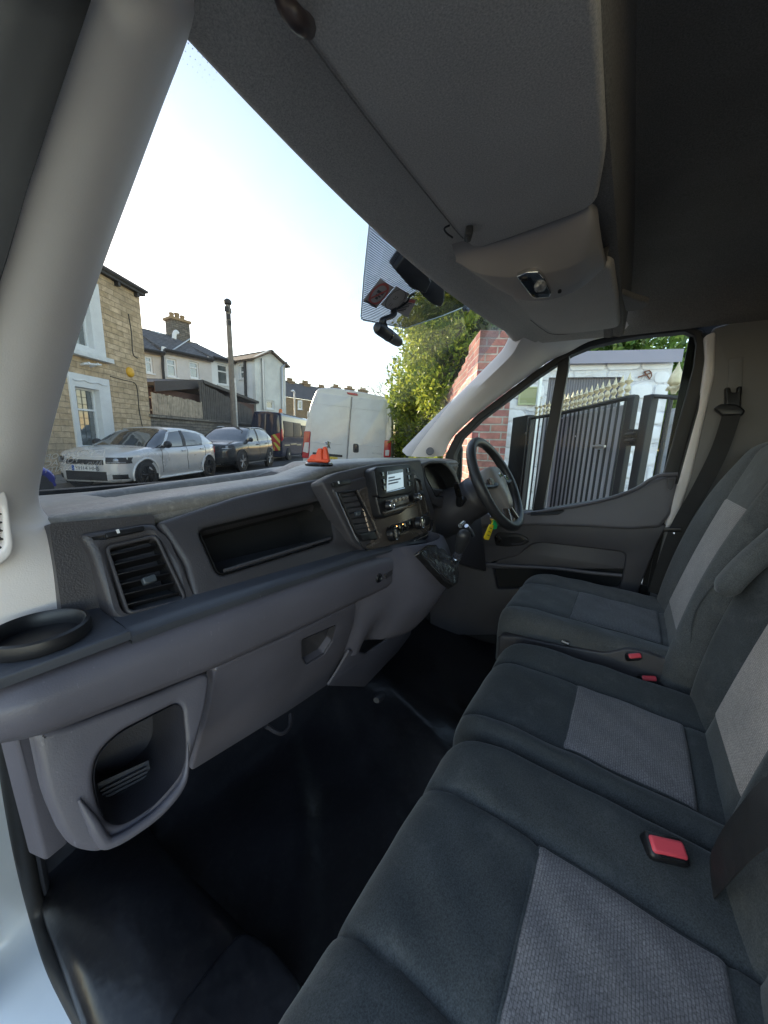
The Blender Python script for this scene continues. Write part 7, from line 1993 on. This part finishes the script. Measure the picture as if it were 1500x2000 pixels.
obj('tail_body', MB().tube(smooth_path([sc_p(-.05, .42), sc_p(-.3, .62), sc_p(-.6, .68), sc_p(-.9, .62)], 4), [.12, .14, .16, .17, .18, .18, .18, .17, .15, .13, .10, .08, .05], 14, flat=1.1), m_blue, sc2, 60)
obj('seat', MB().tube(smooth_path([sc_p(-.08, .74), sc_p(-.35, .80), sc_p(-.75, .82)], 5), [.07] + [.12] * 9 + [.06], 12, flat=.5), m_trimk, sc2, 60)
obj('handlebar', MB().tube([sc_p(.33, 1.0, -.3), sc_p(.36, .98), sc_p(.33, 1.0, .3)], .018, 8), m_trimk, sc2)
obj('headlight', MB().lathe(sc_p(.45, .92), S_, [(.07, -.04), (.075, .02), (.05, .045), (.001, .05)], 16), m_lampg, sc2)

# ---- vans, drawn on their upright rear planes
def van_shell(root, out, depth, mat, s0, edge=.05, name='body'):
    P = rounded([at_s(x, y, s0) for x, y in out], .10, 5); c = np.mean(P, 0)
    L_ = [[c + (p - c) * .97 + S_ * .0 for p in P], [c + (p - c) * .992 + S_ * .025 for p in P], [p + S_ * .08 for p in P], [p + S_ * depth for p in P]]
    return obj(name, MB().loft(L_), mat, root, 40)
VS = 9.35
vq2 = lambda x, y, d=0.0: at_s(x, y, VS) - S_ * d
wv = thing('parked_van', 'white high roofed panel van seen from behind with red tail lights and yellow plate', 'van', V3((at_s(680, 890, VS)[0], at_s(680, 890, VS)[1], GZ)) + S_ * 2.5)
m_vw = paint('white_van_paint', (.84, .84, .83), 0, .3)
van_shell(wv, [(590, 921), (592, 850), (597, 826), (606, 789), (617, 762), (622, 758), (647, 756), (700, 764), (756, 775), (763, 780), (767, 828), (765, 890), (765, 918)], 5.4, m_vw, VS)
doors = [[(618, 768), (686, 775), (675, 912), (603, 908), (609, 810)], [(689, 775.5), (756, 782), (754, 850), (750, 914), (678, 912)]]
for d in doors:
    dr = obj('rear_door', MB().plate(rounded([vq2(x, y, .018) for x, y in d], .05, 4), -S_, .03, bev=.012), m_vw, wv, 40)
    WLOC[dr.name] = WLOC[wv.name]
def vline(name, pts, r, mat, par, d=.021): return obj(name, MB().tube([vq2(x, y, d) for x, y in pts], r, 6), mat, par)
m_gap = M('door_gap', (.12, .12, .12), .8)
vline('centre_gap', [(687.5, 775), (676.5, 912)], .007, m_gap, wv, .012)
vline('swage_line', [(615, 788), (686, 796)], .006, m_vw, wv, .019); vline('swage_line', [(689, 797), (755.5, 805)], .006, m_vw, wv, .019)
vline('swage_line', [(613, 795), (685, 803)], .005, m_gap, wv, .012); vline('swage_line', [(688, 803), (755, 811)], .005, m_gap, wv, .012)
vline('swage_line', [(605, 863), (679, 869)], .008, m_vw, wv, .019); vline('swage_line', [(681, 869), (752, 872)], .008, m_vw, wv, .019)
for pts, wp_ in (([(594.5, 842), (607, 842.5), (603, 895), (590.5, 894)], [(595.5, 864), (604.5, 864), (603, 885), (592, 882)]), ([(751, 860), (764.5, 860), (763, 893), (749, 893)], [(753, 879), (761, 879), (760, 890), (752, 890)])):
    t_ = obj('tail_light', MB().plate(rounded([vq2(x, y, .04) for x, y in pts], .03, 4), -S_, .08, bev=.015), m_rlamp, wv, 40); WLOC[t_.name] = WLOC[wv.name]
    obj('clear_segment', MB().plate(rounded([vq2(x, y, .044) for x, y in wp_], .02, 3), -S_, .02, bev=.006), m_wlamp, t_, 40)
obj('brake_light', MB().plate(rounded([vq2(x, y, .03) for x, y in ((677, 766), (698, 768.5), (700, 773), (694, 772.5), (679, 770))], .02, 3), -S_, .05, bev=.008), m_rlamp, wv, 40)
hd_ = obj('door_handle', MB().plate(rounded([vq2(x, y, .03) for x, y in ((690, 866), (700.5, 867), (701, 884), (689.5, 884))], .05, 4), -S_, .03, bev=.008), m_trimk, wv, 40)
WLOC[hd_.name] = WLOC[wv.name]
obj('grip', MB().plate(rounded([vq2(x, y, .036) for x, y in ((693, 868), (698, 868.5), (698, 881), (693, 881))], .02, 3), -S_, .015, bev=.004), m_gloss, hd_, 40)
obj('lamp_bar', MB().plate(rounded([vq2(x, y, .035) for x, y in ((611, 883), (669, 888.5), (669, 893), (611, 889))], .01, 2), -S_, .03, bev=.006), m_trimk, wv, 40)
pl_ = obj('number_plate', MB().plate([vq2(x, y, .032) for x, y in ((618, 889), (660, 893), (659, 904), (617, 900))], -S_, .012), m_ply, wv, 0)
WLOC[pl_.name] = WLOC[wv.name]
a = vq2(640.5, 901, .034); 
vx_ = unit(vq2(660, 893) - vq2(618, 889)); vy_ = V3((0, 0, 1))
obj('lettering', text_mb('EAD', a, vx_, vy_, .125, .001), m_plk, pl_, 0)
obj('model_badge', text_mb('BOXER', vq2(727, 886.5, .024), vx_, vy_, .062, .004, wx=1.35), m_steel, wv, 0)
# rampant lion emblem in strokes
ec = vq2(641, 868.5, .026)
def es(pts): return [ec + vx_ * x * .085 + vy_ * y * .085 for x, y in pts]
mb = MB()
for pts, r in (([(-.15, .95), (.05, .75), (.1, .35), (-.05, -.05), (.15, -.45), (-.1, -.95)], .018), ([(.1, .5), (-.35, .45), (-.75, .75)], .012), ([(.08, .25), (-.3, .1), (-.7, .2)], .012), ([(.1, .05), (.5, -.35), (.55, -.9), (.8, -.95)], .013), ([(.2, -.1), (.6, .1), (.55, .5), (.85, .75)], .010), ([(-.15, .95), (.3, .9), (.35, .6)], .014), ([(.0, -.5), (-.45, -.5), (-.55, -.9)], .011)):
    mb.tube(es(pts), r, 6)
obj('lion_emblem', mb, m_chrome, wv, 40)
for y in (810, 880):
    vline('hinge', [(603 if y < 850 else 600, y - 6), (602 if y < 850 else 599.5, y + 4)], .022, m_vw, wv, .03)
vline('hinge', [(757.5, 815), (757, 826)], .022, m_vw, wv, .03)
obj('bumper', MB().plate(rounded([vq2(x, y, .10) for x, y in ((590, 908), (765, 914), (765, 945), (590, 938))], .03, 3), -S_, .2, bev=.02), m_trimk, wv, 40)
pvr = to_st(at_s(767, 870, VS))[1]
obj('door_mirror', MB().box(stn(VS + 4.3, pvr - .16, at_s(770, 862, VS)[2]), (.16, .2, .34), rz=ST), m_trimk, wv, bevel=.04)
for n_ in (pvr + .2, pvr + 1.85):
    obj('wheel', MB().lathe(stn(VS + .95, n_ - .1, GZ + .34), N_, [(.2, 0), (.32, 0), (.34, .03), (.34, .2), (.31, .22), (.2, .22)], 24), m_tyre, wv, 40)
# dark works van
DS_ = 18.6
dq = lambda x, y, d=0.0: at_s(x, y, DS_) - S_ * d
dv = thing('parked_van', 'dark blue black works van with red and yellow chevrons and an orange roof beacon', 'van', V3((at_s(520, 885, DS_)[0], at_s(520, 885, DS_)[1], GZ)) + S_ * 2.5)
m_dvp = paint('navy_paint', (.012, .016, .045), .2, .12)
van_shell(dv, [(488, 893), (488, 838), (494, 808), (497, 803), (520, 803), (546, 806), (549, 810), (551, 845), (551, 893)], 5.4, m_dvp, DS_)
for d in ([(492, 836), (496, 808), (520, 806), (518, 878), (490, 876)], [(521, 806), (545, 809), (548, 846), (548, 880), (519, 878)]):
    obj('rear_door', MB().plate(rounded([dq(x, y, .03) for x, y in d], .08, 4), -S_, .04, bev=.02), m_dvp, dv, 40)
m_chr = M('chevron_red', (.60, .03, .025), .4, .08); m_chy = M('chevron_yellow', (.75, .72, .10), .4, .08)
obj('chevron_panel', MB().plate([dq(x, y, .036) for x, y in ((530, 850), (547.5, 845), (547.5, 880), (534, 880))], -S_, .01), m_chr, dv, 0)
for k, pts in enumerate((((532, 849.5), (537, 848), (547.5, 861), (547.5, 867)), ((534, 864), (538, 864), (547.5, 874), (547.5, 880), (545, 880)), ((536, 872), (537, 880), (534, 880)))):
    obj('chevron_stripe', MB().plate([dq(x, y, .042) for x, y in pts], -S_, .008), m_chy, dv, 0)
obj('tail_light', MB().plate(rounded([dq(x, y, .05) for x, y in ((549, 838), (552, 838), (553, 858), (550, 862))], .02, 3), -S_, .1, bev=.02), m_rlamp, dv, 40)
bc = dq(543, 804) + S_ * .4
obj('beacon', MB().lathe(V3((bc[0], bc[1], bc[2] - .03)), (0, 0, 1), [(.10, 0), (.10, .05), (.085, .07), (.085, .16), (.05, .2), (.001, .21)], 14), M('beacon_orange', (.85, .22, .03), .2, .1), dv, 40)
nR = to_st(dq(551, 850))[1]; zT = to_st(dq(549, 812))[2]
dwz = lambda f: GZ + (zT - GZ) * f
def sidep(u0, u1, z0, z1, name, mat, d=.02):
    P = [stn(DS_ + u0, nR - d, dwz(z1)), stn(DS_ + u1, nR - d, dwz(z1)), stn(DS_ + u1, nR - d, dwz(z0)), stn(DS_ + u0, nR - d, dwz(z0))]
    o = obj(name, MB().plate(rounded(P, .08, 4), fN, .03, bev=.012), mat, dv, 40); WLOC[o.name] = WLOC[dv.name]; return o
sidep(.3, 1.9, .55, .9, 'side_window', m_trimk); sidep(2.0, 3.5, .55, .9, 'side_window', m_trimk); sidep(3.7, 4.7, .55, .86, 'side_window', m_trimk)
for k, (u0, u1) in enumerate(((.4, 1.3), (1.5, 2.6), (2.7, 3.6))): sidep(u0, u1, .34 + .02 * (k % 2), .37 + .02 * (k % 2), 'side_lettering', M('side_decal', (.42, .36, .2), .4, .1), .008)
for u in (1.05, 4.3):
    w_ = obj('wheel', MB().lathe(stn(DS_ + u, nR + .12, GZ + .34), fN, [(.2, 0), (.32, 0), (.34, .03), (.34, .13), (.31, .16), (.22, .165)], 28), m_tyre, dv, 40); WLOC[w_.name] = WLOC[dv.name]
    obj('rim', MB().lathe(stn(DS_ + u, nR - .03, GZ + .34), fN, [(.225, -.02), (.225, .01), (.18, .015), (.10, .0), (.06, .02), (.001, .022)], 20), m_alloy, w_, 40)
obj('roof_bar', MB().tube([stn(DS_ + .5, nR + .1, zT + .12), stn(DS_ + 4.2, nR + .1, zT + .1)], .04, 6), m_trimk, dv)
